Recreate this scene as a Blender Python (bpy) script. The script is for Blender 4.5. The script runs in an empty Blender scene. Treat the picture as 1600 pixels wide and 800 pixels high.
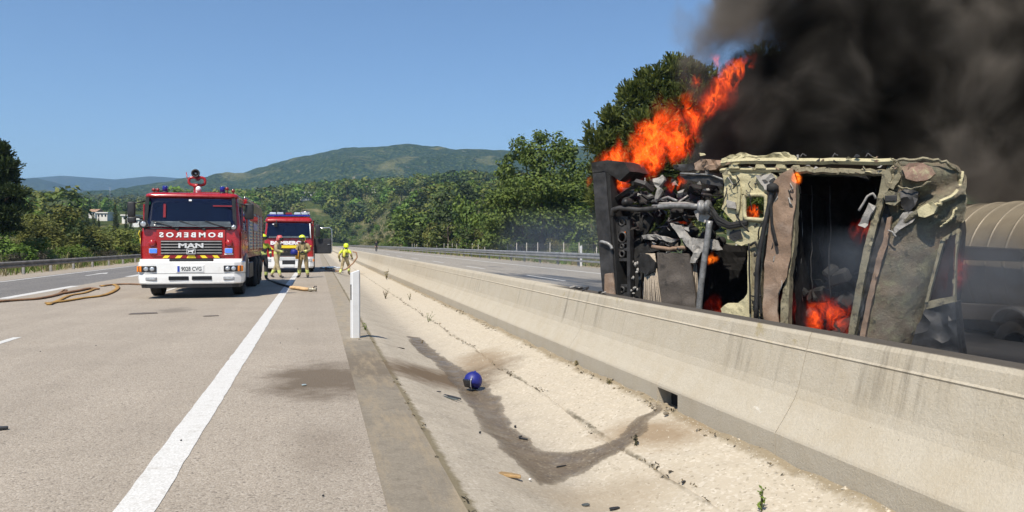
import bpy, bmesh, math, random
import numpy as np
from mathutils import Vector, Matrix, Euler, noise as mnoise

# ------------------------------------------------------------------ camera, world, sun, exposure
S = bpy.context.scene
COL = S.collection
R = math.radians
CAM_H = 1.45
YAW = R(14.27)
PITCH = math.atan(19 / 1200)
SUN_EL = R(55)
SUN_HEAD = R(38)          # horizontal direction the light travels, clockwise from +Y

cam_data = bpy.data.cameras.new('camera')
cam = bpy.data.objects.new('camera', cam_data)
COL.objects.link(cam)
cam_data.sensor_width = 36
cam_data.lens = 27.0
cam_data.clip_start = 0.05
cam_data.clip_end = 40000
cam.location = (0, 0, CAM_H)
cam.rotation_euler = (R(90) - PITCH, 0, -YAW)
S.camera = cam

world = bpy.data.worlds.new('World')
S.world = world
world.use_nodes = True
wn = world.node_tree
bg = wn.nodes['Background']
sky = wn.nodes.new('ShaderNodeTexSky')
sky.sky_type = 'NISHITA'
sky.sun_disc = False
sky.sun_elevation = SUN_EL
# light travels towards SUN_HEAD, so the sun stands at SUN_HEAD + 180 (clockwise from +Y)
sky.sun_rotation = SUN_HEAD + math.pi
sky.altitude = 100
sky.air_density = 1.0
sky.dust_density = 0.1
sky.ozone_density = 6.5
wn.links.new(sky.outputs[0], bg.inputs[0])
bg.inputs[1].default_value = 0.098

sun_data = bpy.data.lights.new('sun', 'SUN')
sun_data.energy = 4.8
sun_data.angle = R(0.5)
sun_data.color = (1.0, 0.93, 0.82)
sun = bpy.data.objects.new('sun', sun_data)
COL.objects.link(sun)
ldir = Vector((math.sin(SUN_HEAD) * math.cos(SUN_EL), math.cos(SUN_HEAD) * math.cos(SUN_EL), -math.sin(SUN_EL)))
sun.rotation_euler = ldir.to_track_quat('-Z', 'Y').to_euler()
sun.location = (-30, -30, 60)

S.view_settings.view_transform = 'Standard'
S.view_settings.look = 'None'
S.view_settings.exposure = 0.42
S.view_settings.gamma = 1.0
S.view_settings.use_curve_mapping = False
S.render.engine = 'CYCLES'
S.cycles.max_bounces = 5
S.cycles.diffuse_bounces = 2
S.cycles.glossy_bounces = 3
S.cycles.transmission_bounces = 3
S.cycles.transparent_max_bounces = 8
S.cycles.volume_bounces = 1
S.cycles.volume_max_steps = 160
S.cycles.caustics_reflective = False
S.cycles.caustics_refractive = False
S.cycles.use_denoising = True

# ------------------------------------------------------------------ places
_F0 = Vector((math.sin(YAW), math.cos(YAW), 0))
_R = Vector((math.cos(YAW), -math.sin(YAW), 0))
_F = _F0 * math.cos(PITCH) - Vector((0, 0, 1)) * math.sin(PITCH)
_U = Vector((0, 0, 1)) * math.cos(PITCH) + _F0 * math.sin(PITCH)
CAM = Vector((0, 0, CAM_H))

def ray(px, py):
    return _F + _R * ((px - 800) / 1200) + _U * ((400 - py) / 1200)

def pix(px, py, d):
    return CAM + ray(px, py) * d

def gpt(px, py, z=0.0):
    r = ray(px, py)
    return CAM + r * ((z - CAM_H) / r.z)

# ------------------------------------------------------------------ materials
MATS = {}

def nodes_of(m):
    m.use_nodes = True
    return m.node_tree.nodes, m.node_tree.links

def bsdf_of(m):
    for n in m.node_tree.nodes:
        if n.type == 'BSDF_PRINCIPLED':
            return n

def ramp(nt, fac, stops):
    n = nt.nodes.new('ShaderNodeValToRGB')
    e = n.color_ramp.elements
    while len(e) < len(stops):
        e.new(0.5)
    for i, (p, c) in enumerate(stops):
        e[i].position = p
        e[i].color = (c[0], c[1], c[2], 1) if not isinstance(c, (int, float)) else (c, c, c, 1)
    nt.links.new(fac, n.inputs[0])
    return n.outputs[0]

def mix(nt, fac, a, b, mode='MIX'):
    n = nt.nodes.new('ShaderNodeMix')
    n.data_type = 'RGBA'
    n.blend_type = mode
    for s, v in ((n.inputs[0], fac), (n.inputs[6], a), (n.inputs[7], b)):
        if isinstance(v, (int, float)):
            s.default_value = v
        elif isinstance(v, tuple):
            s.default_value = (v[0], v[1], v[2], 1)
        else:
            nt.links.new(v, s)
    return n.outputs[2]

def mth(nt, op, a, b=None, c=None, clamp=False):
    n = nt.nodes.new('ShaderNodeMath')
    n.operation = op
    n.use_clamp = clamp
    for s, v in zip(n.inputs, (a, b, c)):
        if v is None:
            continue
        if isinstance(v, (int, float)):
            s.default_value = v
        else:
            nt.links.new(v, s)
    return n.outputs[0]

def vmth(nt, op, a, b=None, scale=None):
    n = nt.nodes.new('ShaderNodeVectorMath')
    n.operation = op
    for s, v in zip(n.inputs, (a, b)):
        if v is None:
            continue
        if isinstance(v, (tuple, list, Vector)):
            s.default_value = tuple(v)
        else:
            nt.links.new(v, s)
    if scale is not None:
        if isinstance(scale, (int, float)):
            n.inputs['Scale'].default_value = scale
        else:
            nt.links.new(scale, n.inputs['Scale'])
    return n.outputs['Value'] if op in ('LENGTH', 'DISTANCE', 'DOT_PRODUCT') else n.outputs[0]

def coord(nt, kind='Object', scale=(1, 1, 1)):
    t = nt.nodes.new('ShaderNodeTexCoord')
    o = t.outputs[kind]
    if scale != (1, 1, 1):
        o = vmth(nt, 'MULTIPLY', o, scale)
    return o

def nz(nt, vec, scale, detail=3, rough=0.55, dist=0.0):
    n = nt.nodes.new('ShaderNodeTexNoise')
    n.inputs['Scale'].default_value = scale
    n.inputs['Detail'].default_value = detail
    n.inputs['Roughness'].default_value = rough
    n.inputs['Distortion'].default_value = dist
    if vec is not None:
        nt.links.new(vec, n.inputs['Vector'])
    return n.outputs[0]

def vor(nt, vec, scale, feature='F1', out='Distance'):
    n = nt.nodes.new('ShaderNodeTexVoronoi')
    n.feature = feature
    n.inputs['Scale'].default_value = scale
    nt.links.new(vec, n.inputs['Vector'])
    return n.outputs[out]

def bump(nt, h, strength=0.3, dist=0.02):
    n = nt.nodes.new('ShaderNodeBump')
    n.inputs['Strength'].default_value = strength
    n.inputs['Distance'].default_value = dist
    nt.links.new(h, n.inputs['Height'])
    return n.outputs[0]

def M(name, col, rough=0.6, metal=0.0, var=0.15, scale=4.0, col2=None, bmp=0.0, bscale=40, spec=0.5,
      emit=None, emit_s=0.0, coat=0.0, dirt=0.0, dirtcol=(0.16, 0.12, 0.08)):
    """plain surface with noise-driven colour variation, grain relief and optional grime"""
    if name in MATS:
        return MATS[name]
    m = bpy.data.materials.new(name)
    m.use_nodes = True
    nt = m.node_tree
    b = bsdf_of(m)
    v = coord(nt)
    n1 = nz(nt, v, scale, 4, 0.6)
    c2 = col2 or tuple(max(0, c * (1 - var * 1.6)) for c in col)
    c1 = tuple(min(1, c * (1 + var)) for c in col)
    cc = ramp(nt, n1, [(0.3, c2), (0.68, c1)])
    if dirt > 0:
        n2 = nz(nt, v, scale * 2.3, 6, 0.7)
        f = ramp(nt, n2, [(0.62 - dirt * 0.3, 0.0), (0.78, min(1.0, dirt * 1.5))])
        cc = mix(nt, f, cc, dirtcol)
    nt.links.new(cc, b.inputs['Base Color'])
    b.inputs['Roughness'].default_value = rough
    b.inputs['Metallic'].default_value = metal
    b.inputs['Specular IOR Level'].default_value = spec
    b.inputs['Coat Weight'].default_value = coat
    b.inputs['Coat Roughness'].default_value = 0.08
    if rough > 0.1:
        rr = ramp(nt, nz(nt, v, scale * 3, 3), [(0.3, max(0.02, rough - 0.1)), (0.7, min(1, rough + 0.1))])
        nt.links.new(rr, b.inputs['Roughness'])
    if bmp > 0:
        nt.links.new(bump(nt, nz(nt, v, bscale, 4, 0.65), bmp, 0.01), b.inputs['Normal'])
    if emit:
        b.inputs['Emission Color'].default_value = (*emit, 1)
        b.inputs['Emission Strength'].default_value = emit_s
    MATS[name] = m
    return m

# ------------------------------------------------------------------ object helpers
def tag(o, label=None, cat=None, group=None, kind=None):
    if label: o['label'] = label
    if cat: o['category'] = cat
    if group: o['group'] = group
    if kind: o['kind'] = kind
    return o

def empty(name, loc=(0, 0, 0), rz=0.0, label=None, cat=None, group=None):
    o = bpy.data.objects.new(name, None)
    o.empty_display_size = 0.2
    COL.objects.link(o)
    o.location = loc
    o.rotation_euler = (0, 0, rz)
    return tag(o, label, cat, group)

def link(name, me, parent=None, loc=None):
    o = bpy.data.objects.new(name, me)
    COL.objects.link(o)
    if parent is not None:
        o.parent = parent
    if loc is not None:
        o.location = loc
    return o

def copy_tree(o, parent=None):
    c = o.copy()
    COL.objects.link(c)
    if parent is not None:
        c.parent = parent
    for ch in list(o.children):
        copy_tree(ch, c)
    return c

class MB:
    """gathers shapes in one mesh"""
    def __init__(self, mats):
        self.bm = bmesh.new()
        self.mats = mats if isinstance(mats, (list, tuple)) else [mats]

    def _put(self, verts, faces, mi=0, smooth=False):
        vs = [self.bm.verts.new(v) for v in verts]
        fs = []
        for f in faces:
            try:
                q = self.bm.faces.new([vs[i] for i in f])
                q.material_index = mi
                q.smooth = smooth
                fs.append(q)
            except ValueError:
                pass
        return vs, fs

    def box(self, c, s, rot=(0, 0, 0), bev=0.0, mi=0, seg=1):
        bm2 = bmesh.new()
        bmesh.ops.create_cube(bm2, size=1)
        bmesh.ops.scale(bm2, vec=s, verts=bm2.verts)
        if bev > 0:
            bmesh.ops.bevel(bm2, geom=bm2.edges[:], offset=min(bev, min(s) * 0.45), segments=seg, affect='EDGES', profile=0.5)
        mtx = Matrix.Translation(c) @ Euler(rot).to_matrix().to_4x4()
        self._merge(bm2, mtx, mi, seg > 1)
        return self

    def _merge(self, bm2, mtx, mi, smooth):
        bm2.verts.index_update()
        vs = [tuple(mtx @ v.co) for v in bm2.verts]
        fs = [[v.index for v in f.verts] for f in bm2.faces]
        bm2.free()
        self._put(vs, fs, mi, smooth)

    def prism(self, poly, axis='y', a=0.0, b=0.1, mi=0, bev=0.0):
        """poly: 2-D outline; axis y -> (x,z) points swept from y=a to y=b; x -> (y,z); z -> (x,y)"""
        def p3(p, t):
            if axis == 'y': return (p[0], t, p[1])
            if axis == 'x': return (t, p[0], p[1])
            return (p[0], p[1], t)
        bm2 = bmesh.new()
        n = len(poly)
        va = [bm2.verts.new(p3(p, a)) for p in poly]
        vb = [bm2.verts.new(p3(p, b)) for p in poly]
        bm2.faces.new(va); bm2.faces.new(vb[::-1])
        for i in range(n):
            bm2.faces.new((va[i], vb[i], vb[(i + 1) % n], va[(i + 1) % n]))
        bmesh.ops.recalc_face_normals(bm2, faces=bm2.faces[:])
        if bev > 0:
            bmesh.ops.bevel(bm2, geom=bm2.edges[:], offset=bev, segments=1, affect='EDGES')
        self._merge(bm2, Matrix.Identity(4), mi, False)
        return self

    def tube(self, path, r, seg=8, mi=0, caps=True, smooth=True, flat=1.0):
        """swept tube; r may be a list; flat scales the section vertically (flat hose)"""
        path = [Vector(p) for p in path]
        n = len(path)
        rs = r if isinstance(r, (list, tuple)) else [r] * n
        vs, fs = [], []
        up0 = Vector((0, 0, 1))
        prev = None
        for i, p in enumerate(path):
            t = (path[min(i + 1, n - 1)] - path[max(i - 1, 0)])
            if t.length < 1e-9: t = Vector((0, 0, 1))
            t.normalize()
            if prev is None:
                a = up0 if abs(t.z) < 0.95 else Vector((1, 0, 0))
                s = t.cross(a).normalized()
            else:
                s = (prev - t * prev.dot(t))
                s = s.normalized() if s.length > 1e-6 else t.orthogonal().normalized()
            prev = s
            u = s.cross(t).normalized()
            for k in range(seg):
                an = 2 * math.pi * k / seg
                vs.append(p + s * (math.cos(an) * rs[i]) + u * (math.sin(an) * rs[i] * flat))
        for i in range(n - 1):
            for k in range(seg):
                fs.append((i * seg + k, i * seg + (k + 1) % seg, (i + 1) * seg + (k + 1) % seg, (i + 1) * seg + k))
        if caps:
            fs.append(tuple(range(seg))[::-1])
            fs.append(tuple((n - 1) * seg + k for k in range(seg)))
        self._put(vs, fs, mi, smooth)
        return self

    def lathe(self, prof, c=(0, 0, 0), axis=(0, 0, 1), seg=16, mi=0, smooth=True):
        """prof: (radius, height) pairs turned about axis through c"""
        ax = Vector(axis).normalized()
        s = ax.orthogonal().normalized()
        u = ax.cross(s)
        c = Vector(c)
        vs, fs = [], []
        for (r, h) in prof:
            for k in range(seg):
                an = 2 * math.pi * k / seg
                vs.append(c + ax * h + (s * math.cos(an) + u * math.sin(an)) * r)
        for i in range(len(prof) - 1):
            for k in range(seg):
                fs.append((i * seg + k, i * seg + (k + 1) % seg, (i + 1) * seg + (k + 1) % seg, (i + 1) * seg + k))
        if prof[0][0] > 1e-5: fs.append(tuple(range(seg))[::-1])
        if prof[-1][0] > 1e-5: fs.append(tuple((len(prof) - 1) * seg + k for k in range(seg)))
        self._put(vs, fs, mi, smooth)
        return self

    def ball(self, c, r, seg=12, rings=8, mi=0, rot=(0, 0, 0)):
        r = r if isinstance(r, (tuple, list)) else (r, r, r)
        bm2 = bmesh.new()
        bmesh.ops.create_uvsphere(bm2, u_segments=seg, v_segments=rings, radius=1)
        bmesh.ops.scale(bm2, vec=r, verts=bm2.verts)
        self._merge(bm2, Matrix.Translation(c) @ Euler(rot).to_matrix().to_4x4(), mi, True)
        return self

    def loft(self, rings, closed=True, caps=True, mi=0, smooth=False):
        n = len(rings[0])
        vs = [p for r in rings for p in r]
        fs = []
        for i in range(len(rings) - 1):
            for k in range(n if closed else n - 1):
                fs.append((i * n + k, i * n + (k + 1) % n, (i + 1) * n + (k + 1) % n, (i + 1) * n + k))
        if caps and closed:
            fs.append(tuple(range(n))[::-1])
            fs.append(tuple((len(rings) - 1) * n + k for k in range(n)))
        self._put(vs, fs, mi, smooth)
        return self

    def quad(self, a, b, c, d, mi=0):
        self._put([a, b, c, d], [(0, 1, 2, 3)], mi)
        return self

    def raw(self, vs, fs, mi=0, smooth=False):
        self._put(vs, fs, mi, smooth)
        return self

    def build(self, name, parent=None, loc=None, recalc=True):
        if recalc:
            bmesh.ops.recalc_face_normals(self.bm, faces=self.bm.faces[:])
        me = bpy.data.meshes.new(name)
        self.bm.to_mesh(me)
        self.bm.free()
        for m in self.mats:
            me.materials.append(m)
        return link(name, me, parent, loc)

def np_mesh(name, verts, faces, mats, mat_idx=None, smooth=False, attr=None):
    """fast mesh from numpy arrays; faces (n,4) or (n,3)"""
    me = bpy.data.meshes.new(name)
    verts = np.ascontiguousarray(verts, dtype=np.float32)
    faces = np.ascontiguousarray(faces, dtype=np.int32)
    k = faces.shape[1]
    me.vertices.add(len(verts))
    me.vertices.foreach_set('co', verts.ravel())
    me.loops.add(faces.size)
    me.loops.foreach_set('vertex_index', faces.ravel())
    me.polygons.add(len(faces))
    me.polygons.foreach_set('loop_start', np.arange(0, faces.size, k, dtype=np.int32))
    me.polygons.foreach_set('loop_total', np.full(len(faces), k, dtype=np.int32))
    for m in (mats if isinstance(mats, (list, tuple)) else [mats]):
        me.materials.append(m)
    if mat_idx is not None:
        me.polygons.foreach_set('material_index', np.ascontiguousarray(mat_idx, dtype=np.int32))
    if smooth:
        me.polygons.foreach_set('use_smooth', np.ones(len(faces), dtype=bool))
    me.update(calc_edges=True)
    me.validate()
    return me

def text_mesh(body, size, mat, ext=0.004, bold=0.0, mirror=False, width=None, shear=0.0, spacing=1.0):
    """lettering as a real mesh standing in the x-z plane and facing -y, centred on the origin"""
    cu = bpy.data.curves.new('lettering', 'FONT')
    cu.body = body
    cu.size = size
    cu.extrude = ext
    cu.offset = bold
    cu.shear = shear
    cu.space_character = spacing
    cu.resolution_u = 3
    cu.align_x = 'CENTER'
    cu.align_y = 'CENTER'
    o = bpy.data.objects.new('lettering', cu)
    COL.objects.link(o)
    dg = bpy.context.evaluated_depsgraph_get()
    me = bpy.data.meshes.new_from_object(o.evaluated_get(dg))
    bpy.data.objects.remove(o)
    xs = [v.co.x for v in me.vertices]
    w = max(xs) - min(xs)
    sx = (width / w) if width else 1.0
    cx = (max(xs) + min(xs)) / 2
    ys = [v.co.y for v in me.vertices]
    cy = (max(ys) + min(ys)) / 2
    for v in me.vertices:
        x, y, z = v.co
        v.co = ((x - cx) * sx * (-1 if mirror else 1), -z, y - cy)
    if mirror:
        me.flip_normals()
    me.materials.clear()
    me.materials.append(mat)
    return me
# ------------------------------------------------------------------ terrain
rng = np.random.default_rng(7)

def lerp_tab(x, tab):
    return np.interp(x, [t[0] for t in tab], [t[1] for t in tab])

# elevation of the land as seen over the road: rows give how high it stands at a bearing and a distance
RIDGE = [(-900, 318), (-300, 316), (0, 312), (90, 314), (180, 308), (240, 297), (300, 284), (368, 281), (420, 264), (480, 249),
         (520, 244), (590, 240), (640, 237), (690, 239), (740, 242), (775, 240), (860, 236), (930, 228), (1010, 236), (1200, 232), (1600, 250), (2600, 300)]
HILL2 = [(-900, 300), (-100, 295), (0, 285), (25, 283), (60, 282), (85, 288), (120, 296), (165, 306), (230, 316), (300, 322), (900, 325), (2600, 320)]
RANGE3 = [(-900, 290), (-200, 284), (0, 280), (40, 279), (95, 275), (140, 278), (180, 281), (235, 276), (280, 279), (340, 287), (420, 292), (900, 300), (2600, 290)]
MIDY = [(-900, 345), (0, 326), (220, 322), (330, 316), (430, 310), (490, 301), (560, 296), (640, 292), (700, 286), (780, 284), (930, 284), (1600, 280), (2600, 300)]

def px_of_az(az):           # bearing from the camera's axis -> column
    return 800 + 1200 * np.tan(np.clip(az, -1.2, 1.2))

def smooth(t):
    t = np.clip(t, 0, 1)
    return t * t * (3 - 2 * t)

def fbm2(x, y, seed=0, octs=4):
    s = np.zeros_like(x); a = 0.5; f = 1.0
    r = np.random.default_rng(seed)
    for o in range(octs):
        for k in range(3):
            th = r.uniform(0, 6.28); ph = r.uniform(0, 6.28)
            s += a / 3 * np.sin((x * math.cos(th) + y * math.sin(th)) * f * 1.3 + ph + 1.3 * np.sin((x * math.sin(th) - y * math.cos(th)) * f * 0.9 + ph * 2))
        a *= 0.55; f *= 2.1
    return s

def ground_z(x, y):
    """height of the land at world x, y"""
    x = np.asarray(x, dtype=float); y = np.asarray(y, dtype=float)
    r = np.hypot(x, y) + 1e-6
    az = np.arctan2(x, y) - YAW
    px = px_of_az(az)
    cz = np.cos(np.clip(az, -1.2, 1.2))
    def hz(yy, rr):
        return CAM_H + (381 - yy) / 1200 * rr * cz
    mid = lerp_tab(px, MIDY)
    # how the land rises with distance: column height at 70, 160, 320, 720, 1300 m
    y70 = np.where(px < 300, 383, 386)
    y160 = np.where(px < 300, 362, 372)
    y320 = 0.5 * mid + 0.5 * np.where(px < 300, 350, 352)
    lr = np.log(r)
    knots = [np.log(40.), np.log(70.), np.log(160.), np.log(320.), np.log(720.), np.log(1300.)]
    vals = [np.full_like(r, -0.3), hz(y70, 70), hz(y160, 160), hz(y320, 320), hz(mid + 12, 720), hz(np.minimum(mid + 12, 322), 1300)]
    z = np.full_like(r, -0.3)
    for i in range(5):
        t = smooth((lr - knots[i]) / (knots[i + 1] - knots[i]))
        z = np.where(lr >= knots[i], vals[i] * (1 - t) + vals[i + 1] * t, z)
    z = z + fbm2(x / 40, y / 40, 3) * np.clip((r - 60) / 200, 0, 1) * 3.0
    # the motorway cuts through: level ground on both sides of it
    dist = np.maximum(-14.0 - x, x - 16.5)
    k = smooth(dist / np.clip(r * 0.12, 3, 30)) * np.where(y < -20, 0.4, 1)
    far = smooth((y - 420) / 120)
    k = np.maximum(k, far)
    low = np.where(dist < 0, -0.62, -0.30)
    z = low * (1 - k) + z * k
    # left bank rising behind the guard rail
    bank = smooth((-15.5 - x) / 9) * smooth((70 - np.abs(y - 45)) / 40)
    z = z + bank * 1.3 * (1 - k * 0.5)
    return z

def polar_mesh(name, radii, zfun, mat, az_lo=-1.05, az_hi=0.95, n=420):
    azs = np.linspace(az_lo, az_hi, n)
    A, Rr = np.meshgrid(azs + YAW, radii)
    X = np.sin(A) * Rr; Y = np.cos(A) * Rr
    Z = zfun(X, Y, A - YAW, Rr)
    v = np.stack([X, Y, Z], -1).reshape(-1, 3)
    m = len(radii)
    i, j = np.meshgrid(np.arange(m - 1), np.arange(n - 1), indexing='ij')
    a = (i * n + j).ravel()
    f = np.stack([a, a + 1, a + n + 1, a + n], -1)[:, ::-1]
    return np_mesh(name, v, f, mat, smooth=True)

def land_mat(name, scale, cols, rocky=0.0, bscale=1.0, bdist=2.0):
    m = bpy.data.materials.new(name)
    m.use_nodes = True
    nt = m.node_tree
    b = bsdf_of(m)
    v = coord(nt)
    big = nz(nt, v, scale * 0.18, 5, 0.6, 0.6)
    cell = vor(nt, v, scale * 2.2)
    fine = nz(nt, v, scale * 1.6, 6, 0.75)
    c = ramp(nt, fine, [(0.40, cols[0]), (0.50, cols[1]), (0.60, cols[2])] if rocky > 0.8 else [(0.30, cols[0]), (0.52, cols[1]), (0.72, cols[2])])
    c = mix(nt, ramp(nt, cell, [(0.0, 0.0), (0.55, 0.75)]), c, cols[0])
    f = ramp(nt, big, [(0.55, 0.0), (0.68, 0.85)])
    c = mix(nt, f, c, cols[3])
    if rocky > 0:
        g = nz(nt, v, scale * 0.42, 8, 0.72, 0.4)
        f = ramp(nt, g, [(0.62, 0.0), (0.70, rocky)])
        c = mix(nt, f, c, cols[4])
    nt.links.new(c, b.inputs['Base Color'])
    b.inputs['Roughness'].default_value = 0.95
    b.inputs['Specular IOR Level'].default_value = 0.1
    h = mth(nt, 'ADD', mth(nt, 'MULTIPLY', mth(nt, 'SUBTRACT', 1.0, cell), 1.0), fine)
    nt.links.new(bump(nt, h, 0.9, bdist), b.inputs['Normal'])
    return m

ground_m = land_mat('ground_grass', 0.22, [(0.035, 0.05, 0.016), (0.075, 0.095, 0.028), (0.16, 0.15, 0.06), (0.23, 0.19, 0.10), (0.3, 0.25, 0.16)], 0.5, bdist=0.5)
mount_m = land_mat('mountain_scrub', 0.05, [(0.020, 0.040, 0.012), (0.072, 0.112, 0.030), (0.19, 0.21, 0.07), (0.20, 0.19, 0.075), (0.42, 0.34, 0.22)], 0.85, bdist=14)
far_m = land_mat('far_scrub', 0.012, [(0.02, 0.032, 0.016), (0.045, 0.062, 0.024), (0.09, 0.09, 0.045), (0.15, 0.12, 0.07), (0.22, 0.18, 0.12)], 0.5, bdist=20)

radii = np.concatenate([np.linspace(0.5, 30, 14), np.geomspace(33, 1350, 120)])
me = polar_mesh('ground', radii, lambda X, Y, A, r: ground_z(X, Y), ground_m, -math.pi, math.pi, 1000)
tag(link('ground', me), 'rolling ground of dry grass and scrub around the motorway', None, None, 'structure')

def mount_z(tab, r0, r1, r2, base_y, nscale, namp, seed):
    def f(X, Y, A, r):
        px = px_of_az(A); cz = np.cos(np.clip(A, -1.2, 1.2))
        top = CAM_H + (381 - lerp_tab(px, tab)) / 1200 * r1 * cz
        base = CAM_H + (381 - base_y) / 1200 * r0 * cz - 25
        up = smooth((r - r0) / (r1 - r0)) ** 0.85
        dn = 1 - 0.6 * smooth((r - r1) / (r2 - r1))
        z = base + (top - base) * np.where(r < r1, up, dn)
        n = fbm2(X / nscale, Y / nscale, seed, 5)
        n = n + 0.5 * fbm2(X / nscale * 5, Y / nscale * 5, seed + 1, 4)
        w = np.where(r < r1, np.sin(np.clip((r - r0) / (r1 - r0), 0, 1) * math.pi) ** 0.7 + 0.03, 0.5)
        return z + n * namp * w
    return f

me = polar_mesh('mountain', np.linspace(1150, 3100, 110), mount_z(RIDGE, 1150, 2200, 3100, 322, 330, 42, 11), mount_m, -0.95, 0.95, 520)
tag(link('mountain', me), 'long scrub covered mountain closing the valley', None, None, 'structure')
me = polar_mesh('far_hill', np.linspace(3150, 4700, 50), mount_z(HILL2, 3150, 3900, 4700, 318, 420, 26, 23), far_m, -0.95, 0.6, 380)
tag(link('far_hill', me), 'low hazy hill behind the pine at the left', None, None, 'structure')
me = polar_mesh('far_mountain_range', np.linspace(4750, 6600, 40), mount_z(RANGE3, 4750, 5600, 6600, 312, 700, 20, 31), far_m, -0.95, 0.6, 260)
tag(link('far_mountain_range', me), 'pale blue mountain range fading in the haze', None, None, 'structure')

# ------------------------------------------------------------------ road materials
def road_mat(name, c1, c2, stain=None, wet=None, wide=True):
    m = bpy.data.materials.new(name)
    m.use_nodes = True
    nt = m.node_tree
    b = bsdf_of(m)
    v = coord(nt)
    g = nz(nt, v, 95, 3, 0.7)
    st = vor(nt, v, 62)
    c = ramp(nt, g, [(0.28, tuple(x * 0.62 for x in c1)), (0.45, c1), (0.66, c2)])
    pick = vor(nt, v, 62, 'F1', 'Color')
    c = mix(nt, ramp(nt, pick, [(0.62, 0.0), (0.8, 0.55)]), c, (0.50, 0.44, 0.36))
    c = mix(nt, ramp(nt, pick, [(0.08, 0.6), (0.24, 0.0)]), c, (0.10, 0.085, 0.07))
    big = nz(nt, v, 0.7, 5, 0.6)
    c = mix(nt, ramp(nt, big, [(0.35, 0.22), (0.62, 0.0)]), c, tuple(x * 0.62 for x in c1))
    tr = nz(nt, coord(nt, 'Object', (1.3, 0.03, 1)), 1.0, 4, 0.6)
    c = mix(nt, ramp(nt, tr, [(0.42, 0.16), (0.60, 0.0)]), c, tuple(x * 0.6 for x in c1))
    if stain:
        for (cx, cy, sx, sy, amt, col) in stain:
            d = vmth(nt, 'MULTIPLY', vmth(nt, 'SUBTRACT', v, (cx, cy, 0)), (1 / sx, 1 / sy, 0))
            ln = vmth(nt, 'LENGTH', d)
            ln = mth(nt, 'ADD', ln, mth(nt, 'MULTIPLY', mth(nt, 'SUBTRACT', nz(nt, v, 2.2, 6, 0.7), 0.5), 1.5))
            c = mix(nt, ramp(nt, ln, [(0.35, amt), (1.05, 0.0)]), c, col)
    rough = 0.85
    if wet:
        f = wet(nt, v)
        c = mix(nt, f, c, (0.035, 0.036, 0.04))
        rr = mth(nt, 'SUBTRACT', 0.86, mth(nt, 'MULTIPLY', f, 0.5))
        nt.links.new(rr, b.inputs['Roughness'])
    nt.links.new(c, b.inputs['Base Color'])
    if not wet:
        b.inputs['Roughness'].default_value = rough
    b.inputs['Specular IOR Level'].default_value = 0.3
    h = mth(nt, 'ADD', mth(nt, 'MULTIPLY', st, -0.8), g)
    nt.links.new(bump(nt, h, 0.55, 0.008), b.inputs['Normal'])
    return m

BROWN = (0.115, 0.085, 0.055)
road_m = road_mat('pale_asphalt', (0.305, 0.258, 0.202), (0.495, 0.425, 0.34),
                  stain=[(0.1, 8.5, 0.85, 1.55, 0.85, BROWN), (0.05, 5.6, 0.35, 0.8, 0.25, BROWN), (-3.0, 18, 0.5, 0.9, 0.4, (0.07, 0.06, 0.05))])
dark_m = road_mat('grey_asphalt', (0.13, 0.125, 0.12), (0.20, 0.19, 0.18))

def wet_far(nt, v):
    n1 = nz(nt, vmth(nt, 'MULTIPLY', v, (0.55, 0.06, 0)), 1.0, 5, 0.6, 0.6)
    n2 = nz(nt, vmth(nt, 'MULTIPLY', v, (1.6, 0.10, 0)), 1.0, 4, 0.6, 0.3)
    s = mth(nt, 'ADD', mth(nt, 'MULTIPLY', n1, 0.6), mth(nt, 'MULTIPLY', n2, 0.4))
    sep = nt.nodes.new('ShaderNodeSeparateXYZ'); nt.links.new(v, sep.inputs[0])
    near = mth(nt, 'DIVIDE', mth(nt, 'SUBTRACT', 70, sep.outputs[1]), 62, clamp=True)
    right = mth(nt, 'DIVIDE', mth(nt, 'SUBTRACT', 11.6, sep.outputs[0]), 2.0, clamp=True)
    k = mth(nt, 'MULTIPLY', near, right)
    t = mth(nt, 'ADD', s, mth(nt, 'MULTIPLY', mth(nt, 'SUBTRACT', k, 0.62), 0.55))
    return ramp(nt, t, [(0.47, 0.0), (0.55, 0.85)])

far_road_m = road_mat('pale_asphalt_wet', (0.25, 0.225, 0.185), (0.40, 0.36, 0.31), stain=[(6.8, 6.5, 4.2, 6.0, 0.95, (0.03, 0.028, 0.026))], wet=wet_far)

def strip(name, x0, x1, z, mat, y0=-8, y1=560, seg=60, thick=0.3, lab=None, z1=None):
    ys = np.concatenate([np.linspace(y0, 30, 20), np.geomspace(33, y1, seg)])
    mb = MB(mat)
    zz = z if z1 is None else z1
    vs, fs = [], []
    for y in ys:
        vs += [(x0, y, z), (x1, y, zz), (x1, y, zz - thick), (x0, y, z - thick)]
    for i in range(len(ys) - 1):
        a = 4 * i
        for k in range(4):
            fs.append((a + k, a + (k + 1) % 4, a + 4 + (k + 1) % 4, a + 4 + k))
    fs.append((3, 2, 1, 0)); n = 4 * (len(ys) - 1); fs.append((n, n + 1, n + 2, n + 3))
    mb.raw(vs, fs)
    o = mb.build(name)
    tag(o, lab, None, None, 'structure')
    return o

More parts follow.
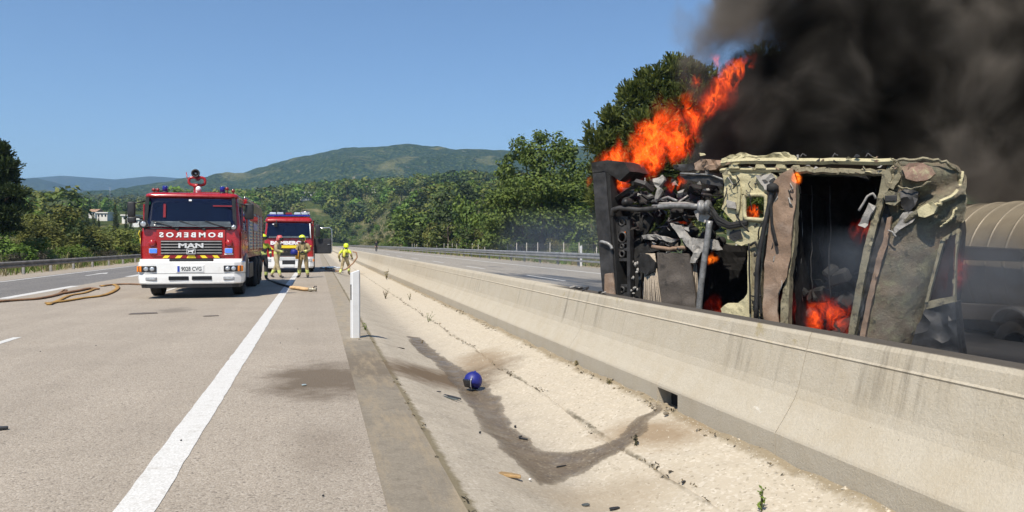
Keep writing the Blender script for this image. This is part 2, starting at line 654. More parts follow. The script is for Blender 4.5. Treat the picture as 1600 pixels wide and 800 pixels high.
strip('road', -8.05, 0.37, 0.0, road_m, lab='pale worn asphalt motorway carriageway')
strip('merging_lane', -11.95, -8.05, -0.002, dark_m, lab='dark grey asphalt lane along the left side')
strip('road_shoulder', -13.5, -11.95, -0.004, road_m, lab='pale asphalt shoulder beside the left guard rail')
strip('far_road', 3.90, 14.3, 0.18, far_road_m, lab='far carriageway with dark wet streaks', thick=0.5)
verge_m = M('verge_gravel', (0.30, 0.25, 0.17), 0.95, var=0.35, scale=2.5, bmp=0.6, bscale=30)
strip('far_verge', 14.3, 17.2, 0.10, verge_m, lab='gravel verge under the far guard rail', thick=0.8)
strip('left_verge', -16.5, -13.5, -0.06, verge_m, lab='dry verge under the left guard rail', thick=0.6)

# painted lines
def paint_mat():
    m = bpy.data.materials.new('road_paint')
    m.use_nodes = True
    nt = m.node_tree; b = bsdf_of(m)
    v = coord(nt)
    n = nz(nt, v, 7, 7, 0.75)
    g = nz(nt, v, 80, 2, 0.6)
    c = ramp(nt, g, [(0.3, (0.50, 0.48, 0.43)), (0.7, (0.74, 0.72, 0.68))])
    # cracks across the thick paint
    w = nz(nt, vmth(nt, 'MULTIPLY', v, (2.5, 16, 1)), 1.0, 5, 0.7, 0.8)
    cr = ramp(nt, w, [(0.485, 0.0), (0.5, 0.35), (0.515, 0.0)])
    c = mix(nt, cr, c, (0.32, 0.28, 0.22))
    c = mix(nt, ramp(nt, n, [(0.54, 0.0), (0.72, 0.65)]), c, (0.36, 0.32, 0.26))
    nt.links.new(c, b.inputs['Base Color'])
    b.inputs['Roughness'].default_value = 0.6
    nt.links.new(bump(nt, w, 0.3, 0.006), b.inputs['Normal'])
    return m
paint_m = paint_mat()

def line(name, x0, x1, spans, z, lab):
    mb = MB(paint_m)
    r = random.Random(hash(x0) & 255)
    for (a, b_) in spans:
        n = max(2, min(160, int((b_ - a) / (0.12 if a < 25 else 2.0))))
        vs, fs = [], []
        for i in range(n + 1):
            y = a + (b_ - a) * i / n
            w = 0.006 if a < 25 else 0.0
            vs += [(x0 + r.uniform(-w, w), y, z + 0.004), (x1 + r.uniform(-w, w), y, z + 0.004)]
        for i in range(n):
            fs.append((2 * i, 2 * i + 1, 2 * i + 3, 2 * i + 2))
        mb.raw(vs, fs)
    return tag(mb.build(name), lab, None, None, 'structure')

line('edge_line', -1.073, -0.855, [(-4, 24), (24, 500)], 0.0, 'solid white edge line of the near carriageway')
line('lane_line', -4.56, -4.44, [(8.4 + 17 * k - 17, 13.4 + 17 * k - 17) for k in range(26)], 0.0, 'dashed white lane line left of the fire engines')
line('merge_line', -8.2, -7.9, [(22.9 + 14 * k - 28, 29.3 + 14 * k - 28) for k in range(30)], 0.0, 'short white dashes beside the dark lane')
line('left_edge_line', -11.75, -11.6, [(-4, 24), (24, 500)], -0.002, 'solid white line at the left shoulder')
line('far_median_line', 4.75, 4.90, [(-4, 500)], 0.18, 'white line along the barrier on the far carriageway')
line('far_lane_line', 8.18, 8.30, [(12 + 13 * k, 17 + 13 * k) for k in range(34)], 0.18, 'dashed white lane line on the far carriageway')
line('far_edge_line', 11.62, 11.80, [(-4, 500)], 0.18, 'solid white edge line on the far carriageway')
mb = MB(paint_m)
ay = 40.5
mb.prism([(-10.25, ay - 1.8), (-10.12, ay - 1.8), (-10.12, ay + 0.6), (-9.92, ay + 0.6), (-10.18, ay + 2.0), (-10.45, ay + 0.6), (-10.25, ay + 0.6)], 'z', 0.0, 0.004)
tag(mb.build('lane_arrow'), 'white arrow painted on the dark lane', None, None, 'structure')

# concrete edge strip
def conc_mat(name, c1, c2, stains):
    m = bpy.data.materials.new(name)
    m.use_nodes = True
    nt = m.node_tree; b = bsdf_of(m)
    v = coord(nt)
    g = nz(nt, v, 60, 4, 0.7)
    n = nz(nt, v, 3.0, 6, 0.65)
    c = mix(nt, ramp(nt, g, [(0.35, 0.0), (0.65, 1.0)]), c1, c2)
    c = mix(nt, ramp(nt, n, [(0.45, 0.0), (0.70, 0.45)]), c, tuple(x * 0.62 for x in c1))
    stains_fn = stains(nt, v) if stains else []
    for f, col in stains_fn:
        c = mix(nt, f, c, col)
    nt.links.new(c, b.inputs['Base Color'])
    b.inputs['Roughness'].default_value = 0.92
    b.inputs['Specular IOR Level'].default_value = 0.25
    h = mth(nt, 'ADD', g, mth(nt, 'MULTIPLY', n, 0.4))
    nt.links.new(bump(nt, h, 0.5, 0.01), b.inputs['Normal'])
    return m

def gauss_mask(nt, v, cx, cy, sx, sy, amt, nscale=2.0, namp=1.2, hard=(0.35, 1.05), skew=0.0):
    d = vmth(nt, 'SUBTRACT', v, (cx, cy, 0))
    if skew:
        sp = nt.nodes.new('ShaderNodeSeparateXYZ'); nt.links.new(d, sp.inputs[0])
        cb = nt.nodes.new('ShaderNodeCombineXYZ')
        nt.links.new(sp.outputs[0], cb.inputs[0])
        nt.links.new(mth(nt, 'SUBTRACT', sp.outputs[1], mth(nt, 'MULTIPLY', sp.outputs[0], skew)), cb.inputs[1])
        d = cb.outputs[0]
    ln = vmth(nt, 'LENGTH', vmth(nt, 'MULTIPLY', d, (1 / sx, 1 / sy, 0)))
    ln = mth(nt, 'ADD', ln, mth(nt, 'MULTIPLY', mth(nt, 'SUBTRACT', nz(nt, v, nscale, 6, 0.7), 0.5), namp))
    return ramp(nt, ln, [(hard[0], amt), (hard[1], 0.0)])

def strip_stains(nt, v):
    sep = nt.nodes.new('ShaderNodeSeparateXYZ'); nt.links.new(v, sep.inputs[0])
    wob = mth(nt, 'ADD', sep.outputs[1], mth(nt, 'MULTIPLY', nz(nt, v, 5, 3), 0.1))
    near = ramp(nt, mth(nt, 'SUBTRACT', wob, 11.7, clamp=True), [(0.0, 0.45), (0.3, 0.0)])
    return [(ramp(nt, nz(nt, v, 9, 8, 0.8), [(0.5, 0.0), (0.66, 0.6)]), (0.15, 0.125, 0.09)), (near, (0.14, 0.12, 0.09)), (gauss_mask(nt, v, 0.6, 9.4, 0.8, 1.6, 0.5), BROWN),
            (ramp(nt, nz(nt, vmth(nt, 'MULTIPLY', v, (3, 0.5, 1)), 1.5, 6, 0.75), [(0.48, 0.0), (0.66, 0.65)]), (0.34, 0.27, 0.175))]
strip_m = conc_mat('edge_concrete', (0.255, 0.218, 0.168), (0.375, 0.325, 0.25), strip_stains)
strip('kerb_strip', 0.37, 0.80, -0.003, strip_m, lab='weathered concrete strip between shoulder and ditch', z1=-0.02)

# ------------------------------------------------------------------ ditch
DX0, DX1 = 0.80, 3.16
def ditch_z(x, y):
    x = np.asarray(x, float); y = np.asarray(y, float)
    xs = [0.80, 1.0, 1.35, 1.66, 1.80, 1.92, 2.06, 2.42, 2.80, 3.16]
    zs = [-0.022, -0.075, -0.205, -0.312, -0.338, -0.338, -0.315, -0.222, -0.135, -0.075]
    z = np.interp(x, xs, zs)
    right = smooth((x - 1.95) / 0.25)
    z = z + fbm2(x * 9, y * 9, 5, 3) * (0.004 + 0.010 * right) + fbm2(x * 2.2, y * 1.6, 9, 2) * 0.012 * right
    # broken lip of soil against the barrier foot
    z = z + smooth((x - 2.98) / 0.18) * (0.025 + 0.03 * fbm2(x * 3, y * 3.7, 12, 3))
    z = z - 0.018 * np.exp(-((x - 2.43 - 0.03 * np.sin(y * 1.7)) / 0.014) ** 2)
    return z

def ditch_stains(nt, v):
    sep = nt.nodes.new('ShaderNodeSeparateXYZ'); nt.links.new(v, sep.inputs[0])
    X, Y = sep.outputs[0], sep.outputs[1]
    wob = mth(nt, 'MULTIPLY', mth(nt, 'SUBTRACT', nz(nt, v, 2.6, 5, 0.7), 0.5), 0.7)
    gravel = ramp(nt, mth(nt, 'MULTIPLY', mth(nt, 'SUBTRACT', mth(nt, 'ADD', X, wob), 1.72), 1.6, clamp=True), [(0.0, 0.0), (1.0, 0.9)])
    spk = vor(nt, v, 48, 'F1', 'Color')
    out = [(ramp(nt, spk, [(0.66, 0.0), (0.9, 0.4)]), (0.58, 0.52, 0.43)), (ramp(nt, spk, [(0.05, 0.45), (0.22, 0.0)]), (0.17, 0.14, 0.10)),
           (gravel, (0.47, 0.405, 0.305)),
           (mth(nt, 'MULTIPLY', gravel, ramp(nt, spk, [(0.60, 0.0), (0.9, 0.6)])), (0.62, 0.56, 0.46)),
           (mth(nt, 'MULTIPLY', gravel, ramp(nt, spk, [(0.06, 0.55), (0.2, 0.0)])), (0.19, 0.155, 0.11))]
    # dirt washed into the seams
    edge = mth(nt, 'ABSOLUTE', mth(nt, 'SUBTRACT', mth(nt, 'ADD', X, mth(nt, 'MULTIPLY', mth(nt, 'SUBTRACT', nz(nt, v, 6, 4, 0.7), 0.5), 0.12)), 2.43))
    out.append((mth(nt, 'MULTIPLY', ramp(nt, edge, [(0.006, 0.8), (0.03, 0.0)]), ramp(nt, nz(nt, v, 2.4, 4), [(0.42, 0.1), (0.6, 1.0)])), (0.075, 0.062, 0.035)))
    foot = mth(nt, 'ADD', X, mth(nt, 'MULTIPLY', mth(nt, 'SUBTRACT', nz(nt, v, 5, 5, 0.7), 0.5), 0.22))
    out.append((ramp(nt, foot, [(3.02 / 4, 0.0), (3.11 / 4, 0.0)]) if False else ramp(nt, mth(nt, 'SUBTRACT', foot, 3.0), [(0.03, 0.0), (0.10, 0.75)]), (0.21, 0.16, 0.09)))
    left = mth(nt, 'SUBTRACT', 0.90, mth(nt, 'ADD', X, mth(nt, 'MULTIPLY', mth(nt, 'SUBTRACT', nz(nt, v, 9, 4, 0.7), 0.5), 0.16)), clamp=True)
    out.append((ramp(nt, left, [(0.02, 0.0), (0.06, 0.8)]), (0.16, 0.13, 0.07)))
    out.append((gauss_mask(nt, v, 1.5, 9.7, 1.35, 1.05, 1.0, 2.4, 1.3, (0.35, 1.1), 0.55), (0.14, 0.10, 0.062)))
    out.append((gauss_mask(nt, v, 2.35, 11.0, 0.5, 1.0, 0.7, 3, 1.3), (0.24, 0.17, 0.10)))
    out.append((gauss_mask(nt, v, 2.75, 6.0, 0.5, 0.55, 0.8, 3, 1.2, (0.3, 1.0), -0.35), (0.25, 0.175, 0.10)))
    out.append((gauss_mask(nt, v, 1.9, 5.0, 0.8, 0.45, 0.5, 3, 1.2), (0.30, 0.235, 0.155)))
    return out
ditch_m = conc_mat('ditch_concrete', (0.345, 0.30, 0.235), (0.46, 0.405, 0.32), ditch_stains)

xs = np.concatenate([np.linspace(DX0, 2.36, 42), np.linspace(2.38, 2.48, 11), np.linspace(2.52, DX1, 22)])
ys = np.concatenate([np.arange(-3, 16, 0.05), np.arange(16, 40, 0.2), np.geomspace(41, 520, 50)])
XX, YY = np.meshgrid(xs, ys)
ZZ = ditch_z(XX, YY)
v = np.stack([XX, YY, ZZ], -1).reshape(-1, 3)
nx = len(xs)
i, j = np.meshgrid(np.arange(len(ys) - 1), np.arange(nx - 1), indexing='ij')
a = (i * nx + j).ravel()
me = np_mesh('drainage_ditch', v, np.stack([a, a + 1, a + nx + 1, a + nx], -1), ditch_m, smooth=True)
tag(link('drainage_ditch', me), 'shallow concrete drainage ditch along the barrier', None, None, 'structure')

# wet flow along the ditch floor: outline in plan, laid on the ditch surface
def blob_sheet(name, outline, mat, lab, lift=0.005, step=0.022, soften=0.038):
    ol = np.array(outline)
    x0, y0 = ol.min(0) - 0.05; x1, y1 = ol.max(0) + 0.05
    gx = np.arange(x0, x1, step); gy = np.arange(y0, y1, step)
    GX, GY = np.meshgrid(gx, gy)
    wx = GX + fbm2(GX * 6, GY * 5, 41, 3) * soften * 2; wy = GY + fbm2(GX * 5, GY * 6, 42, 3) * soften * 3
    ins = np.zeros(GX.shape, bool)
    n = len(ol)
    for k in range(n):
        ax, ay_ = ol[k]; bx, by = ol[(k + 1) % n]
        cond = ((ay_ > wy) != (by > wy)) & (wx < (bx - ax) * (wy - ay_) / (by - ay_ + 1e-12) + ax)
        ins ^= cond
    Z = ditch_z(GX, GY) + lift
    nx = len(gx)
    ii, jj = np.nonzero(ins[:-1, :-1] & ins[1:, :-1] & ins[:-1, 1:] & ins[1:, 1:])
    a = ii * nx + jj
    f = np.stack([a, a + 1, a + nx + 1, a + nx], -1)
    used = np.unique(f)
    remap = -np.ones(GX.size, int); remap[used] = np.arange(len(used))
    vv = np.stack([GX, GY, Z], -1).reshape(-1, 3)[used]
    dist = np.full(GX.size, 9.0)
    gxf, gyf = wx.ravel(), wy.ravel()
    for k in range(n):
        ax, ay_ = ol[k]; bx, by = ol[(k + 1) % n]
        L2 = (bx - ax) ** 2 + (by - ay_) ** 2 + 1e-12
        t = np.clip(((gxf - ax) * (bx - ax) + (gyf - ay_) * (by - ay_)) / L2, 0, 1)
        dist = np.minimum(dist, np.hypot(gxf - ax - t * (bx - ax), gyf - ay_ - t * (by - ay_)))
    me = np_mesh(name, vv, remap[f], mat, smooth=True)
    at = me.attributes.new('depth_in', 'FLOAT', 'POINT')
    at.data.foreach_set('value', dist[used].astype(np.float32))
    return tag(link(name, me), lab, None, None, 'structure')

def wet_mat():
    m = bpy.data.materials.new('wet_mud')
    m.use_nodes = True
    nt = m.node_tree; b = bsdf_of(m)
    v = coord(nt)
    n = nz(nt, v, 3, 5, 0.6)
    sp = vor(nt, v, 55, 'F1', 'Color')
    c = ramp(nt, n, [(0.35, (0.125, 0.094, 0.062)), (0.65, (0.19, 0.148, 0.10))])
    c = mix(nt, ramp(nt, sp, [(0.70, 0.0), (0.9, 0.7)]), c, (0.32, 0.27, 0.19))
    c = mix(nt, ramp(nt, sp, [(0.06, 0.7), (0.2, 0.0)]), c, (0.05, 0.038, 0.025))
    nt.links.new(c, b.inputs['Base Color'])
    nt.links.new(ramp(nt, nz(nt, v, 5, 3), [(0.35, 0.32), (0.7, 0.75)]), b.inputs['Roughness'])
    b.inputs['Specular IOR Level'].default_value = 0.35
    nt.links.new(bump(nt, nz(nt, v, 30, 4, 0.6), 0.25, 0.006), b.inputs['Normal'])
    at = nt.nodes.new('ShaderNodeAttribute'); at.attribute_name = 'depth_in'
    e = mth(nt, 'ADD', at.outputs['Fac'], mth(nt, 'MULTIPLY', mth(nt, 'SUBTRACT', nz(nt, v, 9, 6, 0.75), 0.5), 0.12))
    k = ramp(nt, e, [(0.0, 0.0), (0.03, 0.40), (0.13, 0.86)])
    nt.links.new(k, b.inputs['Alpha'])
    return m
wet_m = wet_mat()

def dpt(px, py):
    """where the line of sight through a spot of the ditch meets its surface"""
    r = ray(px, py)
    lo = 1.0; best = None
    for k in range(1600):
        t = 3 + k * 0.01
        p = CAM + r * t
        if DX0 <= p.x <= DX1 and p.z <= float(ditch_z(p.x, p.y)):
            return (p.x, p.y)
    p = gpt(px, py, -0.2)
    return (p.x, p.y)

flow = [(636, 525), (655, 527), (672, 540), (700, 562), (725, 578), (765, 600), (782, 622), (795, 650), (800, 670), (830, 685), (850, 706), (890, 704),
        (940, 692), (966, 676), (1000, 650), (1020, 634), (1040, 640), (1034, 652), (1005, 680), (985, 698), (950, 722), (910, 742), (875, 760), (840, 760),
        (822, 742), (800, 720), (778, 704), (776, 690), (752, 674), (748, 660), (735, 638), (705, 600), (690, 580), (668, 560), (655, 552), (640, 538)]
blob_sheet('puddle', [dpt(*p) for p in flow], wet_m, 'dark wet trickle along the ditch floor from the drain')

# ------------------------------------------------------------------ concrete barrier
def barrier_mat():
    m = bpy.data.materials.new('barrier_concrete')
    m.use_nodes = True
    nt = m.node_tree; b = bsdf_of(m)
    v = coord(nt)
    sep = nt.nodes.new('ShaderNodeSeparateXYZ'); nt.links.new(v, sep.inputs[0])
    Z = sep.outputs[2]
    g = nz(nt, v, 55, 5, 0.75)
    n = nz(nt, v, 3.2, 8, 0.72)
    c = mix(nt, ramp(nt, g, [(0.3, 0.0), (0.7, 1.0)]), (0.425, 0.375, 0.29), (0.52, 0.462, 0.362))
    c = mix(nt, ramp(nt, n, [(0.42, 0.0), (0.7, 0.5)]), c, (0.40, 0.33, 0.225))
    # runs of dirt washed down from the top
    st = nz(nt, vmth(nt, 'MULTIPLY', v, (1.0, 10.0, 0.6)), 1.0, 5, 0.65)
    msk = ramp(nt, nz(nt, vmth(nt, 'MULTIPLY', v, (1.0, 0.8, 0.9)), 1.0, 3, 0.5), [(0.42, 0.0), (0.62, 1.0)])
    hi = ramp(nt, Z, [(0.33, 0.05), (0.50, 1.0)])
    f = mth(nt, 'MULTIPLY', mth(nt, 'MULTIPLY', ramp(nt, st, [(0.52, 0.0), (0.70, 0.62)]), msk), hi)
    c = mix(nt, f, c, (0.15, 0.125, 0.09))
    # ochre lichen near the top
    li = nz(nt, v, 3.6, 7, 0.75)
    f = mth(nt, 'MULTIPLY', ramp(nt, li, [(0.58, 0.0), (0.68, 0.6)]), ramp(nt, Z, [(0.62, 0.0), (0.72, 1.0)]))
    c = mix(nt, f, c, (0.31, 0.235, 0.085))
    # greyer foot
    c = mix(nt, ramp(nt, mth(nt, 'ADD', Z, mth(nt, 'MULTIPLY', n, 0.06)), [(0.13, 0.28), (0.17, 0.0)]), c, (0.35, 0.31, 0.25))
    # pits
    pit = vor(nt, v, 26)
    pm = ramp(nt, pit, [(0.06, 1.0), (0.11, 0.0)])
    pm = mth(nt, 'MULTIPLY', pm, ramp(nt, nz(nt, v, 8, 2), [(0.62, 0.0), (0.66, 1.0)]))
    c = mix(nt, mth(nt, 'MULTIPLY', pm, 0.7), c, (0.10, 0.08, 0.055))
    # white scuffs
    sc = nz(nt, vmth(nt, 'MULTIPLY', v, (2, 5, 11)), 1.0, 5, 0.8, 1.2)
    f = mth(nt, 'MULTIPLY', ramp(nt, sc, [(0.69, 0.0), (0.72, 0.8)]), gauss_mask(nt, v, 3.3, 5.45, 1.5, 0.5, 1.0))
    c = mix(nt, f, c, (0.72, 0.68, 0.6))
    # soot on the crest next to the fire
    top = ramp(nt, Z, [(0.812, 0.0), (0.818, 0.93)])
    sep_y = sep.outputs[1]
    ny = ramp(nt, mth(nt, 'SUBTRACT', 11.5, sep_y), [(0.0, 0.0), (1.0, 1.0)])
    c = mix(nt, mth(nt, 'MULTIPLY', top, ny), c, (0.05, 0.042, 0.035))
    nt.links.new(c, b.inputs['Base Color'])
    b.inputs['Roughness'].default_value = 0.9
    b.inputs['Specular IOR Level'].default_value = 0.25
    h = mth(nt, 'SUBTRACT', mth(nt, 'ADD', mth(nt, 'MULTIPLY', g, 0.5), n), mth(nt, 'MULTIPLY', pm, 1.0))
    nt.links.new(bump(nt, h, 0.75, 0.014), b.inputs['Normal'])
    return m
barrier_m = barrier_mat()
dark_hole_m = M('drain_dark', (0.02, 0.018, 0.015), 0.95, var=0.3)

BASE = [(3.15, -0.32), (3.15, 0.12)]
UPPER = [(3.155, 0.12), (3.20, 0.185), (3.26, 0.275), (3.305, 0.35), (3.332, 0.42), (3.352, 0.50), (3.372, 0.58), (3.396, 0.677), (3.391, 0.688), (3.403, 0.70), (3.424, 0.785), (3.445, 0.82),
         (3.60, 0.82), (3.622, 0.80), (3.68, 0.45), (3.70, 0.40), (3.82, 0.24), (3.86, 0.12), (3.86, -0.32), (3.30, -0.32), (3.30, 0.10)]
barrier = empty('concrete_barrier', (0, 0, 0), 0, 'long weathered concrete median barrier with a drain hole in its foot', 'barrier')
HOLE = (6.32, 6.75)

def loft_y(mb, prof, y0, y1, n=1):
    rings = []
    for i in range(n + 1):
        y = y0 + (y1 - y0) * i / n
        rings.append([(p[0], y, p[1]) for p in prof])
    mb.loft(rings, True, True)

ylist = list(np.arange(-4.4, 40, 4.6)) + list(np.arange(41.6, 150, 9.2)) + list(np.arange(152, 520, 46))
for k in range(len(ylist) - 1):
    y0, y1 = ylist[k] + 0.004, ylist[k + 1] - 0.004
    mb = MB(barrier_m)
    nseg = max(1, int((y1 - y0) / 0.6)) if y0 < 30 else 1
    loft_y(mb, UPPER, y0, y1, nseg)
    foot = [(3.148, -0.32), (3.148, 0.105), (3.156, 0.122), (3.302, 0.122), (3.302, -0.32)]
    spans = [(y0, y1)]
    if y0 < HOLE[0] and y1 > HOLE[1]:
        spans = [(y0, HOLE[0]), (HOLE[1], y1)]
        loft_y(mb, [(3.149, 0.085), (3.149, 0.105), (3.157, 0.121), (3.30, 0.121), (3.30, 0.085)], HOLE[0], HOLE[1])
        loft_y(mb, [(3.149, -0.32), (3.149, -0.09), (3.30, -0.09), (3.30, -0.32)], HOLE[0], HOLE[1])
    for (a, b_) in spans:
        loft_y(mb, foot, a, b_, max(1, int((b_ - a) / 0.6)) if y0 < 30 else 1)
    mb.build('barrier_section', barrier)
mb = MB(dark_hole_m)
mb.box((3.297, 6.535, -0.003), (0.006, 0.42, 0.17))
mb.build('drain_back', barrier)
# crumbled stone and dirt in the drain mouth
mb = MB(M('rubble', (0.30, 0.25, 0.18), 0.95, var=0.4, scale=14, bmp=0.6))
rr = random.Random(5)
for k in range(14):
    s = rr.uniform(0.012, 0.034)
    x = 3.16 - rr.uniform(-0.06, 0.14); y = 6.53 + rr.uniform(-0.22, 0.2)
    mb.ball((x, y, -0.075 + s * 0.3 - max(0, 3.1 - x) * 0.1), (s, s * rr.uniform(0.6, 1), s * 0.55), 7, 5)
o = mb.build('rubble_heap')
tag(o, 'crumbled concrete rubble in the mouth of the drain hole', None, None, 'stuff')
# ------------------------------------------------------------------ foliage
def leaf_mat(name, dark, mid, light, trans=0.25, nscale=3.0, warm=None):
    m = bpy.data.materials.new(name)
    m.use_nodes = True
    nt = m.node_tree; b = bsdf_of(m)
    v = coord(nt)
    oi = nt.nodes.new('ShaderNodeObjectInfo')
    off = vmth(nt, 'ADD', v, vmth(nt, 'SCALE', (3.1, 7.7, 1.3), scale=oi.outputs['Random']))
    n = nz(nt, off, nscale, 3, 0.6)
    n2 = nz(nt, off, nscale * 9, 2, 0.7)
    c = ramp(nt, mth(nt, 'ADD', mth(nt, 'MULTIPLY', n, 0.6), mth(nt, 'MULTIPLY', n2, 0.4)), [(0.34, dark), (0.5, mid), (0.66, light)])
    if warm:
        c = mix(nt, ramp(nt, nz(nt, off, nscale * 0.8, 2), [(0.55, 0.0), (0.7, 0.8)]), c, warm)
    val = mth(nt, 'ADD', mth(nt, 'MULTIPLY', oi.outputs['Random'], 0.5), 0.75)
    h = nt.nodes.new('ShaderNodeHueSaturation')
    nt.links.new(c, h.inputs['Color']); nt.links.new(val, h.inputs['Value'])
    nt.links.new(mth(nt, 'ADD', mth(nt, 'MULTIPLY', oi.outputs['Random'], 0.03), 0.485), h.inputs['Hue'])
    nt.links.new(h.outputs[0], b.inputs['Base Color'])
    b.inputs['Roughness'].default_value = 0.6
    b.inputs['Specular IOR Level'].default_value = 0.25
    if trans:
        tr = nt.nodes.new('ShaderNodeBsdfTranslucent')
        nt.links.new(h.outputs[0], tr.inputs[0])
        mx = nt.nodes.new('ShaderNodeMixShader'); mx.inputs[0].default_value = trans
        out = [x for x in nt.nodes if x.type == 'OUTPUT_MATERIAL'][0]
        nt.links.new(b.outputs[0], mx.inputs[1]); nt.links.new(tr.outputs[0], mx.inputs[2])
        nt.links.new(mx.outputs[0], out.inputs[0])
    return m

LEAF = {
    'olive': leaf_mat('leaf_olive', (0.060, 0.067, 0.014), (0.146, 0.160, 0.034), (0.274, 0.273, 0.066)),
    'bright': leaf_mat('leaf_bright', (0.045, 0.078, 0.012), (0.114, 0.190, 0.026), (0.221, 0.313, 0.053)),
    'yellow': leaf_mat('leaf_yellow_green', (0.045, 0.050, 0.012), (0.115, 0.125, 0.026), (0.205, 0.200, 0.050)),
    'pine': leaf_mat('needle_green', (0.034, 0.053, 0.011), (0.090, 0.124, 0.023), (0.206, 0.233, 0.046), 0.25),
    'dark': leaf_mat('leaf_dark', (0.016, 0.025, 0.008), (0.037, 0.056, 0.014), (0.082, 0.103, 0.027), 0.2),
    'grey': leaf_mat('leaf_grey', (0.040, 0.036, 0.024), (0.085, 0.076, 0.050), (0.135, 0.120, 0.080)),
    'dry': leaf_mat('dry_grass', (0.14, 0.115, 0.055), (0.25, 0.205, 0.11), (0.36, 0.30, 0.17), 0.2),
    'broom': leaf_mat('broom_yellow', (0.05, 0.055, 0.012), (0.10, 0.11, 0.02), (0.30, 0.24, 0.03), 0.2),
}
bark_m = M('bark', (0.105, 0.075, 0.052), 0.95, var=0.4, scale=9, bmp=0.8, bscale=22)

def leaf_quads(pts, size, rng, up=0.35, aspect=1.0, dirs=None):
    """a small bent-free quad at every point, random tilt"""
    n = len(pts)
    nrm = rng.normal(size=(n, 3)); nrm[:, 2] = np.abs(nrm[:, 2]) + up
    if dirs is not None:
        nrm = nrm * 0.7 + dirs * 1.1
    nrm /= np.linalg.norm(nrm, axis=1, keepdims=True)
    t = np.cross(nrm, rng.normal(size=(n, 3))); t /= np.linalg.norm(t, axis=1, keepdims=True) + 1e-9
    s = np.cross(nrm, t)
    sz = (size * rng.uniform(0.55, 1.35, n))[:, None]
    a = pts + t * sz * 0.5 * aspect
    c = pts - t * sz * 0.5 * aspect
    b = pts + s * sz * 0.30 + t * sz * 0.06
    d = pts - s * sz * 0.30 + t * sz * 0.06
    v = np.stack([a, b, c, d], 1).reshape(-1, 3)
    f = np.arange(4 * n).reshape(-1, 4)
    return v, f

def blob_points(blobs, n, rng, shell=0.55):
    vol = np.array([b[1][0] * b[1][1] * b[1][2] for b in blobs]) ** 0.75
    cnt = rng.multinomial(n, vol / vol.sum())
    P, D = [], []
    for (c, r), k in zip(blobs, cnt):
        d = rng.normal(size=(k, 3)); d /= np.linalg.norm(d, axis=1, keepdims=True)
        rad = shell + (1.08 - shell) * rng.random(k) ** 0.7
        P.append(np.array(c) + d * rad[:, None] * np.array(r)); D.append(d)
    return np.concatenate(P), np.concatenate(D)

def crown_blobs(rng, kind):
    """unit plant: height 1, width about 1"""
    B = []
    if kind == 'round':
        for k in range(17):
            th = rng.uniform(0, 6.28); h = rng.uniform(0.22, 0.86); rr = 0.37 * math.sqrt(max(0.05, 1 - ((h - 0.52) / 0.5) ** 2)) * rng.uniform(0.4, 1)
            s = rng.uniform(0.10, 0.20)
            B.append(((math.cos(th) * rr, math.sin(th) * rr, h), (s, s, s * 0.85)))
    elif kind == 'bush':
        for k in range(13):
            th = rng.uniform(0, 6.28); h = rng.uniform(0.08, 0.74); rr = rng.uniform(0.05, 0.40) * (1.1 - h * 0.8)
            s = rng.uniform(0.14, 0.24)
            B.append(((math.cos(th) * rr, math.sin(th) * rr, h), (s, s, s * 1.1)))
    elif kind == 'cypress':
        for k in range(16):
            h = 0.06 + 0.9 * k / 15; s = 0.36 * (1 - h) ** 0.6 * (0.75 + 0.25 * math.sin(k * 2.3)) + 0.03
            B.append(((rng.uniform(-.06, .06), rng.uniform(-.06, .06), h), (s, s, 0.09)))
    elif kind == 'pine':
        for k in range(24):
            h = rng.uniform(0.16, 0.93); w = 0.44 * (1 - h) ** 0.55 * (0.6 + 0.4 * math.sin(h * 5)) + 0.05
            th = rng.uniform(0, 6.28); rr = w * rng.uniform(0.25, 1)
            s = rng.uniform(0.08, 0.15)
            B.append(((math.cos(th) * rr, math.sin(th) * rr, h), (s, s, s * 0.8)))
    elif kind == 'umbrella':
        for k in range(20):
            th = rng.uniform(0, 6.28); rr = 0.42 * math.sqrt(rng.random()); h = 0.80 - 0.55 * (rr / 0.42) ** 2 * 0.35 + rng.uniform(-.14, .1)
            s = rng.uniform(0.09, 0.16)
            B.append(((math.cos(th) * rr, math.sin(th) * rr, h), (s, s, s * 0.6)))
    return B

def crown_mesh(name, kind, n, leaf, mats, seed, aspect=1.0, blobs=None, shell=0.5):
    r = np.random.default_rng(seed)
    B = blobs or crown_blobs(r, kind)
    p, d = blob_points(B, n, r, shell)
    p[:, 2] = np.maximum(p[:, 2], 0.01)
    v, f = leaf_quads(p, leaf, r, 0.3, aspect, d)
    return np_mesh(name, v, f, mats)

def trunk_mesh(name, h, r0, seed, limbs=6, spread=0.3, start=0.3):
    rr = random.Random(seed)
    mb = MB(bark_m)
    pts = [(0, 0, -0.05)]
    x = y = 0
    for k in range(1, 7):
        x += rr.uniform(-.02, .02); y += rr.uniform(-.02, .02)
        pts.append((x, y, h * k / 6))
    mb.tube(pts, [r0 * (1.25 - 0.95 * k / 6) for k in range(7)], 7)
    for k in range(limbs):
        t = start + (0.95 - start) * k / max(1, limbs - 1)
        i = min(5, int(t * 6)); b = Vector(pts[i]).lerp(Vector(pts[i + 1]), t * 6 - i)
        th = rr.uniform(0, 6.28); L = spread * rr.uniform(0.6, 1.1) * (1.15 - t * 0.6)
        e = b + Vector((math.cos(th) * L, math.sin(th) * L, L * rr.uniform(0.25, 0.8)))
        m = b.lerp(e, 0.5) + Vector((0, 0, L * 0.06))
        mb.tube([b, m, e], [r0 * 0.5 * (1.1 - t * 0.5), r0 * 0.3, r0 * 0.1], 5)
    me = mb.build(name)
    d = me.data
    bpy.data.objects.remove(me)
    return d

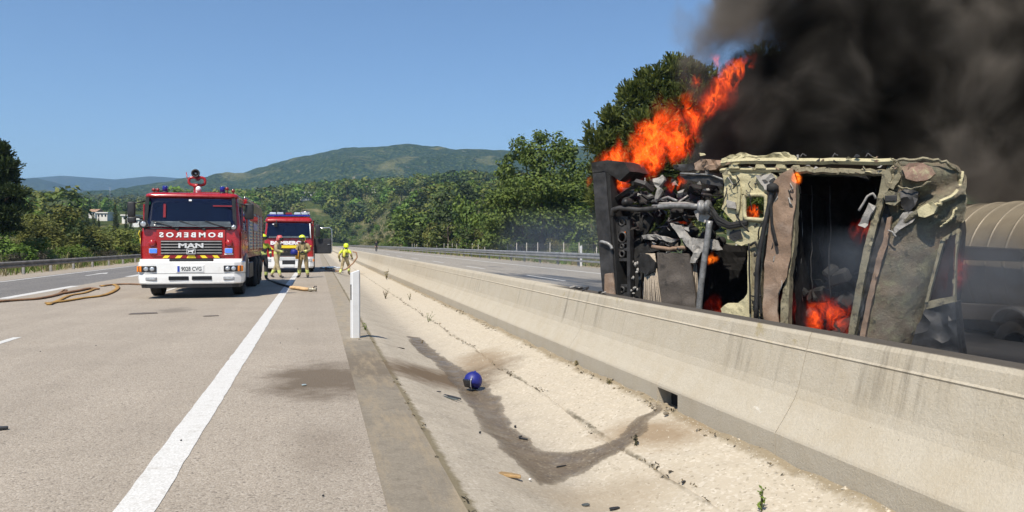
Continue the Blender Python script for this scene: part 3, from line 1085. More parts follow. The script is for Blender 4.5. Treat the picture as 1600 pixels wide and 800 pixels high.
def place(px, top_y, dist, width_px, z0=None):
    """foot, width and height of a plant whose crown tops out in a given direction at a distance along the axis"""
    p = pix(px, top_y, dist)
    z = float(ground_z(p.x, p.y)) if z0 is None else z0
    return Vector((p.x, p.y, z)), width_px / 1200 * dist, max(0.3, p.z - z)

TRUNKS = {k: trunk_mesh('trunk', 0.8, 0.028, 50 + k) for k in range(3)}
def tree(name, crown, label, cat, group, loc, w, h, rz=0.0, tk=0):
    t = empty(name, loc, rz, label, cat, group)
    t.scale = (w, w, h)
    link('trunk', TRUNKS[tk % 3], t)
    link('crown', crown, t)
    return t

def shrub(name, mesh, label, group, loc, w, h, rz=0.0, cat='shrub'):
    o = link(name, mesh, None, loc)
    o.scale = (w, w, h)
    o.rotation_euler = (0, 0, rz)
    return tag(o, label, cat, group)

prg = random.Random(21)

def clear_d(px, d, w_px=0):
    """push a plant out of the motorway corridor along its line of sight"""
    k = math.cos(YAW) * (px - 495) / 1200
    if k > 0:
        return max(d, (19.0 + 0.35 * w_px / 1200 * 60) / max(k, 0.02))
    return max(d, (16.2 + 0.35 * w_px / 1200 * 50) / max(-k, 0.02))

def bank_top(px):
    return float(np.interp(px, [-60, 0, 60, 110, 135, 160, 250], [340, 345, 324, 320, 342, 356, 354]))

def hit_ground(px, py, d0=60, d1=1340):
    for d in np.geomspace(d0, d1, 900):
        p = pix(px, py, d)
        if p.z <= float(ground_z(p.x, p.y)):
            return d
    return d1

# --- the tall leafy tree beyond the far carriageway, px 760-930
def lobes(spec):
    return [((x, y, z), (rx, ry, rz)) for (x, y, z, rx, ry, rz) in spec]

def big_tree(name, label, px, base_d, spec_px, n, leaf, mats, trunk_r, seed, aspect=1.0, tufts=0, cat='tree', lim=9, trunk_px=None):
    """crown built from lobes listed as (column, row, half width, half height, depth offset) around its own foot"""
    foot = pix(px, 386, base_d)
    gz = float(ground_z(foot.x, foot.y))
    foot.z = gz
    r = np.random.default_rng(seed)
    t = empty(name, foot, 0, label, cat)
    B = []
    for (cx, cy, hw, hh, dd) in spec_px:
        p = pix(cx, cy, base_d + dd)
        k = (base_d + dd) / 1200
        rx = hw * k; rz = hh * k
        B.append(((p.x - foot.x, p.y - foot.y, p.z - foot.z), (rx, rx, rz)))
    # break each lobe in smaller clumps so that the outline is ragged
    C = []
    for (c, rad) in B:
        m = 9
        for q in range(m):
            d = r.normal(size=3); d /= np.linalg.norm(d)
            k = r.uniform(0.45, 0.95)
            s = r.uniform(0.28, 0.46)
            C.append((tuple(np.array(c) + d * np.array(rad) * k), (rad[0] * s, rad[1] * s, rad[2] * s)))
        C.append((c, (rad[0] * .7, rad[1] * .7, rad[2] * .7)))
    p, d = blob_points(C, n, r, 0.35)
    p[:, 2] = np.maximum(p[:, 2], 0.05)
    if tufts:
        # needle tufts: narrow blades fanned upwards and outwards
        k = tufts
        base = np.repeat(p, k, 0)
        dd = np.repeat(d, k, 0) * 0.7 + r.normal(size=(len(base), 3)) * 0.42 + np.array([0, 0, 0.75])
        dd /= np.linalg.norm(dd, axis=1, keepdims=True)
        L = leaf * r.uniform(0.6, 1.4, len(base))[:, None]
        sd = np.cross(dd, r.normal(size=dd.shape)); sd /= np.linalg.norm(sd, axis=1, keepdims=True)
        w = leaf * 0.11
        v = np.stack([base - sd * w * .6, base + sd * w * .6, base + dd * L + sd * w, base + dd * L - sd * w], 1).reshape(-1, 3)
        f = np.arange(len(v)).reshape(-1, 4)
    else:
        v, f = leaf_quads(p, leaf, r, 0.3, aspect, d)
    link('crown', np_mesh('crown', v, f, mats), t)
    top = max(b[0][2] + b[1][2] * 0.5 for b in B)
    mb = MB(bark_m)
    path = [(0, 0, -0.3)]
    for k in range(1, 8):
        path.append((r.uniform(-.15, .15), r.uniform(-.15, .15), top * k / 8))
    mb.tube(path, [trunk_r * (1.2 - k / 8.5) for k in range(8)], 9)
    mb.build('trunk', t)
    lb = MB(bark_m)
    for k in range(min(lim, len(B))):
        c = Vector(B[k][0])
        i = min(6, 1 + k % 6)
        b0 = Vector(path[i])
        lb.tube([b0, b0.lerp(c, 0.5) + Vector((0, 0, 0.2)), c], [trunk_r * 0.45, trunk_r * 0.3, trunk_r * 0.12], 6)
    lb.build('limb', t)
    return t

big_tree('leafy_tree', 'big bushy dark green tree beyond the far carriageway left of the burning cab', 845, 76,
         [(845, 215, 20, 16, 0), (815, 235, 26, 22, 0), (875, 232, 28, 26, 1), (845, 250, 45, 34, -1), (795, 272, 26, 26, 0.5), (900, 265, 26, 34, 0), (835, 295, 62, 36, -1.5),
          (790, 315, 40, 32, 0), (885, 310, 44, 40, -0.5), (850, 345, 66, 30, -1), (785, 350, 42, 26, 0), (900, 355, 36, 26, 0), (770, 378, 26, 14, -1), (915, 300, 22, 30, 1)],
         20000, 0.34, [LEAF['pine']], 0.28, 3)
big_tree('pine_tree', 'tall pine with upright shoots rising behind the flames', 1040, 46,
         [(1052, 100, 16, 18, 0), (1030, 125, 34, 26, 0), (1075, 120, 34, 30, 0.5), (1000, 155, 34, 28, 0), (1060, 165, 60, 40, -0.5), (968, 190, 32, 30, 0), (1020, 210, 66, 40, -1), (1110, 150, 40, 45, 1),
          (945, 228, 30, 32, 0), (1000, 260, 70, 44, -0.5), (1095, 225, 60, 50, 0), (945, 285, 32, 36, 0.3), (1010, 320, 74, 42, 0), (1090, 300, 60, 50, 0.5), (950, 335, 32, 36, 0), (985, 370, 60, 24, 0)],
         11000, 0.42, [LEAF['pine']], 0.28, 5, tufts=5)
big_tree('pine_tree', 'dark pine veiled by the smoke right of the flames', 1190, 42,
         [(1165, 130, 30, 40, 0), (1200, 120, 40, 40, 0), (1190, 180, 55, 45, 0), (1240, 150, 45, 45, 0), (1180, 240, 60, 50, 0), (1250, 230, 50, 50, 0), (1200, 310, 80, 60, 0)],
         4500, 0.36, [LEAF['pine']], 0.22, 6, tufts=4)
big_tree('pine_tree', 'dark pine half hidden in the thick smoke above the burnt cab', 1380, 44,
         [(1380, 120, 40, 50, 0), (1350, 200, 60, 50, 0), (1420, 200, 60, 55, 0), (1390, 290, 90, 60, 0)],
         3000, 0.40, [LEAF['dark']], 0.22, 8, tufts=4)
big_tree('pine_tree', 'dark ragged pine at the left edge above the guard rail', -12, 47,
         [(-20, 235, 34, 14, 0), (2, 240, 18, 18, 0), (14, 262, 16, 10, -0.3), (-15, 270, 34, 16, 0), (8, 285, 24, 9, 0), (26, 303, 16, 7, -0.4), (-10, 305, 36, 14, 0), (22, 298, 14, 5, -0.5), (-5, 328, 44, 14, 0), (20, 330, 16, 8, -.3),
          (-20, 350, 50, 16, 0), (4, 352, 30, 12, -.4), (-70, 260, 40, 40, 0), (-80, 330, 50, 40, 0)],
         5200, 0.34, [LEAF['dark']], 0.24, 9, tufts=5)

# --- shrub protos
BUSH = {}
for kind, nleaf, leaf in (('olive', 1500, 0.062), ('bright', 1500, 0.066), ('yellow', 1500, 0.060), ('dark', 1400, 0.062), ('grey', 900, 0.055), ('broom', 1300, 0.055)):
    BUSH[kind] = [crown_mesh('shrub', 'bush', nleaf, leaf, [LEAF[kind]], 100 + 7 * k + len(kind), 1.2) for k in range(2)]

# left bank, nearest first: (column, top row, distance, width in columns, kind, label)
left_bank = [
    (18, 352, 43, 64, 'bright', 'bright green shrub under the pine at the left edge'),
    (62, 366, 44, 60, 'bright', 'leafy light green shrub behind the left guard rail'),
    (112, 372, 45, 66, 'bright', 'low green shrub spilling towards the guard rail'),
    (70, 386, 42, 44, 'grey', 'grey brown dry shrub low behind the guard rail'),
    (20, 388, 41, 50, 'grey', 'withered brown shrub below the pine'),
    (160, 388, 46, 52, 'grey', 'brown dry shrub beside the white marker post'),
    (70, 338, 50, 70, 'olive', 'olive shrub in the middle of the left bank'),
    (40, 345, 48, 50, 'yellow', 'yellowish shrub next to the pine'),
    (105, 346, 49, 66, 'yellow', 'yellow green shrub on the sunny slope'),
    (98, 314, 54, 78, 'yellow', 'tall yellow green bush topping the left bank'),
    (58, 318, 55, 64, 'olive', 'olive green bush at the top of the left bank'),
    (128, 338, 53, 52, 'dark', 'dark round bush in the left bank'),
    (150, 352, 50, 56, 'olive', 'olive bush left of the big fire engine'),
    (186, 350, 52, 60, 'olive', 'wide olive bush beside the big fire engine'),
    (215, 352, 50, 50, 'bright', 'green bush next to the fire engine mirror'),
    (205, 375, 46, 56, 'olive', 'low olive bush just left of the big fire engine'),
    (140, 384, 49, 44, 'dark', 'shaded dark bush in the hollow of the bank'),
    (238, 345, 56, 50, 'olive', 'olive bush half hidden by the fire engine mirror'),
    (-40, 350, 46, 80, 'bright', None), (-60, 330, 52, 90, 'olive', None),
]
for i, (px, ty, d, w, kind, lab) in enumerate(left_bank):
    loc, ww, hh = place(px, ty, clear_d(px, d + 3, w) + (d - 44) * 0.7, w * 1.15)
    shrub('shrub', BUSH[kind][i % 2], lab or 'green shrub on the bank beyond the left edge', 'shrubs on the left bank', loc, ww, hh, prg.uniform(0, 6.28))
for i in range(46):
    px = prg.uniform(-60, 250); d = clear_d(px, prg.uniform(44, 62), 30) + prg.uniform(0, 12)
    kind = prg.choice(['olive', 'bright', 'yellow', 'olive', 'bright'])
    ty = prg.uniform(bank_top(px), 388)
    d = d + (388 - ty) * 0.25
    loc, ww, hh = place(px, ty, d, prg.uniform(26, 48))
    shrub('shrub', BUSH[kind][i % 2], 'small rounded shrub filling the left bank', 'small shrubs filling the left bank', loc, ww, min(hh, ww * 1.1), prg.uniform(0, 6.28))

# --- cypresses beyond the left bank
CYP = crown_mesh('crown', 'cypress', 1300, 0.055, [LEAF['dark']], 71, 1.6)
for (px, ty, d, w, lab) in [(180, 316, 120, 18, 'tall slim cypress beside the white buildings'), (204, 336, 118, 15, 'shorter cypress next to the fire engine'), (136, 330, 110, 16, 'dark cypress behind the left bank, left of a pair'),
                            (146, 332, 110, 14, 'dark cypress behind the left bank, right of a pair'), (154, 338, 112, 10, 'smallest cypress of the left valley'), (197, 324, 150, 9, 'thin pale cypress in the valley')]:
    loc, ww, hh = place(px, ty, d, w)
    tree('cypress_tree', CYP, lab, 'tree', 'cypresses in the left valley', loc, ww, hh, prg.uniform(0, 6), 1)

# --- trees and shrubs of the middle hillside
TREEM = {}
for kind, shape, n, leaf in (('pine', 'round', 1100, 0.075), ('dark', 'pine', 1100, 0.075), ('olive', 'round', 1000, 0.075), ('bright', 'round', 1000, 0.075), ('dark2', 'umbrella', 900, 0.075)):
    TREEM[kind] = [crown_mesh('crown', shape, n, leaf, [LEAF[kind.rstrip('2')]], 200 + 11 * k + len(kind), 1.1) for k in range(2)]

# named ones that can be told apart
named = [
    (690, 296, 105, 62, 'dark', 'large dark tree on the hillside left of the big bushy tree'), (640, 318, 130, 46, 'pine', 'round dark tree in the middle of the hillside'),
    (735, 300, 90, 60, 'pine', 'dense tree touching the big bushy tree on its left'), (705, 338, 75, 52, 'dark', 'dark shadowed tree low on the hillside'),
    (755, 330, 66, 50, 'pine', 'tree at the foot of the big bushy tree'), (515, 335, 95, 44, 'dark', 'dark tree just right of the second fire engine'),
    (498, 345, 85, 40, 'pine', 'dense tree beside the second fire engine mirror'), (430, 318, 150, 44, 'dark', 'dark pine behind the first fire engine body'),
    (930, 330, 62, 70, 'pine', 'tree in the gap between the bushy tree and the wreck'),
]
for i, (px, ty, d, w, kind, lab) in enumerate(named):
    loc, ww, hh = place(px, ty, clear_d(px, d, w), w)
    tree('tree', TREEM[kind][i % 2], lab, 'tree', None, loc, ww * 1.2, hh, prg.uniform(0, 6), i)

fr = [(560, 372, 72), (585, 374, 74), (610, 370, 70), (640, 366, 66), (668, 362, 62), (695, 360, 58), (720, 362, 56), (745, 358, 54), (770, 366, 50), (800, 372, 47), (835, 376, 45), (870, 372, 43), (905, 366, 41), (935, 360, 40), (655, 372, 60), (700, 374, 52), (600, 380, 70), (530, 374, 85), (545, 378, 80)]
for i, (px, ty, d) in enumerate(fr):
    kind = ['bright', 'olive', 'bright', 'yellow', 'broom', 'bright', 'olive'][i % 7]
    loc, ww, hh = place(px, ty - 3, clear_d(px, d, 20) + prg.uniform(0, 12), prg.uniform(36, 54))
    shrub('shrub', BUSH[kind][i % 2], 'green shrub behind the wire fence of the far carriageway', 'shrubs along the wire fence', loc, ww, hh, prg.uniform(0, 6))

def dry_gap(px, y):
    return (535 < px < 625 and 351 < y < 392) or ((px - 732) / 16) ** 2 + ((y - 362) / 18) ** 2 < 1 or ((px - 480) / 14) ** 2 + ((y - 318) / 5) ** 2 < 1

cnt = 0; tries = 0
while cnt < 205 and tries < 5000:
    tries += 1
    px = prg.uniform(400, 960) if prg.random() < 0.85 else prg.uniform(-40, 240)
    d = clear_d(px, math.exp(prg.uniform(math.log(70), math.log(420))))
    p = pix(px, 381, d)
    if d > 720 or (p.x < 19 and p.x > -17 and p.y < 430): continue
    z = float(ground_z(p.x, p.y))
    y = 381 - (z - CAM_H) / d * 1200
    if dry_gap(px, y): continue
    if px < 240 and d < 90: continue
    if 115 < px < 250 and d < 420: continue
    kind = prg.choice(['pine', 'dark', 'olive', 'bright', 'bright', 'olive', 'dark2', 'pine'])
    h = prg.uniform(2.4, 5.5) if d < 150 else prg.uniform(4, 9) * (1 + max(0, d - 250) / 700)
    w = h * prg.uniform(0.8, 1.25)
    g = 'scattered trees on the valley hillside'
    tree('tree', TREEM[kind][cnt % 2], 'green tree among many on the valley hillside', 'tree', g, (p.x, p.y, z - 0.1), w * 1.15, h, prg.uniform(0, 6), cnt)
    cnt += 1

for k in range(30):
    px = prg.uniform(532, 628); py = prg.uniform(352, 380)
    d = hit_ground(px, py); p = pix(px, py, d)
    if p.x < 18 and d < 440 or d > 800: continue
    h = prg.uniform(6, 14) * d / 1200
    shrub('shrub', BUSH[prg.choice(['olive', 'bright', 'dark'])][k % 2], 'small shrub dotting the dry slope', 'shrubs on the dry slope', (p.x, p.y, float(ground_z(p.x, p.y)) - 0.1), h * 1.3, h, prg.uniform(0, 6))

# dry grass tufts on the bare patches
def tuft_field(name, n, rule, h, lab, mats, seed, w=0.02):
    r = np.random.default_rng(seed)
    pts = rule(r, n)
    k = 4
    base = np.repeat(pts, k, 0) + np.concatenate([r.normal(size=(len(pts) * k, 2)) * h * 0.25, np.zeros((len(pts) * k, 1))], 1)
    d = r.normal(size=base.shape) * 0.35 + np.array([0, 0, 1.0]); d /= np.linalg.norm(d, axis=1, keepdims=True)
    L = h * r.uniform(0.5, 1.3, len(base))[:, None]
    s = np.cross(d, r.normal(size=d.shape)); s /= np.linalg.norm(s, axis=1, keepdims=True)
    v = np.stack([base - s * w, base + s * w, base + d * L + s * w * .3, base + d * L - s * w * .3], 1).reshape(-1, 3)
    return tag(link(name, np_mesh(name, v, np.arange(len(v)).reshape(-1, 4), mats)), lab, None, None, 'stuff')

def near_fence(r, n):
    y = r.uniform(8, 150, n); x = np.where(r.random(n) < 0.6, r.uniform(15.6, 24, n), r.uniform(-21, -14.2, n))
    return np.stack([x, y, np.where(x > 0, np.where(x < 17.2, 0.10, ground_z(x, y)), np.where(x > -16.5, -0.06, ground_z(x, y)))], -1)
tuft_field('verge_grass', 7000, near_fence, 0.42, 'dry grass and weeds along both verges', [LEAF['dry']], 5, 0.022)
tuft_field('green_grass', 6000, near_fence, 0.40, 'green weeds mixed in the verges', [LEAF['bright']], 6, 0.03)
def patch(r, n):
    px = np.where(r.random(n) < 0.8, r.normal(580, 45, n), r.normal(733, 12, n)); d = r.uniform(95, 640, n)
    xs_, ys_ = [], []
    P = np.array([pix(a, 381, b)[:] for a, b in zip(px, d)])
    P[:, 2] = ground_z(P[:, 0], P[:, 1])
    return P[P[:, 0] > 17]
tuft_field('dry_meadow', 9000, patch, 0.9, 'pale dry grass patches on the hillside', [LEAF['dry']], 8, 0.12)

# --- the wood farther off, one mass
def wood(name, n, d0, d1, hlo, hhi, leaves, mats, lab, seed, pxr=(-260, 1300), lf=0.34):
    r = np.random.default_rng(seed)
    V, F, MI = [], [], []
    off = 0
    kinds = len(mats)
    got = 0
    while got < n:
        m = 400
        px = r.uniform(pxr[0], pxr[1], m); d = np.exp(r.uniform(np.log(d0), np.log(d1), m))
        P = np.array([pix(a, 381, b)[:] for a, b in zip(px, d)])
        z = ground_z(P[:, 0], P[:, 1])
        dens = fbm2(P[:, 0] / 60, P[:, 1] / 60, 77, 3)
        for i in range(m):
            if P[i, 0] > -22 and P[i, 0] < 24 and P[i, 1] < 440: continue
            if 115 < px[i] < 250 and d[i] < 400: continue
            if dens[i] < -0.16 + 0.2 * r.random() - 0.1: continue
            yy = 381 - (z[i] - CAM_H) / d[i] * 1200
            if dry_gap(px[i], yy): continue
            h = r.uniform(hlo, hhi) * (1 + d[i] / 2600); w = h * r.uniform(0.45, 0.62)
            k = leaves
            dd = r.normal(size=(k, 3)); dd /= np.linalg.norm(dd, axis=1, keepdims=True)
            pt = dd * (0.5 + 0.55 * r.random((k, 1))) * np.array([w, w, h * 0.48]) + np.array([P[i, 0], P[i, 1], z[i] + h * 0.5])
            v, f = leaf_quads(pt, h * lf, r, 0.4, 1.0, dd)
            V.append(v); F.append(f + off); off += len(v)
            MI.append(np.full(k, r.integers(kinds)))
            got += 1
            if got >= n: break
    me = np_mesh(name, np.concatenate(V), np.concatenate(F), mats, np.concatenate(MI))
    return tag(link(name, me), lab, None, None, 'stuff')

wood('hillside_wood', 1700, 170, 620, 3.5, 8.0, 140, [LEAF['pine'], LEAF['dark'], LEAF['olive'], LEAF['yellow'], LEAF['bright'], LEAF['dark']], 'dense scrub wood covering the hillside', 15, lf=0.21)
wood('valley_wood', 900, 430, 760, 5.0, 9.5, 120, [LEAF['pine'], LEAF['dark'], LEAF['olive'], LEAF['bright'], LEAF['pine']], 'dense wood closing the end of the motorway', 18, (300, 780), lf=0.22)
wood('far_wood', 3000, 560, 1330, 5.0, 10.0, 46, [LEAF['pine'], LEAF['dark'], LEAF['pine'], LEAF['olive']], 'far pine wood below the mountain', 16)
# ------------------------------------------------------------------ guard rails, fence, posts
galv_m = M('galvanised_steel', (0.42, 0.41, 0.39), 0.5, 0.55, var=0.2, scale=1.5, dirt=0.35, dirtcol=(0.20, 0.17, 0.13))
galv_old_m = M('weathered_rail', (0.27, 0.24, 0.20), 0.65, 0.35, var=0.3, scale=1.2, dirt=0.5, dirtcol=(0.11, 0.085, 0.06))
post_m = M('rail_post', (0.38, 0.36, 0.33), 0.6, 0.4, var=0.25, scale=3)

def w_beam(h, d, n=1):
    """closed profile (offset, height) of a corrugated beam"""
    pts = [(0, 0.155), (0.02, 0.14), (0.08, 0.115), (0.08, 0.045), (0.012, 0.015), (0.012, -0.015), (0.08, -0.045), (0.08, -0.115), (0.02, -0.14), (0, -0.155)]
    return pts + [(p[0] - 0.006, p[1]) for p in pts[::-1]]

def guard_rail(name, label, x, zg, side, y0, y1, step, mat, top=0.75, second=False, group=None):
    t = empty(name, (x, 0, zg), 0, label, 'guard rail', group)
    prof = [(side * (p[0]), p[1] + top - 0.155) for p in w_beam(0, 0)]
    yb = list(np.arange(y0, y1, step * 2 if y1 - y0 < 300 else step * 4)) + [y1]
    for a, b_ in zip(yb[:-1], yb[1:]):
        mb = MB(mat)
        loft_y(mb, prof, a + 0.004, b_ - 0.004, 1)
        mb.build('rail_beam', t)
    if second:
        mb = MB(mat)
        pr2 = [(side * 0.0, 0.40), (side * 0.05, 0.38), (side * 0.05, 0.30), (side * 0.0, 0.28), (side * -0.01, 0.28), (side * 0.04, 0.305), (side * 0.04, 0.375), (side * -0.01, 0.40)]
        loft_y(mb, pr2, y0, y1, 1)
        mb.build('lower_rail', t)
    pm = None
    ys = np.arange(y0 + 0.5, y1, step)
    for y in ys:
        if pm is None:
            mb = MB(post_m)
            # channel section post with spacer
            mb.prism([(-side * 0.13, -0.06), (-side * 0.01, -0.06), (-side * 0.01, -0.05), (-side * 0.12, -0.05), (-side * 0.12, 0.05), (-side * 0.01, 0.05), (-side * 0.01, 0.06), (-side * 0.13, 0.06)], 'z', -0.4, top - 0.05)
            o = mb.build('post', t, (0, y, 0)); pm = o.data
        else:
            link('post', pm, t, (0, y, 0))
    return t

guard_rail('guard_rail', 'weathered brown guard rail along the left edge of the road', -13.9, -0.10, 1, 2, 420, 4.0, galv_old_m, 0.72)
guard_rail('guard_rail', 'pale steel guard rail beyond the far carriageway', 14.75, 0.12, -1, 2, 470, 4.0, galv_m, 0.80, True)

# wire fence beyond the far rail
fence = empty('wire_fence', (0, 0, 0), 0, 'wire mesh fence on thin posts behind the far guard rail', 'fence')
fpost_m = M('fence_post', (0.40, 0.37, 0.32), 0.7, 0.1, var=0.3, scale=3)
wire_m = M('fence_wire', (0.30, 0.29, 0.27), 0.6, 0.5)
mb = MB(fpost_m)
mb.tube([(0, 0, -0.3), (0, 0, 1.72)], 0.035, 7)
mb.ball((0, 0, 1.72), (0.038, 0.038, 0.025), 7, 4)
fp = None
ys = list(np.arange(6, 150, 3.5))
FX = 18.0
for y in ys:
    z = float(ground_z(FX, y))
    if fp is None:
        o = mb.build('post', fence, (FX, y, z)); fp = o.data
    else:
        link('post', fp, fence, (FX, y, z))
mb = MB(wire_m)
zz = [float(ground_z(FX, y)) for y in ys]
for hgt in (0.15, 0.45, 0.75, 1.05, 1.35, 1.6):
    mb.tube([(FX, y, z + hgt) for y, z in zip(ys, zz)], 0.005, 3, smooth=False)
for i in range(len(ys) - 1):
    if ys[i] > 70: break
    for k in range(14):
        t = k / 14
        y = ys[i] + (ys[i + 1] - ys[i]) * t; z = zz[i] + (zz[i + 1] - zz[i]) * t
        mb.box((FX, y, z + 0.87), (0.005, 0.005, 1.45))
tag(mb.build('wire_mesh', fence), None, None, None, 'stuff')

# grey shelter-like panel behind the fence
panel_m = M('blue_grey_panel', (0.16, 0.21, 0.29), 0.6, 0.2, var=0.15, scale=2)
b = empty('metal_cabinet', pix(806, 395, 80), 0, 'blue grey sheet metal cabinet behind the far fence', 'cabinet')
b.location.z = float(ground_z(b.location.x, b.location.y))
mb = MB(panel_m); mb.box((0, 0, 0.85), (1.1, 0.6, 1.7), bev=0.02); mb.build('body', b)
mb = MB(panel_m); mb.prism([(-0.6, 1.7), (0.6, 1.7), (0.6, 1.76), (0, 1.86), (-0.6, 1.76)], 'y', -0.35, 0.35); mb.build('lid', b)
mb = MB(panel_m); mb.box((0, -0.305, 0.85), (0.9, 0.02, 1.4), bev=0.008); d = mb.build('door', b)
mb = MB(post_m); mb.box((0.36, -0.325, 0.85), (0.03, 0.03, 0.16), bev=0.008); mb.build('handle', d)

# delineator posts
white_m = M('white_plastic', (0.70, 0.70, 0.69), 0.5, var=0.05, scale=3, dirt=0.3, dirtcol=(0.5, 0.46, 0.38))
refl_m = M('black_reflector', (0.012, 0.013, 0.016), 0.25)
def delineator(loc, rz, label, h=1.06):
    t = empty('delineator_post', loc, rz, label, 'marker post', 'white marker posts')
    mb = MB(white_m)
    # hollow rounded wedge section, slanted head
    sec = [(-0.065, -0.035), (-0.05, -0.05), (0.05, -0.05), (0.065, -0.035), (0.065, 0.04), (0.03, 0.06), (-0.03, 0.06), (-0.065, 0.04)]
    rings = [[(x, y, -0.15) for x, y in sec], [(x, y, h * 0.5) for x, y in sec], [(x, y, h - 0.045 + 0.045 * (x + 0.065) / 0.13) for x, y in sec]]
    mb.loft(rings)
    mb.build('post_shell', t)
    mb = MB(refl_m)
    mb.box((-0.0665, -0.008, h * 0.68), (0.006, 0.05, 0.24), bev=0.002)
    mb.build('reflector', t)
    mb = MB(M('shade_grey', (0.30, 0.30, 0.31), 0.5))  # grey strip paints the shaded right side of the white post
    mb.box((0.0675, 0.0, h * 0.5 - 0.02), (0.006, 0.075, h - 0.06), bev=0.002)
    mb.build('shaded_side', t)
    return t
p = gpt(555, 528.5, -0.02)
delineator((p.x, p.y, -0.02), R(14), 'white delineator post standing on the concrete strip beside the ditch')
p = pix(142, 405, 36)
delineator((-14.6, p.y, -0.06), R(10), 'small white marker post behind the left guard rail', 1.05)
p = pix(788, 385, 45)
delineator((15.4, p.y, 0.1), 0, 'white marker post behind the far guard rail', 1.25)

# ------------------------------------------------------------------ far buildings, pylon
wall_m = M('white_render', (0.72, 0.70, 0.66), 0.9, var=0.06, scale=0.5)
roof_m = M('terracotta', (0.36, 0.22, 0.14), 0.9, var=0.2, scale=0.8)
win_m = M('window_dark', (0.03, 0.035, 0.045), 0.2)
def farmhouse(px, y, wpx, hpx, label, roof=True, nwin=4, rz=0.0):
    d = hit_ground(px, y + hpx * 0.5)
    w, h = wpx * d / 1200, hpx * d / 1200
    dep = max(4.0, w * 0.5)
    p = pix(px, y + hpx * 0.5, d)
    t = empty('house', (p.x, p.y, float(ground_z(p.x, p.y)) + 0.6), -YAW + rz, label, 'building')
    mb = MB(wall_m); mb.box((0, 0, h / 2 - 1.5), (w, dep, h + 3)); mb.build('wall', t)
    mb = MB(roof_m if roof else wall_m)
    if roof:
        mb.prism([(-dep / 2 - 0.3, h), (dep / 2 + 0.3, h), (0, h + dep * 0.2)], 'x', -w / 2 - 0.4, w / 2 + 0.4)
    else:
        mb.box((0, 0, h + 0.15), (w + 0.5, dep + 0.5, 0.3))
    mb.build('roof', t)
    wm = None
    for k in range(nwin):
        x = -w / 2 + w * (k + 0.5) / nwin
        mb = MB(win_m); mb.box((0, -dep / 2 - 0.03, h * 0.5), (w / nwin * 0.4, 0.1, h * 0.42))
        if wm is None:
            o = mb.build('window', t, (x, 0, 0)); wm = o.data
        else:
            link('window', wm, t, (x, 0, 0))
    return t
farmhouse(485, 307, 34, 7, 'long white building among trees above the second fire engine', False, 5)
farmhouse(528, 308, 9, 5, 'small white building on the hill right of the long white one', False, 2)
farmhouse(584, 297, 20, 6, 'pale house with brown roof on the hillside', True, 3)
farmhouse(206, 345, 18, 7, 'white building seen between the cypresses and the fire engine', False, 2)
farmhouse(166, 341, 16, 7, 'white building left of the tall cypress', False, 3)
farmhouse(150, 338, 10, 6, 'small white house left of the other white buildings', True, 2)
farmhouse(216, 351, 16, 6, 'low white shed next to the fire engine mirror', False, 2)
farmhouse(68, 309, 16, 6, 'white house at the foot of the hazy hill', True, 2)
farmhouse(98, 313, 14, 4, 'pale house far down the left valley', True, 2)
pyl_m = M('pylon_steel', (0.35, 0.36, 0.37), 0.6, 0.4)
def pole(px, ytop, ybot, d, label, arms):
    p = pix(px, ybot, d); q = pix(px, ytop, d)
    H = q.z - p.z
    t = empty('power_pole', p, 0, label, 'pole')
    mb = MB(pyl_m); mb.tube([(0, 0, -2), (0, 0, H)], [H * 0.016, H * 0.008], 6); mb.build('mast', t)
    for k in range(arms):
        mb = MB(pyl_m); mb.box((0, 0, H * (0.95 - 0.1 * k)), (H * 0.18, H * 0.012, H * 0.012)); mb.build('cross_arm', t)
pole(172, 292, 315, 1000, 'thin distant pylon in the left valley', 2)
pole(684, 308, 330, 300, 'pale power pole on the hillside', 1)
# ------------------------------------------------------------------ fire engines
red_m = M('fire_red', (0.36, 0.012, 0.013), 0.28, var=0.10, scale=1.5, coat=0.5, dirt=0.12, dirtcol=(0.25, 0.06, 0.04))
redd_m = M('dark_red', (0.22, 0.009, 0.010), 0.35, var=0.1, scale=2, coat=0.3)
wht_m = M('white_paint', (0.80, 0.80, 0.78), 0.35, var=0.04, scale=2, coat=0.3, dirt=0.2, dirtcol=(0.45, 0.42, 0.36))
blk_m = M('black_plastic', (0.018, 0.018, 0.02), 0.55, var=0.3, scale=6)
rub_m = M('tyre_rubber', (0.022, 0.021, 0.020), 0.85, var=0.3, scale=5, bmp=0.3, dirt=0.3, dirtcol=(0.12, 0.10, 0.08))
glass_m = M('navy_glass', (0.008, 0.014, 0.045), 0.06, var=0.2, scale=1.0, spec=0.7)
dash_m = M('dash_grey', (0.16, 0.19, 0.21), 0.15, var=0.3, scale=3, spec=0.6)  # grey sheet painted on the windscreen as the dashboard's reflection
alu_m = M('aluminium_shutter', (0.42, 0.41, 0.39), 0.33, 0.75, var=0.1, scale=2)
chr_m = M('bright_metal', (0.62, 0.62, 0.61), 0.25, 0.9, var=0.1, scale=4)
lamp_m = M('lamp_lens', (0.50, 0.53, 0.56), 0.12, 0.35, var=0.2, scale=20)
org_m = M('amber_lens', (0.75, 0.22, 0.02), 0.2, var=0.1, scale=10)
yel_m = M('reflective_yellow', (0.80, 0.62, 0.03), 0.4, var=0.05, scale=3)
blue_m = M('blue_lens', (0.012, 0.02, 0.28), 0.15, var=0.15, scale=10, spec=0.7)
strobe_m = M('blue_strobe', (0.02, 0.05, 0.7), 0.2, emit=(0.05, 0.16, 1.0), emit_s=1.3)
letter_m = M('white_letters', (0.82, 0.82, 0.82), 0.4, var=0.02)
grey_m = M('grey_paint', (0.30, 0.30, 0.31), 0.45, var=0.1)
plate_m = M('plate_white', (0.74, 0.75, 0.74), 0.4, var=0.02)

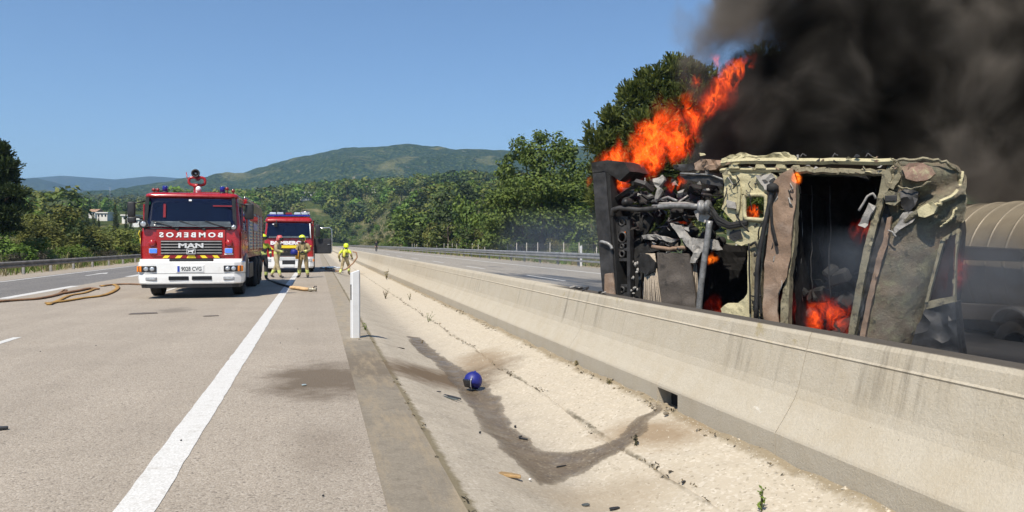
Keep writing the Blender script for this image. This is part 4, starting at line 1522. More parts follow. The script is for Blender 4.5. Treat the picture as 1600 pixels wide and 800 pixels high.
def lettering(name, body, size, mat, parent, loc, **kw):
    rz = kw.pop('rz', 0.0)
    o = link(name, text_mesh(body, size, mat, **kw), parent, loc)
    o.rotation_euler = (0, 0, rz)
    return o

def rrect(cx, y0, y1, hw, z, r=0.12, n=3):
    """rounded rectangle ring in plan"""
    pts = []
    for (sx, sy, a0) in ((1, 1, 0), (-1, 1, 90), (-1, -1, 180), (1, -1, 270)):
        for k in range(n + 1):
            a = R(a0 + 90 * k / n)
            ex = hw - r; ey = (y1 - y0) / 2 - r
            pts.append((cx + sx * ex + math.cos(a) * r, (y0 + y1) / 2 + sy * ey + math.sin(a) * r, z))
    return pts

def wheel(parent, loc, r, w, side, twin=False):
    """tyre and rim turning about x; side +1 shows its face to +x"""
    ww = w * (2.1 if twin else 1)
    t = MB(rub_m)
    prof = [(r * 0.56, -ww / 2), (r * 0.80, -ww / 2), (r * 0.95, -ww * 0.46), (r, -ww * 0.38)]
    nb = 9
    for k in range(nb):
        h = -ww * 0.38 + ww * 0.76 * k / (nb - 1)
        prof.append((r - (0.014 if k % 2 else 0.0), h))
    prof += [(r, ww * 0.38), (r * 0.95, ww * 0.46), (r * 0.80, ww / 2), (r * 0.56, ww / 2)]
    t.lathe(prof, (0, 0, 0), (1, 0, 0), 28)
    o = t.build('wheel', parent, loc)
    m = MB(grey_m)
    s = side
    m.lathe([(r * 0.57, s * ww * 0.50), (r * 0.55, s * ww * 0.42), (r * 0.42, s * ww * 0.22), (r * 0.30, s * ww * 0.30), (r * 0.16, s * ww * 0.42), (0.0, s * ww * 0.44)], (0, 0, 0), (1, 0, 0), 22)
    for k in range(8):
        a = k * math.pi / 4
        m.ball((s * ww * 0.31, math.cos(a) * r * 0.25, math.sin(a) * r * 0.25), 0.022, 6, 4)
    m.build('rim', o)
    return o

def beacon(parent, loc, r, h):
    m = MB(blue_m)
    m.lathe([(r, 0), (r, h * 0.8), (r * 0.85, h * 0.95), (r * 0.4, h), (0, h)], (0, 0, 0), (0, 0, 1), 14)
    o = m.build('beacon', parent, loc)
    m = MB(blk_m)
    m.lathe([(r * 1.25, -0.05), (r * 1.25, -0.01), (r * 1.05, 0.0)], (0, 0, 0), (0, 0, 1), 14)
    m.build('beacon_base', o)
    return o

def louvre_grille(parent, x0, x1, z0, z1, y, n, m_bar, m_back):
    mb = MB(m_back); mb.box(((x0 + x1) / 2, y + 0.03, (z0 + z1) / 2), (x1 - x0, 0.02, z1 - z0)); mb.build('grille_back', parent)
    h = (z1 - z0) / n
    me = None
    for k in range(n):
        z = z0 + h * (k + 0.5)
        if me is None:
            mb = MB(m_bar); mb.box(((x0 + x1) / 2, 0, 0), (x1 - x0, 0.05, h * 0.36), (R(-25), 0, 0), 0.008)
            o = mb.build('grille_bar', parent, (0, y, z)); me = o.data
        else:
            link('grille_bar', me, parent, (0, y, z))

def mirror(parent, c, size, arm_from, mat=blk_m):
    mb = MB(mat)
    mb.box((0, 0, 0), size, (0, 0, 0), 0.035, seg=2)
    o = mb.build('mirror', parent, c)
    mb = MB(M('mirror_glass', (0.25, 0.28, 0.3), 0.05, 0.9))
    mb.box((0, size[1] / 2 + 0.003, 0), (size[0] * 0.85, 0.006, size[2] * 0.88)); mb.build('mirror_glass', o)
    mb = MB(blk_m)
    a = Vector(arm_from) - Vector(c)
    mb.tube([a, a * 0.5 + Vector((0, -0.08, 0.06)), (0, 0, size[2] * 0.35)], 0.018, 6)
    mb.build('mirror_arm', o)
    return o

# ---------------- the big engine in front
T1 = empty('fire_engine', (-3.24, 22.0, 0), 0, 'large red and white fire engine with mirrored lettering and a roof water cannon', 'fire engine', None)
mb = MB(red_m)
mb.loft([rrect(0, 0.02, 2.35, 1.235, 0.98, 0.10), rrect(0, 0.0, 2.35, 1.245, 1.40, 0.10), rrect(0, 0.02, 2.35, 1.235, 1.84, 0.12), rrect(0, 0.16, 2.35, 1.165, 2.60, 0.14), rrect(0, 0.19, 2.36, 1.15, 2.70, 0.14)], smooth=False)
mb.build('cab', T1)
mb = MB(red_m)
mb.loft([rrect(0, 0.10, 2.36, 1.175, 2.702, 0.16), rrect(0, 0.12, 2.36, 1.17, 2.77, 0.18), rrect(0, 0.24, 2.33, 1.08, 2.825, 0.2), rrect(0, 0.42, 2.2, 0.9, 2.84, 0.2)], smooth=True)
mb.build('cab_roof', T1)
# windscreen, bowed outwards
def bowed(x0b, x1b, zb, x0t, x1t, zt, yb, yt, bow, n=10, m=5):
    rows = []
    for j in range(m + 1):
        t = j / m
        row = []
        for i in range(n + 1):
            s = i / n
            xa = x0b + (x0t - x0b) * t; xb = x1b + (x1t - x1b) * t
            row.append((xa + (xb - xa) * s, yb + (yt - yb) * t - bow * (1 - (2 * s - 1) ** 2) , zb + (zt - zb) * t))
        rows.append(row)
    return rows
def grid_panel(name, rows, mat, parent, thick=0.015):
    n = len(rows[0]); m = len(rows)
    vs = [p for r in rows for p in r]
    fs = [(j * n + i, j * n + i + 1, (j + 1) * n + i + 1, (j + 1) * n + i) for j in range(m - 1) for i in range(n - 1)]
    mb = MB(mat)
    mb.raw(vs, fs, 0, True)
    r = bmesh.ops.solidify(mb.bm, geom=mb.bm.faces[:], thickness=thick)
    return mb.build(name, parent)
gl = grid_panel('windscreen', bowed(-1.13, 1.10, 1.90, -1.08, 1.05, 2.66, -0.005, 0.115, 0.045), glass_m, T1)
mb = MB(blk_m)
for (x, sgn) in ((-1.135, -1), (1.105, 1)):
    mb.prism([(x - 0.045, 1.86), (x + 0.045, 1.86), (x * 0.955 + 0.05, 2.68), (x * 0.955 - 0.04, 2.68)], 'y', 0.0 + 0.02, 0.14)
mb.build('windscreen_pillar', T1)
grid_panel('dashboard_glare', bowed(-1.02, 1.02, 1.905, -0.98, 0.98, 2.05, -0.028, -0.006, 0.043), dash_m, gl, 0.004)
for c_, s_ in (((-0.66, -0.0, 2.33), (0.06, 0.012, 0.36)), ((0.79, 0.03, 2.47), (0.5, 0.012, 0.035))):
    mb = MB(redd_m); mb.box(c_, s_, (R(-8.5), 0, 0)); mb.build('red_reflection', gl)  # red reflections in the windscreen, laid on as coloured strips
mb = MB(letter_m); mb.box((-0.03, 0.042, 2.615), (0.07, 0.01, 0.045), (R(-8.5), 0, 0)); mb.build('sticker', gl)
mb = MB(M('green_sticker', (0.05, 0.5, 0.2), 0.5)); mb.box((-1.05, 0.075, 2.53), (0.05, 0.01, 0.07), (R(-8.5), 0, 0)); mb.build('sticker', gl)
for (x0, x1) in ((-0.95, -0.35), (-0.28, 0.32), (0.36, 0.95)):
    mb = MB(blk_m)
    mb.tube([(x1, -0.03, 1.86), (x1 - 0.1, -0.055, 1.90), (x0, -0.055, 2.06)], 0.014, 5)
    mb.box((x1, -0.02, 1.845), (0.09, 0.07, 0.07), bev=0.015)
    mb.build('wiper', T1)
# front face
panel = MB(red_m)
panel.box((0, -0.012, 1.48), (1.72, 0.03, 0.70), bev=0.02); panel.build('front_flap', T1)
mb = MB(blk_m); mb.box((0, -0.004, 1.85), (2.25, 0.05, 0.03), bev=0.01); mb.build('cowl_seal', T1)
for s in (-1, 1):
    mb = MB(red_m); mb.lathe([(0.10, 0), (0.09, 0.05), (0.05, 0.075), (0, 0.08)], (s * 0.98 + (0.02 if s < 0 else -0.03), -0.005, 1.47), (0, -1, 0.1), 16); mb.build('round_cap', T1)
    mb = MB(strobe_m); mb.box((s * 0.94, -0.045, 1.265), (0.17, 0.06, 0.10), bev=0.015); o = mb.build('strobe_light', T1)
    mb = MB(grey_m); mb.box((s * 0.94, -0.02, 1.265), (0.21, 0.05, 0.14), bev=0.012); mb.build('strobe_housing', o)
    mb = MB(redd_m); mb.prism([(s * 1.245, 1.0), (s * 1.255, 1.0), (s * 1.26, 1.75), (s * 1.245, 1.78)], 'y', 0.05, 0.42); mb.build('corner_panel', T1)
mb = MB(plate_m); mb.box((0.94, -0.022, 1.175), (0.22, 0.012, 0.035)); mb.build('name_strip', T1)
louvre_grille(T1, -0.75, 0.77, 1.16, 1.545, -0.05, 5, M('grille_grey', (0.17, 0.17, 0.175), 0.4, 0.3), blk_m)
lettering('maker_lettering', 'MAN', 0.17, M('badge_silver', (0.72, 0.72, 0.71), 0.35, 0.2), T1, (0.0, -0.088, 1.405), ext=0.012, bold=0.006, width=0.62)
mb = MB(blk_m); mb.box((0, -0.08, 1.25), (0.23, 0.03, 0.145), bev=0.01); bd = mb.build('badge', T1)
mb = MB(MATS['badge_silver'])
for (c, s) in (((0, -0.098, 1.316), (0.22, 0.01, 0.012)), ((0, -0.098, 1.184), (0.22, 0.01, 0.012)), ((-0.105, -0.098, 1.25), (0.012, 0.01, 0.12)), ((0.105, -0.098, 1.25), (0.012, 0.01, 0.12))):
    mb.box(c, s)
# striding four-legged silhouette
mb.prism([(-0.085, 1.205), (-0.065, 1.205), (-0.05, 1.235), (-0.015, 1.24), (0.02, 1.232), (0.035, 1.203), (0.055, 1.203), (0.05, 1.245), (0.075, 1.27), (0.085, 1.29), (0.06, 1.298), (0.035, 1.285), (0.0, 1.278), (-0.05, 1.272), (-0.085, 1.29), (-0.092, 1.284), (-0.07, 1.258)], 'y', -0.106, -0.096)
mb.build('emblem', bd)
lettering('mirrored_lettering', 'BOMBEROS', 0.175, letter_m, T1, (0.0, -0.034, 1.69), ext=0.004, bold=0.006, mirror=True, width=1.58, spacing=1.5)
# hazard strip
mb = MB(redd_m); mb.box((0, -0.03, 1.105), (1.40, 0.03, 0.075)); hz_ = mb.build('hazard_strip', T1)
for k in range(5):
    x = -0.62 + 0.31 * k
    w = 0.13
    if k == 2: pl = [(x - 0.12, 1.07), (x + 0.12, 1.07), (x + 0.08, 1.142), (x - 0.08, 1.142)]
    elif k < 2: pl = [(x - w / 2 - .03, 1.07), (x + w / 2 - .03, 1.07), (x + w / 2 + .03, 1.142), (x - w / 2 + .03, 1.142)]
    else: pl = [(x - w / 2 + .03, 1.07), (x + w / 2 + .03, 1.07), (x + w / 2 - .03, 1.142), (x - w / 2 - .03, 1.142)]
    mb = MB(yel_m); mb.prism(pl, 'y', -0.050, -0.044); mb.build('yellow_stripe', hz_)
for x in (-0.9, 0.92):
    mb = MB(wht_m); mb.box((x, 0.0, 1.015), (0.72, 0.16, 0.07)); mb.build('step_plate', T1)
mb = MB(blk_m); mb.box((0, -0.005, 1.015), (1.06, 0.10, 0.075)); mb.build('step_recess', T1)
# bumper, rounded at the corners
def bumper_ring(z, out=0.0):
    pts = []
    for (x, y) in [(-1.32, 0.55), (-1.32, 0.02), (-1.27, -0.12), (-1.10, -0.21), (-0.6, -0.235), (0, -0.245), (0.6, -0.235), (1.10, -0.21), (1.27, -0.12), (1.32, 0.02), (1.32, 0.55), (0, 0.55)]:
        pts.append((x * (1 + out), y - out * 0.6 if y < 0.3 else y, z))
    return pts
mb = MB(wht_m)
mb.loft([bumper_ring(0.98, -0.03), bumper_ring(0.955, 0.0), bumper_ring(0.672, 0.0)])
mb.build('bumper', T1)
mb = MB(wht_m)
mb.loft([bumper_ring(0.660, -0.004), bumper_ring(0.56, 0.0), bumper_ring(0.42, -0.01), bumper_ring(0.39, -0.03)])
bl = mb.build('bumper_skirt', T1)
mb = MB(blk_m); mb.loft([bumper_ring(0.388, -0.045), bumper_ring(0.29, -0.06)]); mb.build('chin_spoiler', T1)
for s in (-1, 1):
    mb = MB(blk_m); mb.box((s * 0.285, -0.238, 0.545), (0.50, 0.03, 0.105), bev=0.012); o = mb.build('air_slot', T1)
    for k in range(3):
        mb = MB(blk_m); mb.box((s * 0.285, -0.258, 0.515 + 0.03 * k), (0.48, 0.012, 0.01)); mb.build('slat', o)
    mb = MB(grey_m); mb.box((s * 0.96, -0.215, 0.535), (0.28, 0.04, 0.085), (0, 0, s * R(6)), 0.012); o = mb.build('fog_light', T1)
    mb = MB(lamp_m); mb.box((s * 0.96, -0.238, 0.535), (0.22, 0.012, 0.055), (0, 0, s * R(6)), 0.006); mb.build('lens', o)
    mb = MB(blk_m); mb.box((s * 1.05, -0.205, 0.79), (0.44, 0.05, 0.16), (0, 0, s * R(8)), 0.012); h = mb.build('headlight', T1)
    for q in (0, 1):
        mb = MB(lamp_m); x = s * (0.93 + 0.15 * q)
        mb.lathe([(0.062, 0), (0.058, 0.02), (0.03, 0.028), (0, 0.03)], (x, -0.232 + 0.018 * q, 0.79), (s * 0.1, -1, 0), 14); mb.build('lamp', h)
    mb = MB(org_m); mb.box((s * 1.235, -0.15, 0.79), (0.15, 0.10, 0.15), (0, 0, s * R(34)), 0.012); mb.build('indicator', h)
mb = MB(plate_m); mb.box((0, -0.252, 0.79), (0.66, 0.012, 0.17), bev=0.004); np1 = mb.build('number_plate', T1)
mb = MB(M('plate_blue', (0.02, 0.06, 0.42), 0.4)); mb.box((-0.285, -0.2595, 0.79), (0.055, 0.005, 0.15)); mb.build('plate_band', np1)
lettering('plate_characters', '9028 CVG', 0.15, M('plate_black', (0.02, 0.02, 0.02), 0.5), np1, (0.03, -0.2605, 0.79), ext=0.002, bold=0.002, width=0.50)
mb = MB(wht_m); mb.box((0, -0.2385, 0.79), (0.72, 0.016, 0.22), bev=0.006); mb.build('plate_recess', T1)
# roof gear
beacon(T1, (-0.72, 0.42, 2.87), 0.065, 0.15)
beacon(T1, (0.74, 0.42, 2.87), 0.065, 0.15)
for (x, z) in ((-1.0, 2.90), (-0.9, 2.90), (0.86, 2.96), (1.02, 2.90)):
    mb = MB(redd_m)
    mb.lathe([(0.045, -0.02), (0.05, 0.0), (0.03, 0.06), (0.018, 0.16), (0.018, 0.24)], (x, 0.40, z), (0, 1, 0), 12)
    mb.tube([(x, 0.52, z), (x, 0.52, 2.80)], 0.012, 5)
    mb.build('air_horn', T1)
# roof hatch and rails behind
mb = MB(redd_m); mb.box((0.35, 1.3, 2.87), (0.9, 0.7, 0.06), bev=0.02); mb.build('roof_hatch', T1)
mon = MB(red_m)
mx, my, mz = -0.02, 1.2, 2.84
mon.lathe([(0.14, 0), (0.10, 0.05), (0.09, 0.20), (0.12, 0.22), (0.12, 0.27)], (mx, my, mz), (0, 0, 1), 14)
lp = []
for k in range(25):
    a = 2 * math.pi * k / 24
    ca, sa = math.cos(a), math.sin(a)
    lp.append((mx + 0.215 * (abs(ca) ** 0.55) * (1 if ca > 0 else -1), my, mz + 0.375 + 0.11 * (abs(sa) ** 0.7) * (1 if sa > 0 else -1)))
mon.tube(lp, 0.038, 8, caps=False)
mon.tube([(mx - 0.2, my, mz + 0.44), (mx - 0.26, my, mz + 0.45), (mx - 0.28, my, mz + 0.62)], 0.014, 5)
mo = mon.build('water_cannon', T1)
mb = MB(blk_m); mb.lathe([(0.07, -0.5), (0.075, -0.1), (0.10, 0.0), (0.115, 0.06), (0.115, 0.10), (0.085, 0.10), (0.06, 0.02), (0, 0.0)], (mx + 0.0, my - 0.22, mz + 0.56), (0.03, -1, 0.18), 18); mb.build('nozzle', mo)
mb = MB(chr_m); mb.lathe([(0.03, 0), (0.05, 0.012), (0, 0.015)], (mx, my - 0.25, mz + 0.57), (0.03, -1, 0.18), 10); mb.build('nozzle_tip', mo)
mb = MB(wht_m); mb.ball((0.10, 0.6, 2.95), (0.075, 0.075, 0.085), 14, 9); mb.tube([(0.06, 0.6, 2.82), (0.06, 0.6, 2.95)], 0.03, 8); mb.build('search_light', T1)
mirror(T1, (-1.47, 0.02, 2.36), (0.19, 0.10, 0.40), (-1.16, 0.12, 2.58))
mirror(T1, (-1.46, 0.02, 2.08), (0.20, 0.10, 0.17), (-1.20, 0.08, 2.10))
mirror(T1, (1.44, 0.30, 2.34), (0.24, 0.12, 0.44), (1.14, 0.14, 2.58))
for (x, mat_, r) in ((-1.16, blk_m, 0.105), (1.08, lamp_m, 0.06)):
    mb = MB(mat_); mb.lathe([(0.02, 0.10), (r * 0.8, 0.06), (r, 0.0), (r * 1.02, -0.02), (r * 0.9, -0.025)], (x, -0.10, 1.97 if r > 0.1 else 1.90), (0, 1, 0.1), 16); o = mb.build('spot_lamp', T1)
    mb = MB(lamp_m if r > 0.1 else chr_m); mb.lathe([(r * 0.88, 0.0), (r * 0.5, -0.012), (0, -0.016)], (x, -0.118, 1.97 if r > 0.1 else 1.90), (0, 1, 0.1), 16); mb.build('lens', o)
    mb = MB(blk_m); mb.tube([(x, -0.03, 1.93 if r > 0.1 else 1.87), (x, 0.05, 1.80)], 0.016, 5); mb.build('lamp_bracket', o)
mb = MB(yel_m); mb.tube([(-1.25, -0.04, 1.60), (-1.285, -0.06, 1.72), (-1.26, -0.05, 1.80)], 0.010, 5); mb.tube([(-1.25, -0.04, 1.60), (-1.25, -0.04, 1.45)], 0.010, 5); mb.build('grab_handle', T1)
# cab sides
for s in (-1, 1):
    mb = MB(red_m); mb.prism([(0.30, 1.12), (1.55, 1.12), (1.55, 2.52), (0.42, 2.52)], 'x', s * 1.236, s * 1.262); d = mb.build('door', T1)
    mb = MB(glass_m)
    mb.prism([(0.42, 1.82), (1.45, 1.82), (1.45, 2.46), (0.50, 2.46)], 'x', s * 1.20, s * 1.268); mb.build('window', d)
    mb = MB(chr_m); mb.box((s * 1.275, 1.42, 1.60), (0.03, 0.16, 0.04), bev=0.01); mb.build('handle', d)
    mb = MB(grey_m)
    arc = [(1.38 + 0.66 * math.cos(R(a)), 0.52 + 0.66 * math.sin(R(a))) for a in range(-5, 186, 12)]
    arc2 = [(1.38 + 0.58 * math.cos(R(a)), 0.52 + 0.58 * math.sin(R(a))) for a in range(-5, 186, 12)]
    mb.prism(arc + arc2[::-1], 'x', s * 1.05, s * 1.29); mb.build('wheel_arch', T1)
    mb = MB(grey_m); mb.box((s * 1.22, 0.45, 0.66), (0.10, 0.50, 0.62), bev=0.03); mb.build('side_step', T1)
    mb = MB(chr_m); mb.tube([(s * 1.31, 1.70, 1.25), (s * 1.33, 1.70, 1.7), (s * 1.31, 1.70, 2.2)], 0.014, 6); mb.build('grab_rail', T1)
    wheel(T1, (s * 1.07, 1.38, 0.52), 0.52, 0.32, s)
    wheel(T1, (s * 1.00, 5.55, 0.52), 0.52, 0.26, s, True)
    wheel(T1, (s * 1.00, 6.90, 0.52), 0.52, 0.26, s, True)
mb = MB(blk_m); mb.box((0, 4.6, 0.78), (0.9, 8.0, 0.3)); mb.box((0, 1.38, 0.52), (1.9, 0.14, 0.14)); mb.box((0, 5.55, 0.52), (1.6, 0.16, 0.16)); mb.box((0, 6.9, 0.52), (1.6, 0.16, 0.16)); mb.build('chassis', T1)
mb = MB(blk_m); mb.box((0, 1.3, 1.0), (2.2, 2.0, 0.12)); mb.box((0, 0.5, 0.62), (2.3, 0.7, 0.3)); mb.build('engine_tray', T1)
# body with lockers
mb = MB(red_m); mb.box((0, 5.62, 1.98), (2.44, 6.35, 1.62), bev=0.03); body = mb.build('body', T1)
mb = MB(redd_m); mb.box((0, 5.6, 1.10), (2.30, 6.3, 0.16)); mb.build('body_sill', T1)
gold_m = M('golden_reflection', (0.36, 0.25, 0.15), 0.35, 0.6, var=0.2, scale=1.5)  # golden tone painted in for the sunlit road mirrored in the side
for s in (-1, 1):
    mb = MB(gold_m); mb.box((s * 1.222, 5.62, 2.60), (0.02, 6.2, 0.30), bev=0.006); mb.build('upper_panel', T1)
    mb = MB(grey_m); mb.box((s * 1.225, 2.62, 1.85), (0.03, 0.22, 1.25), bev=0.008); mb.build('body_post', T1)
    for k in range(4):
        y0 = 2.85 + 1.48 * k
        fr = MB(alu_m); fr.box((s * 1.222, y0 + 0.70, 1.86), (0.016, 1.42, 1.16), bev=0.004); f = fr.build('locker', T1)
        me = None
        for q in range(11):
            z = 1.34 + 0.104 * q
            if me is None:
                b_ = MB(alu_m); b_.tube([(0, -0.66, 0), (0, 0.66, 0)], 0.052, 8, flat=1.0); b_.bm.verts.ensure_lookup_table()
                for v_ in b_.bm.verts: v_.co.x *= 0.35
                o = b_.build('slat', f, (s * 1.232, y0 + 0.70, z)); me = o.data
            else:
                link('slat', me, f, (s * 1.232, y0 + 0.70, z))
        b_ = MB(red_m); b_.box((s * 1.245, y0 + 1.43, 1.86), (0.03, 0.07, 1.2), bev=0.006); b_.build('locker_post', f)
    mb = MB(red_m); mb.box((s * 1.250, 4.6, 2.26), (0.014, 3.1, 0.20)); mb.build('red_band', T1)
    lettering('side_lettering', 'BOMBEROS', 0.32, M('violet_white', (0.62, 0.58, 0.75), 0.4), T1, (s * 1.262, 5.0, 2.0), ext=0.003, bold=0.006, rz=s * R(90))
    mb = MB(wht_m); mb.box((s * 1.12, 2.95, 0.78), (0.14, 0.55, 0.42), bev=0.02); mb.build('side_tank', T1)
    mb = MB(blk_m); mb.box((s * 1.05, 4.1, 0.62), (0.3, 1.5, 0.5), bev=0.03); mb.build('skirt_box', T1)
# roof edge gear
for s in (-1, 1):
    mb = MB(chr_m); mb.tube([(s * 1.12, 2.7, 2.80), (s * 1.12, 2.7, 2.88), (s * 1.12, 8.6, 2.88), (s * 1.12, 8.6, 2.80)], 0.02, 6); mb.build('roof_rail', T1)
mb = MB(org_m); mb.box((1.32, 0.75, 1.62), (0.03, 0.08, 0.05), bev=0.01); mb.build('side_marker', T1)
mb = MB(blk_m)
for s in (-1, 1): mb.box((s * 1.0, 7.75, 0.45), (0.5, 0.02, 0.5))
mb.build('mud_flap', T1)

# ---------------- the second engine
T2 = empty('fire_engine', (-1.36, 40.3, 0), 0, 'second red fire engine with roof light bar and open door, parked behind the first', 'fire engine')
mb = MB(red_m)
mb.loft([rrect(0, 0.03, 3.2, 1.20, 0.72, 0.10), rrect(0, 0.0, 3.2, 1.21, 1.30, 0.12), rrect(0, 0.04, 3.2, 1.20, 1.70, 0.14), rrect(0, 0.22, 3.2, 1.12, 2.50, 0.16), rrect(0, 0.26, 3.2, 1.11, 2.56, 0.16)])
mb.build('cab', T2)
mb = MB(red_m)
mb.loft([rrect(0, 0.16, 3.2, 1.15, 2.562, 0.16), rrect(0, 0.18, 3.2, 1.15, 2.66, 0.18), rrect(0, 0.34, 3.15, 1.08, 2.80, 0.2), rrect(0, 0.6, 3.0, 0.9, 2.84, 0.2)], smooth=True)
mb.build('cab_roof', T2)
gl2 = grid_panel('windscreen', bowed(-1.08, 1.08, 1.74, -1.02, 1.02, 2.50, 0.0, 0.165, 0.05), glass_m, T2)
mb = MB(wht_m); mb.tube([(1.07, -0.01, 1.74), (1.03, 0.15, 2.48)], 0.03, 6); mb.build('windscreen_trim', T2)
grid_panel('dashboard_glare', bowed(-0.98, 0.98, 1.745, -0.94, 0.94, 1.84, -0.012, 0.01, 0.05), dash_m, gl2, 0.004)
for x in (-0.75, -0.25):
    mb = MB(letter_m); mb.box((x, 0.115, 2.44), (0.08, 0.012, 0.05), (R(-12), 0, 0)); mb.build('sticker', gl2)
mb = MB(blk_m); mb.box((-0.62, -0.08, 2.40), (0.16, 0.12, 0.22), (R(10), 0, R(15)), 0.03); mb.tube([(-0.6, 0.1, 2.62), (-0.58, -0.06, 2.62), (-0.6, -0.08, 2.45)], 0.03, 6); mb.build('kerb_mirror', T2)
lettering('lettering', 'BOMBEROS', 0.24, letter_m, T2, (-0.05, -0.028, 1.50), ext=0.004, bold=0.012, width=1.66)
# chevrons either side
for s in (-1, 1):
    mb = MB(yel_m); mb.prism([(s * 1.12, 1.36), (s * 0.92, 1.36), (s * 0.72, 1.16), (s * 0.92, 1.16)], 'y', -0.02, 0.02); mb.build('yellow_chevron', T2)
    mb = MB(redd_m); mb.prism([(s * 1.12, 1.14), (s * 0.92, 1.34), (s * 1.12, 1.34)], 'y', -0.018, 0.018); mb.build('red_chevron', T2)
mb = MB(yel_m); mb.box((0, -0.02, 1.30), (0.9, 0.03, 0.14), bev=0.01); mb.build('yellow_panel', T2)
louvre_grille(T2, -0.62, 0.62, 0.82, 1.20, -0.02, 5, blk_m, blk_m)
mb = MB(wht_m)
mb.loft([[(p[0] * 0.93, p[1], p[2] - 0.16) for p in bumper_ring(0.955, 0)], [(p[0] * 0.93, p[1], p[2]) for p in bumper_ring(0.32, 0)], [(p[0] * 0.92, p[1], p[2]) for p in bumper_ring(0.24, -0.03)]])
mb.build('bumper', T2)
mb = MB(blk_m); mb.box((0, -0.24, 0.52), (0.62, 0.03, 0.20), bev=0.01); mb.build('air_intake', T2)
for k in range(3):
    mb = MB(wht_m); mb.box((0, -0.245, 0.66 + 0.055 * k), (0.9, 0.03, 0.02)); mb.build('white_bar', T2)
mb = MB(plate_m); mb.box((0, -0.255, 0.36), (0.52, 0.012, 0.12)); mb.build('number_plate', T2)
for s in (-1, 1):
    mb = MB(lamp_m); mb.box((s * 0.98, -0.19, 0.62), (0.30, 0.06, 0.17), (0, 0, s * R(10)), 0.03); h = mb.build('headlight', T2)
    mb = MB(org_m); mb.box((s * 1.19, -0.10, 0.62), (0.06, 0.10, 0.13), (0, 0, s * R(40)), 0.01); mb.build('indicator', h)
mb = MB(blue_m); mb.box((0, 0.5, 2.885), (2.1, 0.34, 0.075), bev=0.02); lb = mb.build('light_bar', T2)
for x in (-0.78, -0.42, 0.42, 0.78):
    mb = MB(M('light_bar_clear', (0.55, 0.60, 0.68), 0.15, 0.2)); mb.box((x, 0.5, 2.99), (0.32, 0.32, 0.12), bev=0.025); mb.build('light_module', lb)
mb = MB(redd_m); mb.box((0.0, 0.5, 2.985), (0.32, 0.3, 0.10), bev=0.02); mb.build('light_module', lb)
mb = MB(chr_m)
for x in (0.62, 0.8, 0.98):
    mb.tube([(x, 1.0, 2.84), (x, 1.0, 3.12), (x, 5.0, 3.12)], 0.02, 6)
for y in (1.0, 1.6, 2.2, 2.8, 3.4):
    mb.tube([(0.62, y, 3.12), (0.98, y, 3.12)], 0.015, 5)
mb.build('ladder', T2)
mirror(T2, (1.42, 0.15, 2.12), (0.24, 0.12, 0.62), (1.13, 0.2, 2.5))
mirror(T2, (-1.42, 0.15, 2.12), (0.24, 0.12, 0.62), (-1.13, 0.2, 2.5))
mb = MB(red_m); mb.box((0, 5.4, 1.80), (2.42, 4.2, 1.90), bev=0.03); mb.build('body', T2)
for k in range(3):
    for s in (-1, 1):
        mb = MB(alu_m); mb.box((s * 1.215, 4.0 + 1.35 * k, 1.75), (0.02, 1.25, 1.4), bev=0.005); mb.build('locker', T2)
mb = MB(blk_m); mb.box((0, 3.7, 0.75), (0.9, 7.0, 0.3)); mb.box((0, 1.3, 0.5), (1.9, 0.14, 0.14)); mb.box((0, 5.6, 0.5), (1.6, 0.16, 0.16)); mb.box((0, 1.2, 0.7), (2.1, 2.0, 0.2)); mb.build('chassis', T2)
for s in (-1, 1):
    wheel(T2, (s * 1.05, 1.3, 0.5), 0.5, 0.30, s)
    wheel(T2, (s * 0.98, 5.6, 0.5), 0.5, 0.26, s, True)
# the open right-hand door, hinged at the front of the cab
mb = MB(blk_m)
mb.prism([(0, 0.95), (0.86, 0.95), (0.90, 1.05), (0.90, 1.72), (0, 1.72)], 'y', -0.03, 0.03, bev=0.01)
door = mb.build('open_door', T2, (1.235, 0.42, 0.0))
door.rotation_euler = (0, 0, R(-8))
mb = MB(blk_m)
mb.box((0.44, -0.045, 1.20), (0.76, 0.03, 0.44), bev=0.015); mb.box((0.44, -0.05, 1.52), (0.80, 0.03, 0.30), bev=0.02); mb.build('door_lining', door)
mb = MB(chr_m); mb.tube([(0.02, -0.02, 1.72), (0.14, -0.02, 2.16), (0.30, -0.02, 2.26), (0.78, -0.02, 2.28), (0.89, -0.02, 2.20), (0.90, -0.02, 1.72), (0.90, -0.02, 1.05), (0.84, -0.02, 0.96)], 0.028, 6); mb.build('window_frame', door)
def pane_mat():
    m = bpy.data.materials.new('clear_pane')
    m.use_nodes = True
    nt = m.node_tree; b = bsdf_of(m)
    b.inputs['Base Color'].default_value = (0.05, 0.07, 0.06, 1)
    b.inputs['Roughness'].default_value = 0.05
    tr = nt.nodes.new('ShaderNodeBsdfTransparent'); tr.inputs[0].default_value = (0.82, 0.88, 0.85, 1)
    mx = nt.nodes.new('ShaderNodeMixShader'); mx.inputs[0].default_value = 0.22
    out = [n for n in nt.nodes if n.type == 'OUTPUT_MATERIAL'][0]
    nt.links.new(tr.outputs[0], mx.inputs[1]); nt.links.new(b.outputs[0], mx.inputs[2]); nt.links.new(mx.outputs[0], out.inputs[0])
    return m
pane_m = pane_mat()
mb = MB(pane_m); mb.prism([(0.06, 1.73), (0.17, 2.14), (0.31, 2.23), (0.77, 2.25), (0.86, 2.18), (0.87, 1.73)], 'y', -0.025, -0.017)
mb.build('window', door)
mb = MB(chr_m); mb.box((0.75, -0.08, 1.42), (0.14, 0.03, 0.03), bev=0.01); mb.build('handle', door)
